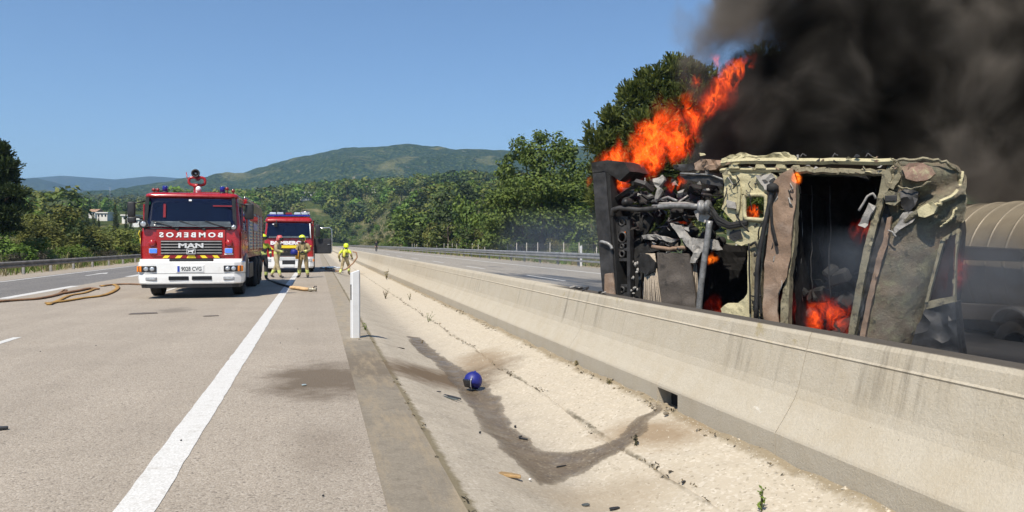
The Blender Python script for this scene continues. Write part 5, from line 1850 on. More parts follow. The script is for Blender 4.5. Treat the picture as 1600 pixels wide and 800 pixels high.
# ------------------------------------------------------------------ people
turnout_m = M('turnout_khaki', (0.40, 0.33, 0.19), 0.85, var=0.22, scale=7, bmp=0.4, bscale=18, dirt=0.35, dirtcol=(0.09, 0.075, 0.05))
turnout_d = M('turnout_dark', (0.045, 0.045, 0.05), 0.85, var=0.3, scale=7, bmp=0.4, bscale=18, dirt=0.35, dirtcol=(0.09, 0.075, 0.05))
turnout_o = M('turnout_tan_worn', (0.34, 0.26, 0.13), 0.85, var=0.25, scale=7, bmp=0.4, bscale=18, dirt=0.35, dirtcol=(0.09, 0.075, 0.05))
hiviz_m = M('hiviz_yellow', (0.62, 0.72, 0.04), 0.7, var=0.12, scale=9)
band_m = M('reflective_band', (0.62, 0.70, 0.20), 0.5, var=0.15, scale=12)
glove_m = M('glove_dark', (0.035, 0.032, 0.03), 0.8, var=0.3, scale=20)
boot_m = M('boot_black', (0.022, 0.021, 0.021), 0.6, var=0.3, scale=12)
skin_m = M('skin', (0.46, 0.27, 0.19), 0.55, var=0.1, scale=8)
hair_m = M('hair_dark', (0.03, 0.022, 0.016), 0.7)
helm_y = M('helmet_yellow', (0.70, 0.82, 0.03), 0.3, var=0.05, coat=0.4)
helm_r = M('helmet_red', (0.55, 0.10, 0.09), 0.3, var=0.15, scale=6, coat=0.4)
helm_b = M('helmet_blue', (0.008, 0.014, 0.19), 0.55, var=0.12, scale=5, dirt=0.12, dirtcol=(0.02, 0.02, 0.06))
visor_m = M('visor_dark', (0.02, 0.022, 0.028), 0.08, spec=0.7)
cyl_m = M('air_cylinder', (0.72, 0.70, 0.10), 0.4, var=0.1, scale=5)
strap_m = M('strap_black', (0.02, 0.02, 0.022), 0.8)

def V3(*a): return Vector(a)

class Pose:
    """joint positions in metres, figure facing -y, feet on z = 0"""
    def __init__(self):
        self.j = dict(pelvis=V3(0, 0, 0.94), spine=V3(0, 0.0, 1.12), chest=V3(0, -0.01, 1.34), neck=V3(0, -0.005, 1.50), head0=V3(0, -0.02, 1.57), head=V3(0, -0.03, 1.67),
                      shL=V3(-0.19, 0, 1.43), elL=V3(-0.25, 0.03, 1.15), wrL=V3(-0.24, -0.08, 0.92), shR=V3(0.19, 0, 1.43), elR=V3(0.25, 0.03, 1.15), wrR=V3(0.24, -0.08, 0.92),
                      hpL=V3(-0.10, 0, 0.90), knL=V3(-0.12, -0.02, 0.50), anL=V3(-0.13, 0.02, 0.09), toL=V3(-0.15, -0.15, 0.04),
                      hpR=V3(0.10, 0, 0.90), knR=V3(0.12, -0.02, 0.50), anR=V3(0.13, 0.02, 0.09), toR=V3(0.15, -0.15, 0.04))
    def set(self, **k):
        for n, v in k.items(): self.j[n] = Vector(v)
        return self

def person(name, label, pose, loc, rz, jacket, trousers, bands=True, bulky=1.12, bare_hands=False, helmet=None, shoulders=None, group=None, hair=False, glove=None):
    J = pose.j
    root = empty(name, loc, rz, label, 'person', group)
    verts, edges, rad, bone = [], [], [], []
    def addv(p, r):
        verts.append(Vector(p)); rad.append(r if isinstance(r, tuple) else (r, r)); return len(verts) - 1
    segs = []          # (a, b, kind)
    def chain(start, pts, kind):
        prev = start
        for (p, r) in pts:
            i = addv(p, r); edges.append((prev, i)); segs.append((verts[prev].copy(), Vector(p), kind)); prev = i
        return prev
    B = bulky
    pel = addv(J['pelvis'], (0.155 * B, 0.125 * B))
    sp = chain(pel, [(J['spine'], (0.155 * B, 0.125 * B))], 'torso_low')
    ch = chain(sp, [(J['chest'], (0.175 * B, 0.135 * B))], 'torso')
    nk = chain(ch, [(J['neck'], (0.075, 0.075))], 'torso')
    hd = chain(nk, [(J['head0'], (0.062, 0.068)), (J['head'], (0.080, 0.098)), (J['head'] + (J['head'] - J['head0']) * 0.75, (0.066, 0.078))], 'head')
    for s in 'LR':
        sh, el, wr = J['sh' + s], J['el' + s], J['wr' + s]
        w = chain(ch, [(sh, 0.085 * B), (sh.lerp(el, 0.5), 0.070 * B), (el, 0.060 * B)], 'upperarm')
        w = chain(w, [(el.lerp(wr, 0.5), 0.056 * B), (wr, 0.044 * B)], 'forearm')
        d = (wr - el).normalized()
        side = d.cross(V3(0, 0, 1)); side = side.normalized() if side.length > 0.1 else V3(1, 0, 0)
        nrm = side.cross(d).normalized()
        k = w
        palm = chain(k, [(wr + d * 0.055, (0.040, 0.024))], 'hand')
        for q, (off, L, curl) in enumerate(((-0.030, 0.070, 0.5), (-0.010, 0.080, 0.55), (0.010, 0.076, 0.6), (0.029, 0.060, 0.7))):
            b0 = wr + d * 0.085 + side * off
            m = b0 + d * L * 0.5 - nrm * L * 0.18
            e = b0 + d * L * 0.80 - nrm * L * curl
            chain(palm, [(b0, 0.012), (m, 0.0105), (e, 0.009)], 'hand')
        tsd = 1 if s == 'L' else -1
        chain(palm, [(wr + d * 0.045 + side * 0.045 * tsd, 0.014), (wr + d * 0.085 + side * 0.062 * tsd - nrm * 0.02, 0.011)], 'hand')
        hp, kn, an, to = J['hp' + s], J['kn' + s], J['an' + s], J['to' + s]
        l = chain(pel, [(hp, 0.108 * B), (hp.lerp(kn, 0.5), 0.092 * B), (kn, 0.074 * B)], 'thigh')
        l = chain(l, [(kn.lerp(an, 0.45), 0.072 * B), (an, 0.056 * B)], 'shin')
        chain(l, [(an + (to - an) * 0.35 + V3(0, 0, -0.015), 0.050), (to, 0.040)], 'foot')
    me = bpy.data.meshes.new('body')
    me.from_pydata([tuple(v) for v in verts], edges, [])
    ob = bpy.data.objects.new('body', me); COL.objects.link(ob)
    sk = ob.modifiers.new('skin', 'SKIN'); sk.use_smooth_shade = True; sk.branch_smoothing = 0.6
    sv = me.skin_vertices[0].data
    for i, r in enumerate(rad):
        sv[i].radius = r
        sv[i].use_root = (i == 0)
    ss = ob.modifiers.new('sub', 'SUBSURF'); ss.levels = 2; ss.render_levels = 2
    dg = bpy.context.evaluated_depsgraph_get()
    m2 = bpy.data.meshes.new_from_object(ob.evaluated_get(dg))
    bpy.data.objects.remove(ob)
    m2.materials.clear()
    mats = [jacket, trousers, band_m, glove or glove_m, boot_m, skin_m, shoulders or jacket]
    for m in mats: m2.materials.append(m)
    A = np.array([s[0] for s in segs]); Bb = np.array([s[1] for s in segs])
    for poly in m2.polygons:
        c = np.array(poly.center)
        ab = Bb - A
        t = np.clip(((c - A) * ab).sum(1) / (ab * ab).sum(1), 0, 1)
        dist = np.linalg.norm(A + ab * t[:, None] - c, axis=1)
        k = int(dist.argmin()); kind = segs[k][2]; tt = t[k]
        if kind == 'head': mi = 5
        elif kind == 'hand': mi = 5 if bare_hands else 3
        elif kind == 'foot': mi = 4
        elif kind == 'thigh': mi = 1
        elif kind == 'shin':
            z = c[2] - min(J['anL'].z, J['anR'].z) + 0.09
            mi = 1
            if bands and 0.20 < c[2] - (J['toL'].z if c[0] < 0 else J['toR'].z) + 0.04 < 0.34: mi = 2
        elif kind == 'forearm':
            mi = 2 if (bands and segs[k][1] != 0 and np.linalg.norm(c - np.array(J['wrL' if c[0] < 0 else 'wrR'])) < 0.15 and np.linalg.norm(c - np.array(J['wrL' if c[0] < 0 else 'wrR'])) > 0.07) else 0
        elif kind == 'torso_low': mi = 2 if (bands and tt > 0.45) else 0
        else:
            mi = 6 if c[2] > J['chest'].z - 0.06 else 0
        poly.material_index = mi
        poly.use_smooth = True
    link('body', m2, root)
    # face: nose, eyes, mouth, ears on the front of the head
    H = J['head']
    f = MB([skin_m, blk_m, M('lips', (0.36, 0.15, 0.12), 0.6)])
    f.ball(H + V3(0, -0.098, -0.01), (0.014, 0.018, 0.024), 8, 6)
    for s in (-1, 1):
        f.ball(H + V3(s * 0.032, -0.086, 0.012), (0.012, 0.008, 0.007), 8, 6, 1)
        f.ball(H + V3(s * 0.080, 0.0, -0.005), (0.012, 0.022, 0.034), 8, 6)
    f.ball(H + V3(0, -0.088, -0.052), (0.024, 0.008, 0.007), 8, 6, 2)
    f.build('face', root)
    if hair:
        h = MB(hair_m); h.ball(H + V3(0, 0.015, 0.045), (0.092, 0.108, 0.085), 14, 9); h.build('hair', root)
    if helmet:
        helm(root, H + V3(0, 0.005, 0.03), helmet)
    return root

def helm(parent, c, mat, name='helmet'):
    m = MB(mat)
    prof = [(0.150, -0.075), (0.146, -0.02), (0.142, 0.02), (0.128, 0.075), (0.095, 0.118), (0.05, 0.138), (0, 0.143)]
    m.lathe([(r, h) for r, h in prof], c, (0, 0.04, 1), 20)
    m.box((c[0], c[1] + 0.01, c[2] + 0.135), (0.035, 0.20, 0.03), (0, 0, 0), 0.012)
    m.ball((c[0], c[1] + 0.05, c[2] - 0.06), (0.138, 0.10, 0.07), 14, 8)
    o = m.build(name, parent)
    v = MB(visor_m)
    vs, fs = [], []
    for i in range(13):
        a = R(-70 + 140 * i / 12)
        for (h, r) in ((-0.10, 0.146), (-0.02, 0.156), (0.035, 0.150)):
            vs.append((c[0] + math.sin(a) * r, c[1] - math.cos(a) * r, c[2] + h))
    for i in range(12):
        for k in range(2):
            fs.append((i * 3 + k, i * 3 + k + 1, i * 3 + 4 + k, i * 3 + 3 + k))
    v.raw(vs, fs, 0, True)
    v.build('visor', o, recalc=False)
    return o

def scba(parent, pose, cyl=cyl_m):
    c = pose.j['chest']
    m = MB(cyl)
    a = pose.j['spine'] + V3(0, 0.22, -0.06); b = pose.j['chest'] + V3(0, 0.24, 0.08)
    ax = (b - a)
    L = ax.length
    m.lathe([(0.0, -0.01), (0.05, 0.0), (0.075, 0.04), (0.078, L - 0.05), (0.05, L), (0.025, L + 0.02), (0.0, L + 0.02)], a, ax, 14)
    o = m.build('air_cylinder', parent)
    m = MB(strap_m)
    for s in (-1, 1):
        x = s * 0.115
        p = pose.j
        m.tube([p['spine'] + V3(x * 1.1, 0.16, -0.02), p['chest'] + V3(x, 0.17, 0.06), p['chest'] + V3(x, 0.05, 0.20), p['chest'] + V3(x, -0.13, 0.12), p['chest'] + V3(x, -0.175, -0.04), p['spine'] + V3(x * 1.2, -0.16, -0.02)], 0.022, 6, flat=0.5)
    w = []
    for k in range(17):
        an = 2 * math.pi * k / 16
        w.append(pose.j['spine'] + V3(math.cos(an) * 0.195, math.sin(an) * 0.165, -0.05))
    m.tube(w, 0.024, 6, caps=False)
    m.build('harness', parent)
    return o

Gp = 'firefighters by the engines'
# 1: in the lee of the big engine
p1 = Pose().set(elL=(-0.30, -0.02, 1.18), wrL=(-0.20, -0.22, 1.05), elR=(0.30, 0.0, 1.17), wrR=(0.22, -0.22, 1.02))
person('person', 'firefighter in dark gear and yellow helmet standing in the shade behind the big engine', p1, (-2.08, 32.2, 0), R(25), turnout_d, turnout_d, True, 1.12, False, helm_y, M('turnout_yellow_shoulder', (0.45, 0.5, 0.05), 0.8, var=0.3), Gp)
# 2: khaki gear, red helmet, stepping to the right
p2 = Pose().set(pelvis=(0, 0.0, 0.93), spine=(0, -0.02, 1.11), chest=(0, -0.06, 1.33), neck=(0, -0.09, 1.48), head0=(0, -0.12, 1.55), head=(0, -0.15, 1.64),
                shL=(-0.20, -0.06, 1.42), shR=(0.20, -0.06, 1.42), elL=(-0.27, -0.12, 1.17), wrL=(-0.16, -0.38, 1.10), elR=(0.28, -0.02, 1.16), wrR=(0.20, -0.28, 1.14),
                knL=(-0.12, -0.12, 0.50), anL=(-0.12, -0.22, 0.09), toL=(-0.13, -0.38, 0.04), knR=(0.12, 0.06, 0.52), anR=(0.12, 0.30, 0.11), toR=(0.13, 0.16, 0.04))
person('person', 'firefighter in khaki gear and red helmet stepping towards a colleague', p2, (-1.66, 34.2, 0), R(68), turnout_m, turnout_m, True, 1.14, False, helm_r, None, Gp)
# 3: facing the camera, yellow helmet
p3 = Pose().set(elL=(-0.30, -0.02, 1.16), wrL=(-0.26, -0.28, 1.14), elR=(0.30, -0.02, 1.17), wrR=(0.10, -0.26, 1.12), anL=(-0.20, 0.02, 0.09), knL=(-0.16, -0.03, 0.5), toL=(-0.24, -0.14, 0.04), anR=(0.18, 0.04, 0.09), knR=(0.15, -0.02, 0.5), toR=(0.22, -0.12, 0.04),
                head0=(-0.02, -0.03, 1.57), head=(-0.03, -0.06, 1.66))
f3 = person('person', 'firefighter in yellow helmet and tan gear with breathing set, facing the camera', p3, (-0.55, 34.0, 0), R(-22), turnout_o, turnout_o, True, 1.14, False, helm_y, None, Gp)
scba(f3, p3, M('cylinder_orange', (0.55, 0.28, 0.03), 0.4))
mb = MB(M('orange_cloth', (0.62, 0.30, 0.03), 0.8, var=0.2, scale=9)); mb.box((-0.20, -0.17, 0.98), (0.16, 0.05, 0.36), (R(8), R(6), 0), 0.02, seg=2); mb.build('pouch', f3)
# blue helmet carried by the man in front
hb = empty('blue_helmet', (-0.92, 33.62, 1.08), R(30), 'bright blue helmet held between two firefighters', 'helmet')
mb = MB(helm_b)
mb.lathe([(0.125, -0.10), (0.150, -0.05), (0.155, 0.02), (0.14, 0.08), (0.10, 0.13), (0.05, 0.15), (0, 0.155)], (0, 0, 0), (0.15, -0.1, 1), 20)
mb.build('shell', hb)
mb = MB(visor_m); mb.tube([(-0.13, -0.05, -0.09), (-0.09, -0.12, -0.095), (0, -0.15, -0.10), (0.09, -0.12, -0.095), (0.13, -0.05, -0.09)], 0.018, 6); mb.build('rim', hb)
# 4: in the ditch, walking away with a hose
dz = float(ditch_z(1.55, 43.0))
p4 = Pose().set(pelvis=(0, 0, 0.90), spine=(0, -0.05, 1.07), chest=(0, -0.12, 1.28), neck=(0.0, -0.17, 1.43), head0=(0, -0.20, 1.50), head=(0, -0.24, 1.59), shL=(-0.20, -0.12, 1.37), shR=(0.20, -0.12, 1.37),
                elL=(-0.32, -0.06, 1.14), wrL=(-0.30, -0.30, 0.98), elR=(0.34, 0.02, 1.10), wrR=(0.32, -0.10, 0.86), hpL=(-0.10, 0, 0.86), hpR=(0.10, 0, 0.86),
                knL=(-0.16, -0.20, 0.50), anL=(-0.18, -0.12, 0.11), toL=(-0.20, -0.29, 0.05), knR=(0.16, 0.02, 0.47), anR=(0.20, 0.32, 0.13), toR=(0.21, 0.20, 0.03))
f4 = person('person', 'firefighter with yellow helmet and jacket bending in the ditch with a hose', p4, (1.50, 43.0, dz), R(180 - 18), M('turnout_pale_khaki', (0.44, 0.36, 0.18), 0.85, var=0.2, scale=7), turnout_m, True, 1.14, False, helm_y, hiviz_m)
scba(f4, p4)
# 5: far off on the other carriageway
p5 = Pose().set(knL=(-0.12, -0.10, 0.51), anL=(-0.12, -0.16, 0.09), toL=(-0.13, -0.34, 0.04), knR=(0.12, 0.04, 0.5), anR=(0.12, 0.22, 0.12), toR=(0.13, 0.08, 0.04))
q = pix(588, 386, 128)
person('person', 'distant person in dark clothes walking on the far carriageway', p5, (q.x, q.y, 0.18), R(10), M('dark_shirt', (0.02, 0.02, 0.025), 0.9), M('dark_trousers', (0.03, 0.028, 0.03), 0.9), False, 1.0, True, None, None, None, True)
# ------------------------------------------------------------------ burning lorry lying on its side
WL = pix(935, 400, 11.5); WR = pix(1500, 400, 8.4)
WO = Vector((WL.x, WL.y, 0.18))
_du = Vector((WR.x - WL.x, WR.y - WL.y, 0)); _du.normalize()
_dw = Vector((-_du.y, _du.x, 0))
if _dw.dot(_F0) < 0: _dw = -_dw
WRZ = math.atan2(_du.y, _du.x)

def W(px, py, w=0.0):
    """a spot of the wreck in its own frame (along, depth, height), w metres behind its front"""
    r = ray(px, py)
    o = WO + _dw * w
    t = (o - CAM).dot(_dw) / r.dot(_dw)
    p = CAM + r * t - WO
    return Vector((p.dot(_du), p.dot(_dw), p.z))

def WM(d):
    return d / 120.0    # columns to metres near the middle of the wreck

def burnt(name, base, char, rust, f1=0.45, f2=0.5, scale=5, rough=0.75, metal=0.1, bm=0.5):
    m = bpy.data.materials.new(name)
    m.use_nodes = True
    nt = m.node_tree; b = bsdf_of(m)
    v = coord(nt)
    n1 = nz(nt, v, scale, 8, 0.72, 0.5)
    n2 = nz(nt, vmth(nt, 'ADD', v, (7, 3, 1)), scale * 0.7, 7, 0.7, 0.3)
    g = nz(nt, v, 45, 3, 0.6)
    c = mix(nt, ramp(nt, g, [(0.3, 0.0), (0.7, 1.0)]), base, tuple(x * 0.8 for x in base))
    c = mix(nt, ramp(nt, n2, [(f2, 0.0), (f2 + 0.13, 0.8)]), c, rust)
    c = mix(nt, ramp(nt, n1, [(f1, 0.0), (f1 + 0.11, 0.9)]), c, char)
    n3 = nz(nt, vmth(nt, 'ADD', v, (2, 8, 5)), 38, 5, 0.75)
    c = mix(nt, ramp(nt, n3, [(0.60, 0.0), (0.66, 0.7)]), c, char)
    nt.links.new(c, b.inputs['Base Color'])
    nt.links.new(ramp(nt, n1, [(0.3, rough - 0.15), (0.7, min(1, rough + 0.15))]), b.inputs['Roughness'])
    b.inputs['Metallic'].default_value = metal
    nt.links.new(bump(nt, mth(nt, 'ADD', n1, mth(nt, 'MULTIPLY', g, 0.3)), bm, 0.03), b.inputs['Normal'])
    return m

char_m = M('charred_black', (0.014, 0.013, 0.012), 0.85, var=0.5, scale=5, bmp=0.6, bscale=14)
soot_m = M('sooty_steel', (0.045, 0.042, 0.040), 0.55, 0.3, var=0.4, scale=6, bmp=0.4, bscale=18, dirt=0.3, dirtcol=(0.014, 0.012, 0.011))
steel_m = M('scorched_steel', (0.26, 0.255, 0.245), 0.5, 0.35, var=0.25, scale=9, dirt=0.5, dirtcol=(0.04, 0.035, 0.03), bmp=0.3)
cream_m = burnt('scorched_cream_paint', (0.52, 0.46, 0.275), (0.05, 0.042, 0.032), (0.23, 0.165, 0.095), 0.62, 0.61, 9)
creamd_m = burnt('burnt_cream_green', (0.27, 0.235, 0.150), (0.04, 0.036, 0.03), (0.155, 0.11, 0.066), 0.53, 0.54, 12)
rust_m = burnt('rusted_sheet', (0.27, 0.18, 0.12), (0.11, 0.075, 0.05), (0.34, 0.25, 0.185), 0.60, 0.50, 4)
brown_m = burnt('scorched_brown', (0.10, 0.082, 0.066), (0.03, 0.026, 0.022), (0.20, 0.15, 0.11), 0.55, 0.62, 5)
fin_m = burnt('radiator_fin', (0.40, 0.33, 0.25), (0.12, 0.09, 0.07), (0.30, 0.22, 0.15), 0.62, 0.55, 9)
ash_m = burnt('ash_grey', (0.36, 0.335, 0.30), (0.06, 0.055, 0.05), (0.22, 0.18, 0.14), 0.56, 0.6, 9)

def roof_paint():
    m = bpy.data.materials.new('blistered_roof_paint')
    m.use_nodes = True
    nt = m.node_tree; b = bsdf_of(m)
    v = coord(nt)
    n1 = nz(nt, v, 2.2, 5, 0.6, 0.4)
    n2 = nz(nt, v, 11, 8, 0.75, 0.4)
    n3 = nz(nt, vmth(nt, 'ADD', v, (3, 9, 4)), 4.5, 8, 0.75, 0.3)
    n4 = nz(nt, vmth(nt, 'ADD', v, (1, 2, 8)), 26, 6, 0.72, 0.4)
    c = mix(nt, ramp(nt, n1, [(0.40, 0.0), (0.6, 1.0)]), (0.25, 0.235, 0.165), (0.33, 0.255, 0.175))
    c = mix(nt, ramp(nt, n3, [(0.53, 0.0), (0.62, 0.8)]), c, (0.40, 0.37, 0.23))
    c = mix(nt, ramp(nt, n2, [(0.57, 0.0), (0.67, 0.8)]), c, (0.045, 0.046, 0.04))
    fl = ramp(nt, n4, [(0.575, 0.0), (0.62, 0.9)])
    c = mix(nt, mth(nt, 'MULTIPLY', fl, ramp(nt, n3, [(0.44, 0.0), (0.56, 1.0)])), c, (0.46, 0.42, 0.27))
    nt.links.new(c, b.inputs['Base Color'])
    nt.links.new(ramp(nt, n2, [(0.4, 0.45), (0.65, 0.8)]), b.inputs['Roughness'])
    nt.links.new(bump(nt, mth(nt, 'ADD', n4, n2), 0.6, 0.03), b.inputs['Normal'])
    return m
roof_p = roof_paint()
pink_m = burnt('burnt_primer', (0.34, 0.215, 0.155), (0.46, 0.42, 0.25), (0.26, 0.15, 0.10), 0.52, 0.6, 9)

wreck = empty('burnt_truck', WO, WRZ, 'burnt out truck cab lying on its side behind the barrier, in flames', 'truck')
wrng = random.Random(99)

def crumple(bm, amp, sc, cuts=0, seed=0.0):
    if cuts:
        bmesh.ops.triangulate(bm, faces=[f for f in bm.faces if len(f.verts) > 4])
        for k in range(cuts):
            L = [e for e in bm.edges if e.calc_length() > 0.07]
            if not L: break
            bmesh.ops.subdivide_edges(bm, edges=L, cuts=1, use_grid_fill=True)
            if len(bm.faces) > 6000: break
    for v in bm.verts:
        n = mnoise.noise_vector(v.co * sc + Vector((seed, seed * 2, 0)))
        n2 = mnoise.noise_vector(v.co * sc * 2.7 + Vector((seed, 5, seed)))
        # sharp creases rather than soft waves
        k = 0.5 - abs(mnoise.noise(v.co * sc * 1.3 + Vector((5, seed, 1)))) * 2.2
        v.co += Vector((n.x * 0.7, n.y * 0.5 - k * 1.3, n.z * 0.7)) * amp + n2 * amp * 0.4

def crease(bm, ang=0.55):
    for f in bm.faces: f.smooth = True
    bm.normal_update()
    for e in bm.edges:
        e.smooth = not (len(e.link_faces) == 2 and e.calc_face_angle(0) > ang)

def plate(name, pts, w0, w1, mat, amp=0.012, sc=4.0, cuts=3, parent=None, bend=None):
    """sheet with thickness cut to an outline of (column, row) spots; bend(u, v) adds depth"""
    a = [W(x, y, w0) for x, y in pts]
    bm = bmesh.new()
    va = [bm.verts.new(p) for p in a]
    vb = [bm.verts.new(p + Vector((0, w1 - w0, 0))) for p in a]
    n = len(a)
    bm.faces.new(va); bm.faces.new(vb[::-1])
    for i in range(n):
        bm.faces.new((va[i], vb[i], vb[(i + 1) % n], va[(i + 1) % n]))
    bmesh.ops.recalc_face_normals(bm, faces=bm.faces[:])
    crumple(bm, amp, sc, cuts, wrng.uniform(0, 50))
    if bend:
        for v in bm.verts: v.co.y += bend(v.co.x, v.co.z)
    mb = MB(mat); mb.bm.free(); mb.bm = bm
    crease(bm)
    return mb.build(name, parent or wreck)

def bar(name, pts, r, mat, parent=None, seg=8, amp=0.0, flat=1.0, smooth=True):
    """pts: (column, row, w)"""
    P = [W(*p) for p in pts]
    if amp or len(P) > 2:
        Q = []
        for i in range(len(P) - 1):
            for k in range(4):
                Q.append(P[i].lerp(P[i + 1], k / 4))
        Q.append(P[-1])
        P = [q + Vector((wrng.uniform(-amp, amp), wrng.uniform(-amp, amp), wrng.uniform(-amp, amp))) for q in Q]
    rs = r
    if isinstance(r, tuple):
        rs = [r[0] + (r[1] - r[0]) * i / (len(P) - 1) for i in range(len(P))]
    mb = MB(mat)
    mb.tube(P, rs, seg, flat=flat, smooth=smooth)
    return mb.build(name, parent or wreck)

# -- left end: bumper on edge
plate('bumper', [(926, 271), (946, 269), (951, 330), (957, 395), (964, 470), (972, 560), (950, 560), (943, 470), (936, 395), (930, 330)], -0.10, 0.22, soot_m, 0.006, 3, 4)
plate('bumper_edge', [(946, 269), (953, 275), (958, 350), (966, 470), (974, 560), (970, 560), (962, 468), (952, 350)], -0.08, 0.20, char_m, 0.005, 5, 3)
plate('scorched_panel', [(944, 428), (957, 426), (962, 470), (966, 520), (948, 520), (945, 465)], -0.125, -0.10, rust_m, 0.012, 8, 3)
plate('bumper_end', [(925, 254), (948, 250), (975, 253), (985, 268), (968, 283), (946, 268), (926, 270)], -0.05, 0.5, char_m, 0.02, 5, 3)
bar('bracket', [(938, 378, -0.12), (950, 380, -0.14), (958, 390, -0.12)], 0.025, steel_m, amp=0.008)
# -- perforated cross member
cm = plate('cross_member', [(959, 342), (965, 342), (966, 460), (970, 560), (963, 560), (960, 460)], 0.0, 0.10, soot_m, 0.003, 4, 3)
plate('member_flange', [(979, 342), (984, 344), (985, 460), (990, 560), (982, 560), (980, 460)], 0.0, 0.10, soot_m, 0.003, 4, 3, cm)
for (y0, y1) in ((338, 342), (352, 362), (379, 381), (388, 392), (403, 408), (444, 449), (457, 466), (480, 560)):
    plate('member_web', [(964, y0), (981, y0), (981, y1), (964, y1)], 0.015, 0.06, soot_m, 0.001, 4, 1, cm)
for (y, r) in ((347, 0.05), (371, 0.075), (397, 0.045), (385, 0.03), (453, 0.04)):
    c = W(972, y, 0.02)
    mb = MB(soot_m)
    ring = [c + Vector((math.cos(a) * r * 0.9, 0, math.sin(a) * r)) for a in [2 * math.pi * k / 16 for k in range(17)]]
    mb.tube(ring, 0.018, 6, caps=False)
    mb.build('hole_rim', cm)
plate('shield', [(955, 330), (1000, 318), (1020, 345), (1000, 385), (1002, 470), (1005, 560), (960, 560), (958, 420)], 0.30, 0.36, char_m, 0.03, 3, 3)
# -- engine bay: charred lumps, pipes and blocks
for k in range(70):
    x = wrng.uniform(955, 1118); y = wrng.uniform(284, 392); w = wrng.uniform(0.25, 1.1)
    if 1006 < x < 1044 and 343 < y < 368: continue
    if y < 300 + (1040 - x) * 0.1 and x > 1040: continue
    c = W(x, y, w)
    mb = MB(char_m if wrng.random() < 0.7 else soot_m)
    if wrng.random() < 0.68:
        mb.box(c, (wrng.uniform(0.08, 0.26), wrng.uniform(0.1, 0.3), wrng.uniform(0.05, 0.18)), (wrng.uniform(-.8, .8), wrng.uniform(-.8, .8), wrng.uniform(-.8, .8)), 0.015)
    else:
        d = Vector((wrng.uniform(-1, 1), wrng.uniform(-.6, .6), wrng.uniform(-.7, .7))).normalized()
        r = wrng.uniform(0.04, 0.10); L = wrng.uniform(0.1, 0.32)
        mb.lathe([(r * .5, 0), (r, 0.02), (r, L * .4), (r * 1.15, L * .45), (r * 1.15, L * .6), (r * .8, L * .65), (r * .8, L)], c, d, 10)
    mb.build('engine_part', wreck)
for k in range(34):
    x = wrng.uniform(958, 1110); y = wrng.uniform(285, 400); w = wrng.uniform(-0.02, 0.5)
    if 1008 < x < 1042 and 345 < y < 366: continue
    bar('pipe', [(x, y, w), (x + wrng.uniform(-14, 18), y + wrng.uniform(-9, 9), w + wrng.uniform(-.1, .1)), (x + wrng.uniform(-30, 34), y + wrng.uniform(-14, 14), w + .1)],
        wrng.uniform(0.006, 0.022), wrng.choice([char_m, soot_m, soot_m, steel_m]), seg=6, amp=0.006)
for k in range(110):
    x = wrng.uniform(955, 1126); y = wrng.uniform(282, 396); w = wrng.uniform(-0.05, 0.45)
    if 1008 < x < 1042 and 345 < y < 366: continue
    pts = [(x + wrng.uniform(-7, 7), y + wrng.uniform(-5, 5)) for q in range(4)]
    pts.sort(key=lambda p: math.atan2(p[1] - y, p[0] - x))
    plate('torn_scrap', pts, w, w + 0.012, wrng.choice([char_m, soot_m, soot_m, ash_m, brown_m]), 0.02, 12, 1)
bar('strut', [(953, 318, 0.1), (972, 304, 0.05), (996, 288, 0.15)], 0.060, soot_m, seg=4, flat=0.6, smooth=False)
bar('strut', [(993, 284, 0.0), (1008, 288, 0.0), (1020, 298, 0.1)], 0.045, soot_m, seg=4, smooth=False)
bar('strut', [(1000, 300, 0.1), (1016, 312, 0.05), (1032, 306, 0.1)], 0.038, char_m, seg=4, smooth=False)
mb = MB(soot_m); mb.lathe([(0.0, -.02), (0.075, 0), (0.08, 0.05), (0.05, 0.07), (0.05, 0.12), (0, 0.13)], W(981, 317, 0.0), (0.2, -1, 0.1), 14); mb.build('pulley', wreck)
bar('drag_link', [(957, 338, -0.05), (958, 328, -0.08), (968, 325, -0.08), (1000, 328, -0.05), (1028, 325, -0.02)], 0.038, soot_m)
bar('axle_tube', [(1020, 324, 0.0), (1056, 321, -0.02), (1094, 323, -0.04)], 0.040, steel_m)
bar('thin_tube', [(1018, 315, 0.05), (1044, 308, 0.05), (1058, 314, 0.0)], 0.018, steel_m)
bar('thin_tube', [(1030, 318, 0.02), (1070, 317, 0.0), (1096, 322, 0.0)], 0.016, ash_m)
plate('torn_rag', [(1021, 279), (1034, 274), (1037, 282), (1030, 291), (1035, 298), (1027, 310), (1023, 309), (1027, 295), (1022, 290)], -0.03, 0.02, ash_m, 0.03, 8, 3)
mb = MB(steel_m); mb.lathe([(0.05, -0.05), (0.10, -0.045), (0.10, 0.0), (0.06, 0.01), (0.06, 0.05), (0.09, 0.06), (0.09, 0.09), (0.0, 0.09)], W(1099, 324, -0.06), (1, 0, 0.1), 14); mb.build('coupling', wreck)
plate('coupling_bracket', [(1083, 330), (1104, 322), (1112, 336), (1102, 348), (1092, 345)], -0.02, 0.06, ash_m, 0.02, 9, 3)
for k, (dy, r) in enumerate(((0, 0.026), (5, 0.020), (-4, 0.018), (8, 0.014))):
    bar('hose', [(1104, 322 + dy, -0.02 - 0.02 * k), (1114, 330 + dy, -0.04), (1122, 343 + dy, -0.05), (1140, 352 + dy * .6, -0.06), (1168, 347 + dy * .5, -0.03)], r, char_m)
bar('steel_pipe', [(1109, 345, -0.05), (1106, 370, -0.06), (1100, 410, -0.06), (1095, 450, -0.05), (1092, 486, -0.02), (1090, 540, 0.0)], 0.042, steel_m, seg=12)
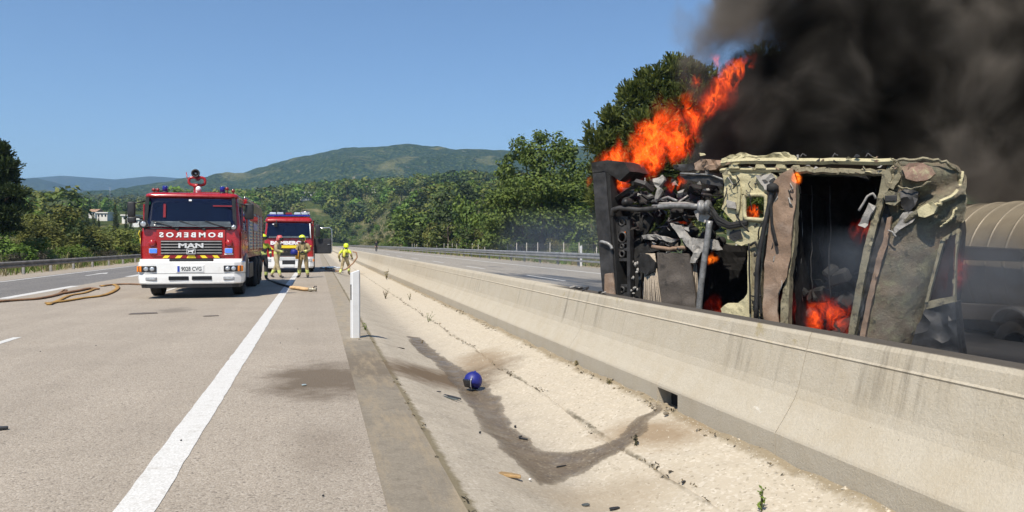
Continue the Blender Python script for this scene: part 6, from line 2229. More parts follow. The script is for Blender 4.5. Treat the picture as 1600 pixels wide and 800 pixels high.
plate('torn_bracket', [(1047, 349), (1060, 352), (1077, 371), (1101, 373), (1101, 391), (1094, 396), (1088, 411), (1078, 411), (1083, 394), (1072, 384), (1062, 372)], -0.05, 0.0, ash_m, 0.025, 7, 4)
plate('torn_bracket', [(1105, 374), (1120, 376), (1128, 390), (1112, 392)], 0.05, 0.09, ash_m, 0.02, 8, 3)
bar('rusty_rod', [(1019, 386, 0.0), (1046, 389, -0.02), (1072, 387, 0.0)], 0.028, rust_m, amp=0.006)
plate('broken_strip', [(1002, 368), (1022, 366), (1042, 370), (1060, 374), (1050, 379), (1028, 374), (1004, 374)], 0.05, 0.10, ash_m, 0.02, 8, 3)
# -- radiator core: single fins
def fins(x0t, x1t, yt, x0b, x1b, yb, n, w, name='radiator_core'):
    core = plate(name, [(x0t - 1, yt), (x1t + 1, yt), (x1b + 1, yb), (x0b - 1, yb)], w + 0.05, w + 0.10, char_m, 0.004, 4, 2)
    for k in range(n):
        t = (k + 0.5) / n
        a = W(x0t + (x1t - x0t) * t, yt, w); b_ = W(x0b + (x1b - x0b) * t, yb, w)
        mb = MB(fin_m)
        wd = (x1b - x0b) / n / 120 * 0.30
        mb.tube([a, a.lerp(b_, 0.5) + Vector((wrng.uniform(-.006, .006), 0, 0)), b_], wd, 6)
        mb.build('fin', core)
    return core
fins(1009, 1023, 396, 1001, 1044, 545, 10, 0.02)
fins(1082, 1089, 408, 1088, 1096, 545, 3, 0.04)
plate('scorched_plate', [(1026, 394), (1076, 397), (1081, 420), (1089, 490), (1092, 560), (1044, 560), (1034, 475), (1029, 437)], -0.02, 0.03, brown_m, 0.02, 3.5, 4)
plate('melted_blot', [(1000, 396), (1012, 398), (1024, 410), (1022, 424), (1010, 430), (998, 422)], -0.03, 0.02, char_m, 0.02, 7, 3)
plate('dark_recess', [(984, 385), (1010, 380), (1028, 392), (1005, 396), (1000, 470), (1004, 560), (985, 560)], 0.14, 0.2, char_m, 0.02, 4, 3)
plate('dark_recess', [(1076, 396), (1130, 380), (1172, 390), (1170, 560), (1090, 560)], 1.4, 1.46, char_m, 0.03, 3, 3)
for k in range(16):
    mb = MB(ash_m); c = W(wrng.uniform(985, 1000), wrng.uniform(408, 470), wrng.uniform(0.0, 0.1)); mb.ball(c, (wrng.uniform(.01, .03), .02, wrng.uniform(.01, .04)), 6, 4); mb.build('ash_lump', wreck)

# -- cream painted inner panel with the square opening
inner = plate('inner_panel', [(1129, 271), (1150, 269), (1200, 268), (1216, 276), (1212, 297), (1197, 303), (1160, 303), (1150, 302), (1131, 300)], 0.0, 0.05, cream_m, 0.012, 6, 4)
plate('panel_side', [(1131, 300), (1160, 303), (1164, 322), (1164, 343), (1160, 354), (1146, 346), (1127, 326), (1131, 312)], 0.0, 0.05, cream_m, 0.012, 6, 4, inner)
plate('panel_side', [(1197, 303), (1212, 297), (1209, 325), (1203, 348), (1197, 343)], 0.005, 0.05, creamd_m, 0.012, 6, 3, inner)
plate('panel_foot', [(1134, 357), (1150, 350), (1164, 344), (1197, 344), (1203, 350), (1198, 366), (1184, 377), (1158, 384), (1137, 373)], 0.0, 0.05, cream_m, 0.014, 6, 4, inner)
bar('opening_rim', [(1164, 305, -0.03), (1193, 304, -0.03), (1197, 308, -0.03), (1197, 340, -0.03), (1192, 344, -0.03), (1166, 342, -0.03), (1163, 337, -0.03), (1163, 309, -0.03), (1164, 305, -0.03)], 0.028, cream_m, inner)
bar('panel_rib', [(1140, 276, -0.03), (1152, 280, -0.03), (1156, 300, -0.03), (1152, 335, -0.02)], 0.022, cream_m, inner, amp=0.004)
plate('hinge_plate', [(1134, 312), (1148, 316), (1150, 326), (1136, 324)], -0.05, -0.01, ash_m, 0.006, 9, 2, inner)
plate('dark_patch', [(1140, 362), (1156, 358), (1160, 372), (1146, 377), (1139, 372)], -0.02, 0.0, soot_m, 0.006, 9, 2, inner)
for k in range(14):
    mb = MB(soot_m); mb.ball(W(wrng.choice([1134, 1146, 1150, 1158, 1180, 1192]) + wrng.uniform(-3, 3), wrng.choice([277, 290, 310, 330, 350, 365]) + wrng.uniform(-5, 5), -0.012), (0.016, 0.01, 0.016), 7, 5); mb.build('bolt', inner)
plate('crumpled_bracket', [(1180, 276), (1205, 270), (1212, 282), (1206, 300), (1196, 296), (1190, 288)], -0.05, -0.01, ash_m, 0.035, 8, 4, inner)
# door post with its foot
post = plate('door_post', [(1170, 385), (1190, 371), (1197, 368), (1190, 420), (1188, 470), (1188, 560), (1172, 560), (1173, 470), (1174, 420)], 0.0, 0.10, creamd_m, 0.010, 7, 4)
plate('post_edge', [(1168, 392), (1173, 388), (1174, 470), (1172, 540), (1166, 540), (1168, 468)], -0.02, 0.04, cream_m, 0.008, 8, 3, post)
plate('post_foot', [(1126, 482), (1136, 474), (1152, 473), (1163, 467), (1169, 455), (1172, 505), (1172, 560), (1130, 560)], -0.01, 0.06, cream_m, 0.02, 7, 4, post)
for k in range(7):
    y = 398 + k * 15
    mb = MB(soot_m); mb.ball(W(1181 + wrng.uniform(-3, 3), y, -0.005), (0.022, 0.012, 0.03), 7, 5); mb.build('slot', post)
for pts, r in (([(1172, 384, -0.05), (1180, 378, -0.06), (1188, 396, -0.06), (1186, 440, -0.05), (1190, 500, -0.03)], 0.016), ([(1170, 380, -0.04), (1171, 430, -0.05), (1172, 490, -0.05)], 0.012),
               ([(1174, 462, -0.05), (1182, 464, -0.06), (1190, 462, -0.05)], 0.010), ([(1176, 470, -0.05), (1180, 484, -0.05), (1190, 490, -0.05)], 0.010), ([(1150, 335, -0.06), (1160, 352, -0.07), (1170, 362, -0.06)], 0.012)):
    bar('cable', pts, r, char_m, amp=0.003)
for k in range(15):
    x = wrng.uniform(1128, 1236); y = wrng.uniform(268, 300) if wrng.random() < 0.5 else wrng.uniform(300, 480)
    if y > 300 and x < 1165: x = wrng.uniform(1166, 1200)
    bar('cable', [(x, y, -0.06), (x + wrng.uniform(-8, 8), y + wrng.uniform(4, 16), -0.09), (x + wrng.uniform(-10, 10), y + wrng.uniform(14, 40), -0.05)], wrng.uniform(0.005, 0.011), wrng.choice([char_m, soot_m, ash_m]), seg=5, amp=0.006)
for k in range(40):
    x = wrng.uniform(1085, 1400); y = wrng.choice([244, 250, 258, 264, 270]) + wrng.uniform(-4, 4)
    pts = [(x + wrng.uniform(-7, 7), y + wrng.uniform(-4, 4)) for q in range(4)]
    cx = sum(p[0] for p in pts) / 4; cy = sum(p[1] for p in pts) / 4
    pts.sort(key=lambda p: math.atan2(p[1] - cy, p[0] - cx))
    plate('scrap', pts, -0.07, -0.055, wrng.choice([creamd_m, soot_m, rust_m, cream_m, ash_m]), 0.012, 12, 1)
# rusted sheet and the strip beside the opening
plate('hanging_sheet', [(1199, 300), (1210, 282), (1222, 270), (1237, 262), (1243, 285), (1241, 330), (1234, 400), (1228, 432), (1216, 458), (1213, 486), (1219, 520), (1222, 560), (1196, 560), (1192, 470), (1194, 430), (1198, 380), (1203, 340)], -0.08, -0.05, rust_m, 0.022, 3.2, 4)
plate('door_edge', [(1238, 288), (1244, 286), (1241, 380), (1234, 430), (1231, 520), (1230, 580), (1217, 580), (1220, 470), (1228, 432), (1235, 395)], -0.02, 0.10, creamd_m, 0.012, 8, 4)
bar('steering_rod', [(1208, 290, -0.12), (1204, 310, -0.13), (1195, 350, -0.13), (1187, 390, -0.12), (1183, 420, -0.11), (1181, 500, -0.08)], 0.030, soot_m)
bar('steering_rod', [(1204, 308, -0.13), (1206, 350, -0.13), (1214, 384, -0.12)], 0.020, char_m)
mb = MB(char_m); mb.lathe([(0.03, -0.05), (0.07, -0.04), (0.075, 0.03), (0.04, 0.06), (0, 0.06)], W(1207, 294, -0.12), (0.2, -0.2, 1), 10); mb.build('joint', wreck)
for x in (1246, 1251, 1268, 1296):
    bar('hanging_wire', [(x, 290, 0.5), (x + 2, 360, 0.5), (x - 1, 420, 0.5), (x + 3, 470, 0.55)], 0.007, steel_m if x < 1255 else soot_m, seg=5, amp=0.008)

# -- top rails
bar('side_rail', [(1128, 254, -0.02), (1180, 252, -0.03), (1240, 252, -0.03), (1300, 252, -0.02), (1396, 253, 0.0)], 0.040, cream_m, seg=5, amp=0.007, smooth=False)
bar('side_rail', [(1126, 266, 0.0), (1180, 265, 0.0), (1238, 266, 0.0)], 0.032, cream_m, seg=5, amp=0.007, smooth=False)
bar('side_rail', [(1240, 262, -0.04), (1250, 266, -0.04), (1300, 268, -0.03), (1360, 269, -0.02), (1386, 270, 0.0)], (0.046, 0.038), creamd_m, seg=6, amp=0.010, smooth=False)
plate('crushed_top', [(1126, 249), (1140, 242), (1156, 238), (1172, 243), (1196, 244), (1214, 238), (1228, 239), (1240, 247), (1236, 252), (1128, 252)], -0.03, 0.25, cream_m, 0.03, 7, 4)
plate('crushed_top', [(1084, 256), (1096, 250), (1126, 250), (1130, 262), (1108, 268), (1086, 264)], -0.02, 0.2, rust_m, 0.04, 7, 4)
plate('top_strip', [(1050, 258), (1084, 255), (1086, 266), (1064, 268), (1052, 264)], 0.02, 0.10, soot_m, 0.02, 6, 3)
plate('bent_channel', [(1062, 272), (1110, 274), (1130, 282), (1128, 292), (1106, 288), (1070, 280)], 0.05, 0.20, soot_m, 0.02, 5, 3)
bar('bent_edge', [(1063, 271, 0.02), (1110, 273, 0.02), (1131, 281, 0.02)], 0.014, steel_m)
for x in (1147, 1220, 1188):
    plate('rail_bracket', [(x - 7, 257), (x + 5, 257), (x + 8, 263), (x - 9, 263)], -0.05, 0.03, cream_m, 0.008, 9, 2)
for x in (1218, 1250, 1300, 1352):
    bar('loose_clip', [(x, 246, 0), (x + 4, 240, 0.02), (x + 10, 244, 0.0)], 0.010, soot_m, amp=0.004)
# dark carcass behind: upper side, rear wall, lower side, floor
def slab(name, corners, mat, amp=0.04, cuts=4, thick=0.04):
    bm = bmesh.new()
    vs = [bm.verts.new(c) for c in corners]
    f = bm.faces.new(vs)
    bmesh.ops.solidify(bm, geom=[f], thickness=thick)
    bmesh.ops.recalc_face_normals(bm, faces=bm.faces[:])
    crumple(bm, amp, 2.5, cuts, wrng.uniform(0, 50))
    mb = MB(mat); mb.bm.free(); mb.bm = bm
    return mb.build(name, wreck)
def D(px, py, w):          # spot on the front, pushed straight back
    p = W(px, py, 0); return Vector((p.x, w, p.z))
slab('upper_side', [D(1128, 256, 0.05), D(1400, 256, 0.05), D(1400, 256, 1.75), D(1128, 256, 1.75)], brown_m)
slab('rear_wall', [D(1128, 262, 1.75), D(1425, 258, 1.75), D(1425, 600, 1.75), D(1128, 560, 1.75)], char_m)
slab('lower_side', [D(1110, 565, 0.05), D(1440, 615, 0.05), D(1440, 615, 1.75), D(1110, 565, 1.75)], char_m)
slab('bulkhead', [D(1232, 300, 0.25), D(1232, 520, 0.25), D(1220, 520, 1.7), D(1220, 300, 1.7)], char_m)
for k in range(26):          # burnt seat springs and lumps inside
    c = W(wrng.uniform(1250, 1345), wrng.uniform(420, 540), wrng.uniform(0.6, 1.5))
    mb = MB(char_m); mb.box(c, (wrng.uniform(.1, .3), wrng.uniform(.1, .3), wrng.uniform(.08, .25)), (wrng.uniform(-1, 1), wrng.uniform(-1, 1), wrng.uniform(-1, 1)), 0.03); mb.build('burnt_lump', wreck)
for k in range(5):
    x = 965 + 30 * k
    bar('chassis_rail', [(x, 300 + 8 * k, 0.9), (x + 20, 300 + 8 * k, 2.2)], 0.07, char_m)
slab('chassis_side', [D(1000, 380, 1.3), D(1120, 385, 1.3), D(1120, 560, 1.3), D(1000, 560, 1.3)], char_m)
bar('frame_member', [(990, 440, 1.0), (1060, 330, 1.4), (1120, 290, 1.6)], 0.08, char_m)

# -- right part: roof with its blistered paint
rows_t = [(249, 1398, 1470), (258, 1388, 1488), (270, 1381, 1499), (285, 1379, 1502), (300, 1381, 1503), (315, 1385, 1503), (330, 1387, 1502), (345, 1386, 1499), (358, 1384, 1482), (375, 1381, 1471),
          (400, 1375, 1464), (430, 1368, 1455), (460, 1361, 1447), (490, 1354, 1438), (520, 1347, 1429), (560, 1338, 1418), (600, 1330, 1405)]
NCOL = 44
vs, fs = [], []
yy = np.interp(np.linspace(0, 1, 70), np.linspace(0, 1, len(rows_t)), [r[0] for r in rows_t])
for y in yy:
    x0 = np.interp(y, [r[0] for r in rows_t], [r[1] for r in rows_t]); x1 = np.interp(y, [r[0] for r in rows_t], [r[2] for r in rows_t])
    for i in range(NCOL):
        s = i / (NCOL - 1)
        x = x0 + (x1 - x0) * s
        w = 0.02 + 0.55 * max(0, s - 0.45) ** 2 * 1.6 + 0.45 * max(0, (262 - y) / 14) ** 2 * 0.6
        # fold that runs across the roof and the dented lobes above it
        fold = (y - 330) + (x - 1440) * 0.55
        w -= 0.10 * math.exp(-(fold / 9) ** 2) * (1 if s > 0.3 else s / 0.3)
        w += 0.09 * math.exp(-((fold + 22) / 10) ** 2)
        w -= 0.10 * math.exp(-(((x - 1432) / 30) ** 2 + ((y - 270) / 15) ** 2))
        w += 0.05 * math.exp(-(((x - 1410) / 12) ** 2 + ((y - 318) / 16) ** 2))
        p = W(x, y, 0); p.y = w
        n = mnoise.noise_vector(p * 5.0); n2 = mnoise.noise_vector(p * 14)
        p += n * 0.028 + n2 * 0.010
        vs.append(p)
for j in range(len(yy) - 1):
    for i in range(NCOL - 1):
        a = j * NCOL + i
        fs.append((a, a + 1, a + NCOL + 1, a + NCOL))
mb = MB(roof_p)
mb.raw(vs, fs, 0, True)
bmesh.ops.solidify(mb.bm, geom=mb.bm.faces[:], thickness=0.03)
roofo = mb.build('roof_panel', wreck)
plate('primer_patch', [(1408, 262), (1420, 255), (1440, 254), (1456, 262), (1460, 272), (1450, 281), (1432, 284), (1416, 278)], -0.10, -0.065, pink_m, 0.016, 9, 4, roofo, lambda u, v: 0.0)
bar('roof_rim', [(1396, 252, 0.0), (1420, 249, -0.02), (1450, 249, 0.02), (1476, 254, 0.08), (1494, 265, 0.2), (1501, 285, 0.3)], 0.020, creamd_m, roofo, seg=5, amp=0.014, smooth=False)
bar('roof_rim', [(1501, 270, 0.32), (1501, 290, 0.28), (1492, 304, 0.12), (1474, 314, -0.02), (1460, 322, -0.06)], 0.024, cream_m, roofo, seg=5, amp=0.014, smooth=False)
plate('bare_lump', [(1434, 330), (1442, 322), (1456, 316), (1464, 322), (1460, 333), (1446, 340), (1436, 338)], -0.11, -0.04, cream_m, 0.02, 8, 4, roofo)
bar('curled_edge', [(1470, 355, 0.0), (1478, 347, -0.02), (1486, 342, 0.02), (1490, 332, 0.08), (1494, 324, 0.14)], 0.010, cream_m, roofo, seg=5, amp=0.008, smooth=False)
bar('curled_edge', [(1404, 290, -0.06), (1420, 296, -0.09), (1440, 290, -0.10), (1456, 282, -0.08)], 0.010, creamd_m, roofo, seg=5, amp=0.012, smooth=False)
plate('grey_flap', [(1404, 300), (1420, 294), (1436, 300), (1430, 322), (1418, 334), (1406, 322)], -0.055, -0.02, soot_m, 0.03, 6, 4, roofo)
plate('hanging_flap', [(1412, 332), (1424, 330), (1432, 336), (1424, 346), (1404, 360), (1396, 368), (1398, 356)], -0.06, -0.03, ash_m, 0.025, 8, 4, roofo)
# pillars
plate('front_pillar', [(1378, 268), (1390, 264), (1394, 276), (1386, 300), (1372, 345), (1360, 390), (1348, 450), (1336, 520), (1326, 590), (1316, 590), (1326, 515), (1338, 445), (1350, 385), (1364, 335), (1374, 300)], -0.05, 0.03, creamd_m, 0.014, 8, 4)
plate('roof_channel', [(1386, 340), (1393, 338), (1388, 372), (1374, 420), (1362, 470), (1352, 525), (1342, 590), (1334, 590), (1344, 520), (1355, 465), (1368, 410), (1380, 370)], -0.06, -0.01, rust_m, 0.012, 9, 4)
plate('pillar_infill', [(1384, 300), (1392, 300), (1388, 345), (1372, 400), (1350, 480), (1336, 590), (1326, 590), (1340, 490), (1358, 400), (1372, 350)], 0.04, 0.08, soot_m, 0.02, 6, 4)
plate('mirror_box', [(1379, 302), (1390, 298), (1404, 301), (1406, 314), (1398, 322), (1384, 318)], -0.12, -0.04, creamd_m, 0.012, 9, 3)
mb = MB(soot_m); mb.box(W(1392, 310, -0.125), (0.13, 0.02, 0.07), (0, 0, 0), 0.008); mb.build('mirror_glass', wreck)
plate('tattered_flap', [(1341, 351), (1349, 332), (1357, 318), (1368, 321), (1366, 330), (1357, 344), (1351, 356), (1346, 353)], -0.10, -0.07, ash_m, 0.025, 10, 4)
bar('hook', [(1342, 329, -0.1), (1348, 319, -0.11), (1356, 306, -0.11), (1364, 302, -0.1), (1369, 310, -0.08)], 0.014, ash_m, amp=0.003)
plate('corner_plate', [(1390, 262), (1402, 254), (1410, 268), (1404, 284), (1396, 296), (1386, 290), (1384, 276)], -0.04, 0.02, creamd_m, 0.03, 8, 4)
bar('curled_wire', [(1388, 360, -0.08), (1394, 362, -0.1), (1400, 370, -0.08)], 0.010, ash_m)
# side window with frame
wf = plate('window_frame', [(1472, 372), (1497, 357), (1500, 362), (1494, 400), (1492, 466), (1487, 462), (1490, 398), (1494, 365), (1474, 377)], 0.20, 0.30, creamd_m, 0.008, 8, 3)
plate('frame_side', [(1470, 374), (1475, 376), (1462, 425), (1450, 472), (1445, 472), (1458, 422)], 0.12, 0.22, creamd_m, 0.008, 8, 3, wf)
plate('frame_foot', [(1445, 472), (1490, 462), (1492, 472), (1445, 484)], 0.14, 0.26, creamd_m, 0.008, 8, 3, wf)
def sooty_glass():
    m = bpy.data.materials.new('sooty_glass')
    m.use_nodes = True
    nt = m.node_tree; b = bsdf_of(m)
    b.inputs['Base Color'].default_value = (0.035, 0.025, 0.022, 1); b.inputs['Roughness'].default_value = 0.25
    tr = nt.nodes.new('ShaderNodeBsdfTransparent'); tr.inputs[0].default_value = (0.8, 0.55, 0.5, 1)
    mx = nt.nodes.new('ShaderNodeMixShader')
    nt.links.new(ramp(nt, nz(nt, coord(nt), 5, 5, 0.7), [(0.35, 0.3), (0.65, 0.8)]), mx.inputs[0])
    out = [n for n in nt.nodes if n.type == 'OUTPUT_MATERIAL'][0]
    nt.links.new(tr.outputs[0], mx.inputs[1]); nt.links.new(b.outputs[0], mx.inputs[2]); nt.links.new(mx.outputs[0], out.inputs[0])
    return m
plate('window_pane', [(1473, 375), (1494, 363), (1489, 463), (1448, 472)], 0.20, 0.21, sooty_glass(), 0.004, 5, 2, wf)
plate('side_skirt', [(1444, 484), (1492, 472), (1498, 540), (1500, 620), (1406, 620), (1420, 560), (1432, 510)], 0.14, 0.5, soot_m, 0.03, 4, 4)
plate('rear_corner', [(1488, 300), (1494, 360), (1488, 470), (1488, 620), (1478, 620), (1478, 470), (1484, 362), (1482, 310)], 0.4, 0.9, soot_m, 0.03, 4, 3)
slab('roof_backing', [D(1395, 262, 0.62), D(1462, 262, 0.8), D(1450, 620, 0.8), D(1350, 620, 0.5)], char_m)

# debris on top of the barrier by the bumper
for k in range(12):
    mb = MB(wrng.choice([ash_m, soot_m, char_m]))
    mb.box((0, 0, 0), (wrng.uniform(.03, .12), wrng.uniform(.02, .06), wrng.uniform(.01, .03)), (wrng.uniform(-.4, .4), wrng.uniform(-.4, .4), wrng.uniform(0, 3)), 0.004)
    o = mb.build('burnt_fragment', None, (wrng.uniform(3.46, 3.6), wrng.uniform(9.0, 10.4), 0.84))
    tag(o, 'small burnt fragment lying on the barrier top by the bumper', 'fragment', 'burnt fragments on the barrier')

# ------------------------------------------------------------------ tank trailer behind
tank_m = M('tank_steel', (0.31, 0.26, 0.185), 0.5, 0.2, var=0.18, scale=1.2, dirt=0.35, dirtcol=(0.14, 0.11, 0.08), bmp=0.1)
TX, TZ, TR = 9.9, 1.13, 0.93
tank = empty('tank_trailer', (TX, 4.0, 0.18), 0, 'overturned cylindrical steel tank trailer at the right edge behind the cab', 'trailer')
mb = MB(tank_m)
L = 9.0
mb.lathe([(0.0, -0.28), (0.35, -0.25), (0.62, -0.17), (0.82, -0.06), (TR - 0.02, 0.03), (TR, 0.08), (TR, L - 0.08), (TR - 0.02, L - 0.03), (0.82, L + 0.06), (0.62, L + 0.17), (0.35, L + 0.25), (0, L + 0.28)], (0, 0, TZ - 0.18), (0, 1, 0), 56)
mb.build('tank_shell', tank)
rm = None
for k in range(30):
    if rm is None:
        mb = MB(tank_m)
        mb.lathe([(TR - 0.01, -0.022), (TR + 0.012, -0.016), (TR + 0.016, 0), (TR + 0.012, 0.016), (TR - 0.01, 0.022)], (0, 0, 0), (0, 1, 0), 56)
        o = mb.build('tank_ring', tank, (0, 0.2 + 0.3 * k, TZ - 0.18)); rm = o.data
    else:
        link('tank_ring', rm, tank, (0, 0.2 + 0.3 * k, TZ - 0.18))
def tl(px, py, lat):      # spot seen in a direction on the upright plane x = lat, in trailer coordinates
    r = ray(px, py); t = lat / r.x
    p = CAM + r * t
    return p - Vector((TX, 4.0, 0.18))
a = tl(1478, 383, 8.8); b_ = tl(1601, 389, 8.8); c_ = tl(1601, 409, 8.8); d_ = tl(1478, 405, 8.8)
mb = MB(char_m)
mb.prism([(a.y, a.z), (b_.y + 0.03, b_.z), (b_.y - 0.06, (b_.z + c_.z) / 2), (c_.y + 0.03, c_.z), (d_.y, d_.z)], 'x', -1.16, -1.04, bev=0.012)
mb.build('support_beam', tank)
a = tl(1478, 472, 9.0); b_ = tl(1640, 480, 9.0); c_ = tl(1640, 503, 9.0); d_ = tl(1478, 498, 9.0)
mb = MB(brown_m); mb.prism([(a.y, a.z), (b_.y, b_.z), (c_.y, c_.z), (d_.y, d_.z)], 'x', -0.98, -0.80, bev=0.01); mb.build('chassis_rail', tank)
mc = tl(1592, 510, 8.9)
mb = MB(M('mudguard_grey', (0.16, 0.16, 0.16), 0.5, var=0.3))
arc = [(mc.y + 0.30 * math.cos(R(t)), mc.z + 0.26 * math.sin(R(t))) for t in range(10, 175, 12)]
arc2 = [(mc.y + 0.27 * math.cos(R(t)), mc.z + 0.23 * math.sin(R(t))) for t in range(10, 175, 12)]
mb.prism(arc + arc2[::-1], 'x', -1.15, -0.85); mb.build('mudguard', tank)
wheel(tank, (-0.95, mc.y - 0.05, mc.z - 0.30), 0.40, 0.28, -1)
mb = MB(soot_m); mb.box((0.0, 4.5, 0.10), (1.5, 8.0, 0.16), bev=0.03); mb.build('crushed_frame', tank)
# ------------------------------------------------------------------ litter and hoses
def on_ditch(px, py, lift=0.0):
    x, y = dpt(px, py)
    return Vector((x, y, float(ditch_z(x, y)) + lift))

# blue helmet lying on its side in the ditch
c = on_ditch(738, 611)
hb2 = empty('blue_helmet', (c.x, c.y, c.z + 0.012), R(20), 'dark blue safety helmet with black visor lying in the ditch', 'helmet')
hb2.scale = (0.82, 0.82, 0.82)
m = MB(helm_b)
m.lathe([(0.105, -0.075), (0.128, -0.05), (0.137, 0.0), (0.128, 0.055), (0.098, 0.10), (0.055, 0.128), (0.02, 0.138), (0, 0.139)], (0.012, 0, 0.135), (0.42, 0.25, 0.95), 24)
m.lathe([(0.022, 0.0), (0.014, 0.02), (0, 0.024)], Vector((0.012, 0, 0.135)) + Vector((0.42, 0.25, 0.95)).normalized() * 0.134, (0.42, 0.25, 0.95), 12)
m.build('shell', hb2)
m = MB(visor_m)
m.box((-0.105, -0.03, 0.115), (0.035, 0.15, 0.13), (0, R(-18), R(10)), 0.015, seg=2); m.build('visor', hb2)
m = MB(M('helmet_edge', (0.42, 0.43, 0.45), 0.35, 0.4)); m.tube([(-0.07, -0.10, 0.21), (-0.094, -0.105, 0.15), (-0.09, -0.10, 0.08), (-0.06, -0.09, 0.03)], 0.007, 6); m.build('edge_trim', hb2)
m = MB(helm_b); m.lathe([(0.10, 0.0), (0.11, 0.02), (0.09, 0.07)], (-0.01, 0, 0.05), (0.5, 0.25, 0.85), 18); m.build('neck_guard', hb2)

wood_m = M('splintered_board', (0.36, 0.23, 0.10), 0.8, var=0.3, scale=12, bmp=0.4, dirt=0.3, dirtcol=(0.12, 0.05, 0.03))
def scrap(name, px, py, size, rot, mat, label, cat, group=None, ditch=True, bev=0.004):
    p = on_ditch(px, py) if ditch else gpt(px, py, 0.0)
    mb = MB(mat)
    sx, sy, sz = size
    pts = [(-sx / 2, -sy / 2), (-sx * .1, -sy * .6), (sx / 2, -sy * .3), (sx * .42, sy * .4), (0, sy / 2), (-sx * .45, sy * .3)]
    mb.prism(pts, 'z', 0, sz, bev=min(bev, sz * .3))
    o = mb.build(name, None, p + Vector((0, 0, 0.006)))
    o.rotation_euler = (rot[0], rot[1], rot[2])
    return tag(o, label, cat, group)

plast_m = M('black_scrap', (0.018, 0.018, 0.019), 0.5, var=0.3, scale=15)
green_m = M('grey_green_scrap', (0.10, 0.11, 0.10), 0.4, 0.3, var=0.3, scale=20)
scrap('trim_strip', 707, 622, (0.26, 0.035, 0.015), (0, R(5), R(-48)), plast_m, 'pair of dark strips left of the blue helmet, upper strip', 'strip')
scrap('trim_strip', 704, 624, (0.22, 0.03, 0.015), (0, R(5), R(-48)), green_m, 'grey green strip lying below the dark strip', 'strip')
scrap('trim_strip', 686, 613, (0.06, 0.02, 0.008), (0, 0, R(-45)), plast_m, 'short black sliver left of the dark strips', 'strip')
scrap('wooden_board', 797, 746, (0.17, 0.055, 0.02), (0, R(4), R(-32)), wood_m, 'brown splintered board at the edge of the wet patch', 'board')
scrap('twig', 818, 688, (0.10, 0.02, 0.016), (0, 0, R(-50)), plast_m, 'dark bent stick on the wet patch', 'stick')
scrap('twig', 813, 684, (0.05, 0.014, 0.012), (0, 0, R(30)), plast_m, 'short stub crossing the bent stick', 'stick')
scrap('stone', 805, 669, (0.03, 0.022, 0.02), (0, 0, 1), plast_m, 'dark pebble at the rim of the wet patch', 'stone')
scrap('twig', 877, 731, (0.10, 0.012, 0.01), (0, 0, R(15)), plast_m, 'thin dark twig in the bend of the wet patch', 'stick')
scrap('foam_crumb', 828, 752, (0.022, 0.018, 0.014), (0, 0, 0.4), M('white_crumb', (0.75, 0.74, 0.72), 0.8), 'small white crumb right of the board', 'crumb')
scrap('metal_scrap', 915, 791, (0.06, 0.035, 0.008), (0, 0, R(10)), green_m, 'grey metal flake at the bottom of the ditch', 'scrap')
scrap('metal_scrap', 960, 797, (0.08, 0.03, 0.012), (0, 0, R(5)), plast_m, 'black flake next to the grey one at the frame edge', 'scrap')
scrap('stone', 1068, 757, (0.04, 0.02, 0.016), (0, 0, R(20)), plast_m, 'dark stone on the pale gravel slope', 'stone')
scrap('stone', 750, 678, (0.03, 0.02, 0.015), (0, 0, R(50)), plast_m, 'dark pebble left of the wet patch', 'stone')
scrap('metal_scrap', 475, 603, (0.05, 0.035, 0.012), (0, 0, R(10)), M('glass_shard', (0.45, 0.52, 0.50), 0.15, 0.3), 'shiny shard on the stained shoulder', 'scrap', None, False)
scrap('tyre_scrap', 2, 672, (0.10, 0.05, 0.02), (0, 0, R(5)), plast_m, 'black scrap of rubber at the left edge of the road', 'scrap', None, False)
scrap('flat_patch', 225, 490, (0.55, 0.30, 0.006), (0, 0, R(5)), M('tar_patch', (0.12, 0.10, 0.085), 0.9, var=0.2), 'flattened dark rag on the lane ahead of the fire engine', 'rag', None, False)
scrap('flat_patch', 330, 494, (0.30, 0.12, 0.006), (0, 0, R(5)), M('tar_patch', (0.12, 0.10, 0.085), 0.9), 'small dark smear of tar on the lane', 'tar', None, False)
for i, (px, py) in enumerate(((63, 550), (150, 541), (20, 493), (465, 515), (438, 537), (505, 777), (283, 690))):
    if px > 520: continue
    scrap('stone', px, py, (0.016, 0.012, 0.009), (0, 0, i * 0.7), plast_m, 'small dark pebble lying on the road', 'stone', 'pebbles on the road', False)

# loose gravel on the right slope and along the barrier foot
r = np.random.default_rng(33)
n = 2600
gx = np.where(r.random(n) < 0.55, r.uniform(2.0, 3.13, n), r.normal(3.06, 0.05, n)); gx = np.clip(gx, 1.5, 3.14); gy = 3.2 + r.random(n) ** 1.6 * 16
base = np.array([[1, 0, 0], [-0.5, 0.87, 0], [-0.5, -0.87, 0], [0.1, 0.05, 0.7]])
V = []; F = []
sz = r.uniform(0.004, 0.011, n) * np.where(r.random(n) < 0.04, 2.2, 1)
gz = ditch_z(gx, gy)
for i in range(n):
    a = r.uniform(0, 6.28); c, s = math.cos(a), math.sin(a)
    b = base * sz[i] * r.uniform(0.7, 1.3, (4, 1))
    V.append(np.stack([b[:, 0] * c - b[:, 1] * s + gx[i], b[:, 0] * s + b[:, 1] * c + gy[i], b[:, 2] + gz[i] - 0.001], -1))
    F.append(np.array([[0, 1, 3], [1, 2, 3], [2, 0, 3]]) + 4 * i)
grav_m = M('loose_gravel', (0.44, 0.38, 0.29), 0.95, var=0.5, scale=60)
tag(link('gravel', np_mesh('gravel', np.concatenate(V), np.concatenate(F), grav_m)), 'loose gravel crumbs on the ditch slope', None, None, 'stuff')

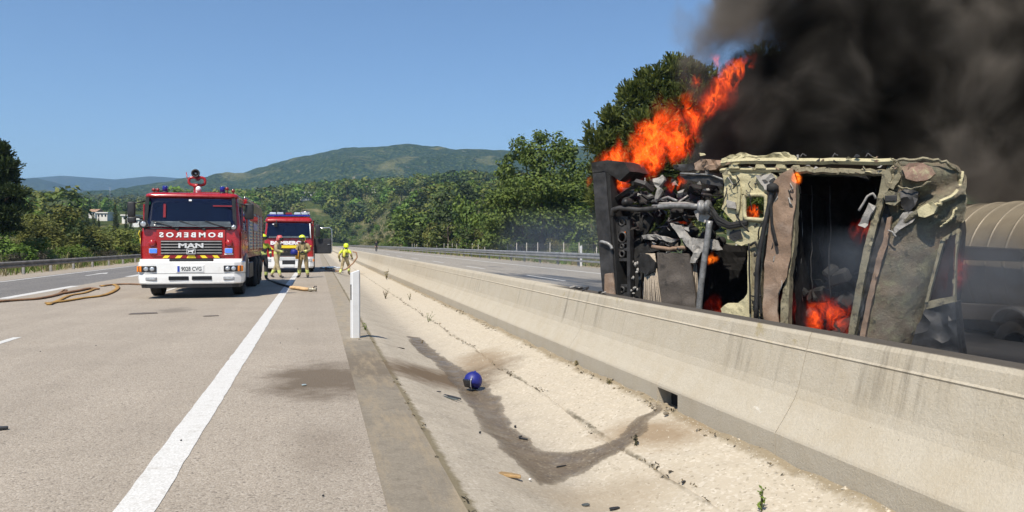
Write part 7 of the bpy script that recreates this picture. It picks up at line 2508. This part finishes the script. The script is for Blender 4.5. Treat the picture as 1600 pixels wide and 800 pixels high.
# weeds
def weed(px, py, h, n, mat, label, spread=0.5, leafy=True, seed=1):
    p = on_ditch(px, py)
    rr = np.random.default_rng(seed)
    t = empty('weed', p, 0, label, 'plant')
    mb = MB(M('weed_stem', (0.10, 0.11, 0.04), 0.8, var=0.3))
    pts, dirs = [], []
    for k in range(n):
        a = rr.uniform(0, 6.28); s = rr.uniform(0, spread)
        e = Vector((math.cos(a) * s * h, math.sin(a) * s * h, h * rr.uniform(0.6, 1)))
        q = [Vector((0, 0, -0.01)), e * 0.5 + Vector((0, 0, h * 0.08)), e]
        mb.tube(q, [0.004, 0.003, 0.0015], 5)
        for f in np.linspace(0.2, 1, 7):
            pts.append(np.array(e) * f + rr.normal(size=3) * 0.010 * (1 + h)); dirs.append(rr.normal(size=3))
    mb.build('stem', t)
    if leafy:
        v, f = leaf_quads(np.repeat(np.array(pts), 2, 0), 0.022 if h < 0.4 else 0.06, rr, 0.3, 1.4)
        link('leaf_cluster', np_mesh('leaf_cluster', v, f, mat), t)
    return t
weed(669, 503, 0.22, 4, [LEAF['bright']], 'green two pronged weed in the ditch', 0.8, True, 4)
weed(571, 516, 0.12, 4, [LEAF['bright']], 'small green weed beside the delineator post', 0.6, True, 5)
weed(602, 462, 0.35, 12, [M('dry_brown_leaf', (0.22, 0.12, 0.07), 0.9, var=0.3)], 'dry reddish tuft in the ditch beyond the post', 0.6, True, 6)
weed(1190, 800, 0.17, 3, [LEAF['bright']], 'slender green sprig at the bottom of the slope', 0.12, True, 7)
weed(994, 696, 0.09, 3, [LEAF['grey']], 'tiny dark weed by the seam below the drain', 0.3, True, 8)
weed(900, 571, 0.06, 4, [LEAF['dry']], 'dry tuft on the seam right of the helmet', 0.6, True, 9)
weed(660, 536, 0.04, 3, [LEAF['dry']], 'low dry tuft at the wet trickle end', 0.6, True, 10)
weed(952, 600, 0.05, 5, [LEAF['dry']], 'dry tuft against the barrier foot', 0.8, True, 12)
# seam weeds and dry litter, uncountable
rr = np.random.default_rng(55)
P = []
for k in range(520):
    y = 3.3 + rr.random() ** 1.4 * 22
    if rr.random() < 0.5: x = 2.43 + 0.03 * math.sin(y * 1.7) + rr.normal() * 0.02
    elif rr.random() < 0.7: x = 3.07 + rr.normal() * 0.035
    else: x = 0.815 + rr.normal() * 0.015
    x = min(x, 3.135)
    if mnoise.noise(Vector((x * 2, y * 1.1, 3))) < -0.05: continue
    P.append((x, y, float(ditch_z(x, y)) + 0.008))
v, f = leaf_quads(np.repeat(np.array(P), 3, 0) + np.random.default_rng(1).normal(size=(len(P) * 3, 3)) * np.array([0.012, 0.02, 0.003]), 0.022, rr, 0.6, 1.5)
tag(link('ditch_litter', np_mesh('ditch_litter', v, f, [LEAF['grey'], LEAF['dry']], rr.integers(0, 2, len(f)))), 'dry leaf litter caught in the ditch seams', None, None, 'stuff')
# dead stalks against the far barrier foot
for i, (px, py, h) in enumerate(((604, 440, 0.5), (640, 470, 0.25), (655, 462, 0.2), (700, 470, 0.18))):
    weed(px, py, h, 5, [LEAF['dry']], ['tall dry stalk by the barrier foot', 'dry stalks left of the green weed', 'low dry stalks at the barrier foot', 'dry litter clump by the barrier'][i], 0.35, True, 20 + i)

# thin dark tube from the post foot down the ditch
a = gpt(560, 531, -0.02); b_ = on_ditch(632, 546)
mb = MB(plast_m); mb.tube([Vector((a.x, a.y, -0.008)), (a + b_) / 2 + Vector((0, 0, 0.0)), b_ + Vector((0, 0, 0.012))], 0.008, 5)
tag(mb.build('thin_tube'), 'thin dark rod lying from the post foot down the ditch', 'streak')

# hoses on the road
hose_o = M('hose_brown', (0.22, 0.115, 0.050), 0.8, var=0.3, scale=3, dirt=0.3, dirtcol=(0.08, 0.05, 0.035))
hose_y = M('hose_yellow', (0.38, 0.215, 0.05), 0.75, var=0.25, scale=2.5, dirt=0.25, dirtcol=(0.22, 0.12, 0.05))
def hose(pts, r, mat, label, flat=0.35, name='fire_hose'):
    P = [gpt(px, py, 0) for px, py in pts]
    Q = []
    n = len(P)
    for i in range(n - 1):
        p0, p1, p2, p3 = P[max(i - 1, 0)], P[i], P[i + 1], P[min(i + 2, n - 1)]
        for k in range(8):
            t = k / 8
            q = 0.5 * ((2 * p1) + (p2 - p0) * t + (2 * p0 - 5 * p1 + 4 * p2 - p3) * t * t + (3 * p1 - p0 - 3 * p2 + p3) * t ** 3)
            Q.append(Vector((q.x, q.y, r * flat + 0.006)))
    Q.append(Vector((P[-1].x, P[-1].y, r * flat + 0.006)))
    mb = MB(mat); mb.tube(Q, r, 10, flat=flat)
    return tag(mb.build(name), label, 'hose')
hose([(-40, 476), (20, 471), (60, 468), (92, 461), (102, 455), (96, 459)], 0.075, hose_o, 'brown fire hose lying from the left edge of the lane')
hose([(96, 460), (120, 456), (140, 452), (152, 453)], 0.085, hose_o, 'dark twisted hose end beside the yellow hose')
hose([(72, 475), (86, 473), (108, 463), (130, 459), (142, 455), (150, 452)], 0.055, hose_y, 'yellow fire hose, outer loop on the lane')
hose([(76, 477), (84, 474), (100, 472), (130, 467), (160, 463), (178, 456), (184, 450), (178, 446), (166, 447), (160, 448)], 0.065, hose_y, 'long yellow fire hose curling back on the lane')
hose([(158, 448), (175, 446), (200, 445), (232, 446)], 0.07, hose_o, 'brown hose leading to the fire engine')
hose([(418, 438), (440, 446), (458, 451), (474, 454)], 0.035, M('hose_black', (0.03, 0.028, 0.026), 0.7), 'thin dark hose from the big engine to the shoulder', 0.9)
hose([(457, 452), (466, 453), (480, 455), (486, 454)], 0.12, M('hose_tan', (0.62, 0.42, 0.22), 0.8, var=0.2, scale=6), 'tan canvas hose end lying on the white line', 0.45)
p = gpt(486, 456, 0)
noz = empty('hose_nozzle', p, R(-30), 'metal hose coupling lying at the end of the tan hose', 'nozzle')
noz.scale = (0.8, 0.8, 0.8)
mb = MB(M('dull_brass', (0.36, 0.33, 0.26), 0.5, 0.4, var=0.2)); mb.lathe([(0.05, 0), (0.09, 0.02), (0.09, 0.10), (0.06, 0.14), (0.06, 0.26), (0.08, 0.30), (0.0, 0.30)], (-0.1, 0, 0.09), (1, 0.1, 0), 14); mb.build('barrel', noz)
mb = MB(blk_m); mb.tube([(0.1, 0, 0.14), (0.16, 0.0, 0.22), (0.24, 0, 0.2)], 0.018, 6); mb.build('lever', noz)
# hose in the ditch behind the fourth fireman
Q = []
for (px, py, z) in ((508, 421, 0.0), (525, 424, 0.05), (540, 421, 0.05), (552, 411, 0.25), (558, 402, 0.55), (557, 395, 0.95), (551, 393, 1.05)):
    p = pix(px, py, 42.0); Q.append(p)
mb = MB(M('hose_tan2', (0.34, 0.20, 0.12), 0.8)); mb.tube(Q, 0.04, 7); tag(mb.build('fire_hose'), 'hose looping from the ground to the hands of the ditch firefighter', 'hose')
# white sheets lying at the ditch edge far off
for (px, py, lab) in ((520, 414, 'white foil sheet lying in the ditch beyond the firefighter'), (512, 402, 'small white scrap further along the ditch')):
    q = pix(px, py, 46.0); z = float(ditch_z(max(0.81, min(3.1, q.x)), q.y))
    mb = MB(wht_m); bmesh.ops.create_grid(mb.bm, x_segments=8, y_segments=5, size=0.5)
    for v in mb.bm.verts: v.co.z = 0.05 * mnoise.noise(v.co * 5); v.co.y *= 1.6
    o = mb.build('foil_sheet', None, (q.x, q.y, z + 0.08)); tag(o, lab, 'sheet')
# ------------------------------------------------------------------ flames and smoke
def flame_mat(name, strength, col_in=(1.0, 0.26, 0.02), col_out=(0.9, 0.055, 0.004), sc=2.2, thin=0.5, dens=1.2, stretch=0.5):
    """burning gas in a unit ball: long torn filaments, fading at the edge"""
    m = bpy.data.materials.new(name)
    m.use_nodes = True
    nt = m.node_tree
    for n in list(nt.nodes):
        if n.type == 'BSDF_PRINCIPLED': nt.nodes.remove(n)
    out = [n for n in nt.nodes if n.type == 'OUTPUT_MATERIAL'][0]
    t = nt.nodes.new('ShaderNodeTexCoord')
    geo = nt.nodes.new('ShaderNodeNewGeometry')
    oi = nt.nodes.new('ShaderNodeObjectInfo')
    p = t.outputs['Object']
    r = vmth(nt, 'LENGTH', p)
    wp = vmth(nt, 'ADD', geo.outputs['Position'], vmth(nt, 'SCALE', (11, 5, 17), scale=oi.outputs['Random']))
    # swirl the lookup so that the filaments curl
    def vnoise(vec, scale, detail):
        n = nt.nodes.new('ShaderNodeTexNoise'); n.inputs['Scale'].default_value = scale; n.inputs['Detail'].default_value = detail
        nt.links.new(vec, n.inputs['Vector'])
        return n.outputs['Color']
    sw = vmth(nt, 'SUBTRACT', vnoise(wp, 3.0, 3), (0.5, 0.5, 0.5))
    wq = vmth(nt, 'ADD', wp, vmth(nt, 'SCALE', sw, scale=0.34))
    # along the tongue the pattern is drawn out
    al = nt.nodes.new('ShaderNodeSeparateXYZ'); nt.links.new(p, al.inputs[0])
    ws = vmth(nt, 'MULTIPLY', wq, (1.0, 1.0, stretch))
    a = nz(nt, ws, sc * 3.0, 4, 0.6)
    b = nz(nt, ws, sc * 1.5, 4, 0.6)
    ridge = mth(nt, 'SUBTRACT', 1.0, mth(nt, 'MULTIPLY', mth(nt, 'ABSOLUTE', mth(nt, 'SUBTRACT', a, 0.5)), 10.0), clamp=True)
    ridge = mth(nt, 'POWER', ridge, 1.8)
    edge = mth(nt, 'SUBTRACT', mth(nt, 'ADD', mth(nt, 'SUBTRACT', 1.0, r), mth(nt, 'MULTIPLY', mth(nt, 'SUBTRACT', b, 0.5), 3.4)), thin * 0.45)
    body = ramp(nt, edge, [(0.0, 0.0), (0.55, 1.0)])
    rim = ramp(nt, r, [(0.55, 1.0), (1.0, 0.0)])
    f = mth(nt, 'MULTIPLY', mth(nt, 'MULTIPLY', mth(nt, 'ADD', mth(nt, 'MULTIPLY', ridge, 0.95), 0.07), body), rim)
    hot = mth(nt, 'MULTIPLY', ridge, body)
    col = mix(nt, ramp(nt, hot, [(0.25, 0.0), (0.95, 1.0)]), col_out, col_in)
    pv = nt.nodes.new('ShaderNodeVolumePrincipled')
    pv.inputs['Color'].default_value = (0.10, 0.05, 0.03, 1)
    nt.links.new(mth(nt, 'MULTIPLY', f, dens), pv.inputs['Density'])
    nt.links.new(mth(nt, 'MULTIPLY', f, strength), pv.inputs['Emission Strength'])
    nt.links.new(col, pv.inputs['Emission Color'])
    nt.links.new(pv.outputs[0], out.inputs['Volume'])
    m.cycles.volume_step_rate = 0.22
    return m

flame_big = flame_mat('flame_big', 20.0, (1.0, 0.17, 0.014), (0.80, 0.042, 0.004), sc=3.1, thin=0.72, dens=1.6)
flame_in = flame_mat('flame_inside', 4.5, (1.0, 0.10, 0.015), (0.7, 0.025, 0.006), sc=1.9, thin=0.75, dens=0.9)
flame_veil = flame_mat('flame_veil', 3.6, (1.0, 0.12, 0.015), (0.65, 0.03, 0.006), sc=2.0, thin=1.25, dens=0.8)
flame_hot = flame_mat('flame_hot', 70.0, (1.0, 0.42, 0.05), (1.0, 0.16, 0.01), sc=5.0, thin=0.3, dens=2.0)

def ball_mesh(name, mat):
    mb = MB(mat)
    bmesh.ops.create_icosphere(mb.bm, subdivisions=3, radius=1.0)
    o = mb.build(name)
    me = o.data
    bpy.data.objects.remove(o)
    return me
BALLS = {m.name: ball_mesh('flame', m) for m in (flame_big, flame_in, flame_hot, flame_veil)}

def flame(p0, p1, r, mat, label, group=None, depth=None):
    """flame tongue between two places; p = (column, row, w)"""
    a = WO + _du * W(*p0).x + _dw * W(*p0).y + Vector((0, 0, W(*p0).z))
    b = WO + _du * W(*p1).x + _dw * W(*p1).y + Vector((0, 0, W(*p1).z))
    o = link('flame', BALLS[mat.name], None, (a + b) / 2)
    d = b - a
    z = d.normalized()
    y = (_dw - z * _dw.dot(z)).normalized()
    x = y.cross(z)
    o.rotation_euler = Matrix((x, y, z)).transposed().to_euler()
    o.scale = (r * 1.25, depth or max(0.05, r * 0.28), d.length / 2 + r * 0.8)
    return tag(o, label, 'flame', group)

G_ = 'flames over the burning cab'
flame((985, 258, 0.5), (1105, 150, 0.45), 0.55, flame_veil, 'wide dull red veil of fire behind the main flame', G_, 0.3)
flame((1095, 190, 0.4), (1165, 100, 0.35), 0.30, flame_veil, 'thin red veil joining the upper wisps of flame', G_, 0.2)
flame((940, 256, 0.3), (1010, 232, 0.4), 0.30, flame_big, 'low orange flame licking along the top of the bumper', G_)
flame((985, 250, 0.4), (1062, 196, 0.4), 0.48, flame_big, 'broad main flame rising off the left end of the cab', G_)
flame((1000, 248, 0.5), (1072, 222, 0.55), 0.30, flame_big, 'flame spreading right along the foot of the main flame', G_)
flame((930, 254, 0.2), (990, 250, 0.3), 0.22, flame_big, 'thin flame hugging the burnt bumper top', G_)
flame((1040, 232, 0.3), (1082, 164, 0.25), 0.36, flame_big, 'flame column leaning right above the main flame', G_)
flame((1078, 190, 0.25), (1112, 160, 0.2), 0.20, flame_big, 'thin flame linking the main flame with the upper wisps', G_)
flame((1058, 245, 0.4), (1076, 205, 0.5), 0.26, flame_big, 'flame at the right foot of the main flame', G_)
flame((1104, 172, 0.15), (1136, 122, 0.2), 0.22, flame_big, 'torn off flame high in the smoke', G_)
flame((1130, 132, 0.15), (1166, 94, 0.2), 0.22, flame_big, 'topmost wisp of flame in the smoke', G_)
flame((1120, 110, 0.2), (1117, 84, 0.25), 0.12, flame_big, 'small faint flame left of the topmost wisp', G_)
flame((1080, 134, 0.3), (1092, 124, 0.3), 0.12, flame_big, 'small detached flame left of the smoke column', G_)
flame((962, 306, 0.05), (975, 258, 0.2), 0.20, flame_big, 'flame running down behind the bumper top', G_)
flame((948, 300, 0.3), (990, 268, 0.3), 0.22, flame_big, 'flame wrapped round the burnt engine corner', G_)
flame((921, 292, 0.3), (922, 276, 0.3), 0.10, flame_big, 'tiny flame left of the bumper', G_)
flame((1046, 292, 0.15), (1068, 286, 0.15), 0.16, flame_big, 'flame under the bent channel', G_)
flame((1082, 356, 1.0), (1066, 346, 1.0), 0.30, flame_in, 'red glow behind the engine pipes', G_)
flame((1111, 414, 0.3), (1113, 400, 0.3), 0.10, flame_hot, 'little bright flame beside the steel pipe', G_)
flame((974, 366, 0.25), (972, 362, 0.25), 0.06, flame_hot, 'spark of fire inside a hole of the cross member', G_)
flame((1172, 336, 0.35), (1184, 326, 0.35), 0.12, flame_big, 'flame inside the square opening of the inner panel', G_)
flame((1130, 482, 0.5), (1100, 484, 0.5), 0.22, flame_in, 'low red fire behind the barrier left of the door post', G_)
flame((1243, 286, -0.10), (1243, 274, -0.10), 0.075, flame_hot, 'small bright yellow flame on top of the hanging sheet', G_)
flame((1290, 512, 0.55), (1304, 478, 0.6), 0.30, flame_big, 'red orange fire burning on the floor of the cab', G_)
flame((1240, 500, 0.6), (1290, 480, 0.9), 0.40, flame_in, 'dull red glow beside the fire on the cab floor', G_)
flame((1352, 380, 0.5), (1345, 340, 0.6), 0.22, flame_in, 'red glow behind the front pillar', G_)
flame((1470, 440, 0.55), (1478, 395, 0.55), 0.32, flame_in, 'red glow behind the side window', G_)
flame((1440, 540, 0.9), (1420, 500, 0.9), 0.25, flame_in, 'faint red glow at the foot of the roof', G_)

def smoke_mat(name, color, build, step=1.0, aniso=0.1):
    m = bpy.data.materials.new(name)
    m.use_nodes = True
    nt = m.node_tree
    for n in list(nt.nodes):
        if n.type == 'BSDF_PRINCIPLED': nt.nodes.remove(n)
    out = [n for n in nt.nodes if n.type == 'OUTPUT_MATERIAL'][0]
    pv = nt.nodes.new('ShaderNodeVolumePrincipled')
    pv.inputs['Anisotropy'].default_value = aniso
    d, c = build(nt)
    if isinstance(c, tuple):
        pv.inputs['Color'].default_value = (*c, 1)
    else:
        nt.links.new(c, pv.inputs['Color'])
    nt.links.new(d, pv.inputs['Density'])
    nt.links.new(pv.outputs[0], out.inputs['Volume'])
    m.cycles.volume_step_rate = step
    return m

def black_smoke(nt):
    v = coord(nt)
    sep = nt.nodes.new('ShaderNodeSeparateXYZ'); nt.links.new(v, sep.inputs[0])
    U_, Wd, H = sep.outputs
    warp = vmth(nt, 'SUBTRACT', nz_col(nt, v, 0.45, 2), (0.5, 0.5, 0.5))
    q = vmth(nt, 'ADD', v, vmth(nt, 'SCALE', warp, scale=1.6))
    big = nz(nt, q, 0.55, 2, 0.5)
    mid = nz(nt, q, 1.25, 6, 0.64, 0.25)
    # leaning left flank of the column
    left = mth(nt, 'SUBTRACT', U_, mth(nt, 'ADD', SM['u0'], mth(nt, 'MULTIPLY', mth(nt, 'SUBTRACT', H, SM['h0']), SM['slope'])))
    left = mth(nt, 'ADD', mth(nt, 'DIVIDE', left, 1.3), mth(nt, 'MULTIPLY', mth(nt, 'SUBTRACT', mid, 0.5), 2.4))
    left = mth(nt, 'ADD', left, mth(nt, 'MULTIPLY', mth(nt, 'SUBTRACT', big, 0.5), 1.6))
    fl = ramp(nt, left, [(0.0, 0.0), (0.55, 1.0)])
    # underside: rises off the top of the wreck
    base = mth(nt, 'SUBTRACT', SM['h0'], mth(nt, 'MULTIPLY', mth(nt, 'DIVIDE', mth(nt, 'SUBTRACT', U_, 3.9), 0.9, clamp=True), 1.0))
    low = mth(nt, 'ADD', mth(nt, 'SUBTRACT', H, base), mth(nt, 'MULTIPLY', mth(nt, 'SUBTRACT', mid, 0.5), 0.7))
    fb = ramp(nt, mth(nt, 'DIVIDE', low, 0.5), [(0.0, 0.0), (1.0, 1.0)])
    ss = nt.nodes.new('ShaderNodeMapRange'); ss.interpolation_type = 'SMOOTHSTEP'
    nt.links.new(U_, ss.inputs[0]); ss.inputs[1].default_value = 2.2; ss.inputs[2].default_value = 4.6; ss.inputs[3].default_value = 0.0; ss.inputs[4].default_value = 3.4
    # right part of the column set back so sunlight reaches the tank
    Wd = mth(nt, 'SUBTRACT', Wd, ss.outputs[0])
    ff = ramp(nt, mth(nt, 'DIVIDE', mth(nt, 'SUBTRACT', mth(nt, 'ADD', Wd, mth(nt, 'MULTIPLY', mth(nt, 'SUBTRACT', big, 0.5), 2.6)), SM['w0']), 1.0), [(0.0, 0.0), (1.0, 1.0)])
    bk = ramp(nt, mth(nt, 'DIVIDE', mth(nt, 'SUBTRACT', SM['w1'], Wd), 1.0), [(0.0, 0.0), (1.0, 1.0)])
    fill = ramp(nt, mth(nt, 'ADD', mth(nt, 'MULTIPLY', mid, 0.65), mth(nt, 'MULTIPLY', big, 0.35)), [(0.40, 0.12), (0.52, 1.0)])
    d = mth(nt, 'MULTIPLY', mth(nt, 'MULTIPLY', mth(nt, 'MULTIPLY', fl, fb), mth(nt, 'MULTIPLY', ff, bk)), fill)
    d = mth(nt, 'MULTIPLY', d, 7.5)
    col = ramp(nt, mth(nt, 'ADD', mth(nt, 'MULTIPLY', big, 0.6), mth(nt, 'MULTIPLY', mid, 0.4)), [(0.39, (0.022, 0.020, 0.018)), (0.49, (0.085, 0.077, 0.067)), (0.60, (0.34, 0.305, 0.265))])
    return d, col

def nz_col(nt, vec, scale, detail):
    n = nt.nodes.new('ShaderNodeTexNoise'); n.inputs['Scale'].default_value = scale; n.inputs['Detail'].default_value = detail
    nt.links.new(vec, n.inputs['Vector'])
    return n.outputs['Color']

# the smoke stands in the frame of the wreck: u along it, w behind its front, h up
_a = W(1030, 250, 1.2); _b = W(1120, 10, 1.2)
SM = dict(u0=_a.x, h0=2.15, slope=(_b.x - _a.x) / (_b.z - _a.z), w0=0.35, w1=4.4)
mb = MB(smoke_mat('black_smoke', None, black_smoke, 0.30, 0.0))
mb.box(((0.3 + 13.0) / 2, 4.2, (1.0 + 8.8) / 2), (12.7, 7.8, 7.8))
o = mb.build('smoke', None, WO); o.rotation_euler = (0, 0, WRZ)
tag(o, 'thick black smoke billowing up from the burning truck', 'smoke', None, 'stuff')

def thin(u0, u1, w0, w1, h0, h1, dens, seed, scale=1.1, col=(0.46, 0.53, 0.62)):
    def f(nt):
        v = coord(nt)
        sep = nt.nodes.new('ShaderNodeSeparateXYZ'); nt.links.new(v, sep.inputs[0])
        U_, Wd, H = sep.outputs
        n = nz(nt, vmth(nt, 'ADD', v, (seed, seed * 2, seed)), scale, 4, 0.6, 0.5)
        d = mth(nt, 'MULTIPLY', ramp(nt, n, [(0.38, 0.0), (0.62, 1.0)]), dens)
        for ax, a, b in ((U_, u0, u1), (Wd, w0, w1), (H, h0, h1)):
            k = mth(nt, 'SUBTRACT', 1.0, mth(nt, 'ABSOLUTE', mth(nt, 'MULTIPLY', mth(nt, 'SUBTRACT', ax, (a + b) / 2), 2 / (b - a))), clamp=True)
            d = mth(nt, 'MULTIPLY', d, ramp(nt, k, [(0.0, 0.0), (0.45, 1.0)]))
        return d, col
    return f
def wisp(lab, px0, px1, w0, w1, h0, h1, dens, seed, col=(0.46, 0.53, 0.62)):
    a = W(px0, 400, (w0 + w1) / 2).x; b = W(px1, 400, (w0 + w1) / 2).x
    mb = MB(smoke_mat('thin_smoke', None, thin(a, b, w0, w1, h0, h1, dens, seed, 1.1, col), 0.6, 0.2))
    mb.box(((a + b) / 2, (w0 + w1) / 2, (h0 + h1) / 2), (b - a, w1 - w0, h1 - h0))
    o = mb.build('thin_smoke', None, WO); o.rotation_euler = (0, 0, WRZ)
    return tag(o, lab, 'smoke', None, 'stuff')
wisp('thin bluish smoke drifting low in front of the tank and the roof', 1240, 1800, -0.55, 0.0, 0.05, 1.5, 0.85, 3)
wisp('faint blue smoke left of the burnt bumper', 780, 990, 1.0, 4.0, 0.1, 2.0, 0.15, 5)
wisp('thin brown smoke veiling the tank trailer', 1440, 1950, 0.9, 2.6, 0.05, 2.7, 0.8, 13, (0.22, 0.19, 0.16))
# ------------------------------------------------------------------ air
def haze_box():
    m = bpy.data.materials.new('haze_air')
    m.use_nodes = True
    nt = m.node_tree
    for n in list(nt.nodes):
        if n.type == 'BSDF_PRINCIPLED': nt.nodes.remove(n)
    out = [n for n in nt.nodes if n.type == 'OUTPUT_MATERIAL'][0]
    pv = nt.nodes.new('ShaderNodeVolumePrincipled')
    pv.inputs['Color'].default_value = (0.45, 0.70, 1.0, 1)
    pv.inputs['Density'].default_value = 0.00016
    pv.inputs['Anisotropy'].default_value = 0.25
    nt.links.new(pv.outputs[0], out.inputs['Volume'])
    mb = MB(m)
    mb.box((500, 2500, 269), (15400, 10600, 542))
    o = mb.build('haze')
    tag(o, 'thin blue haze in the valley air', None, None, 'stuff')
haze_box()
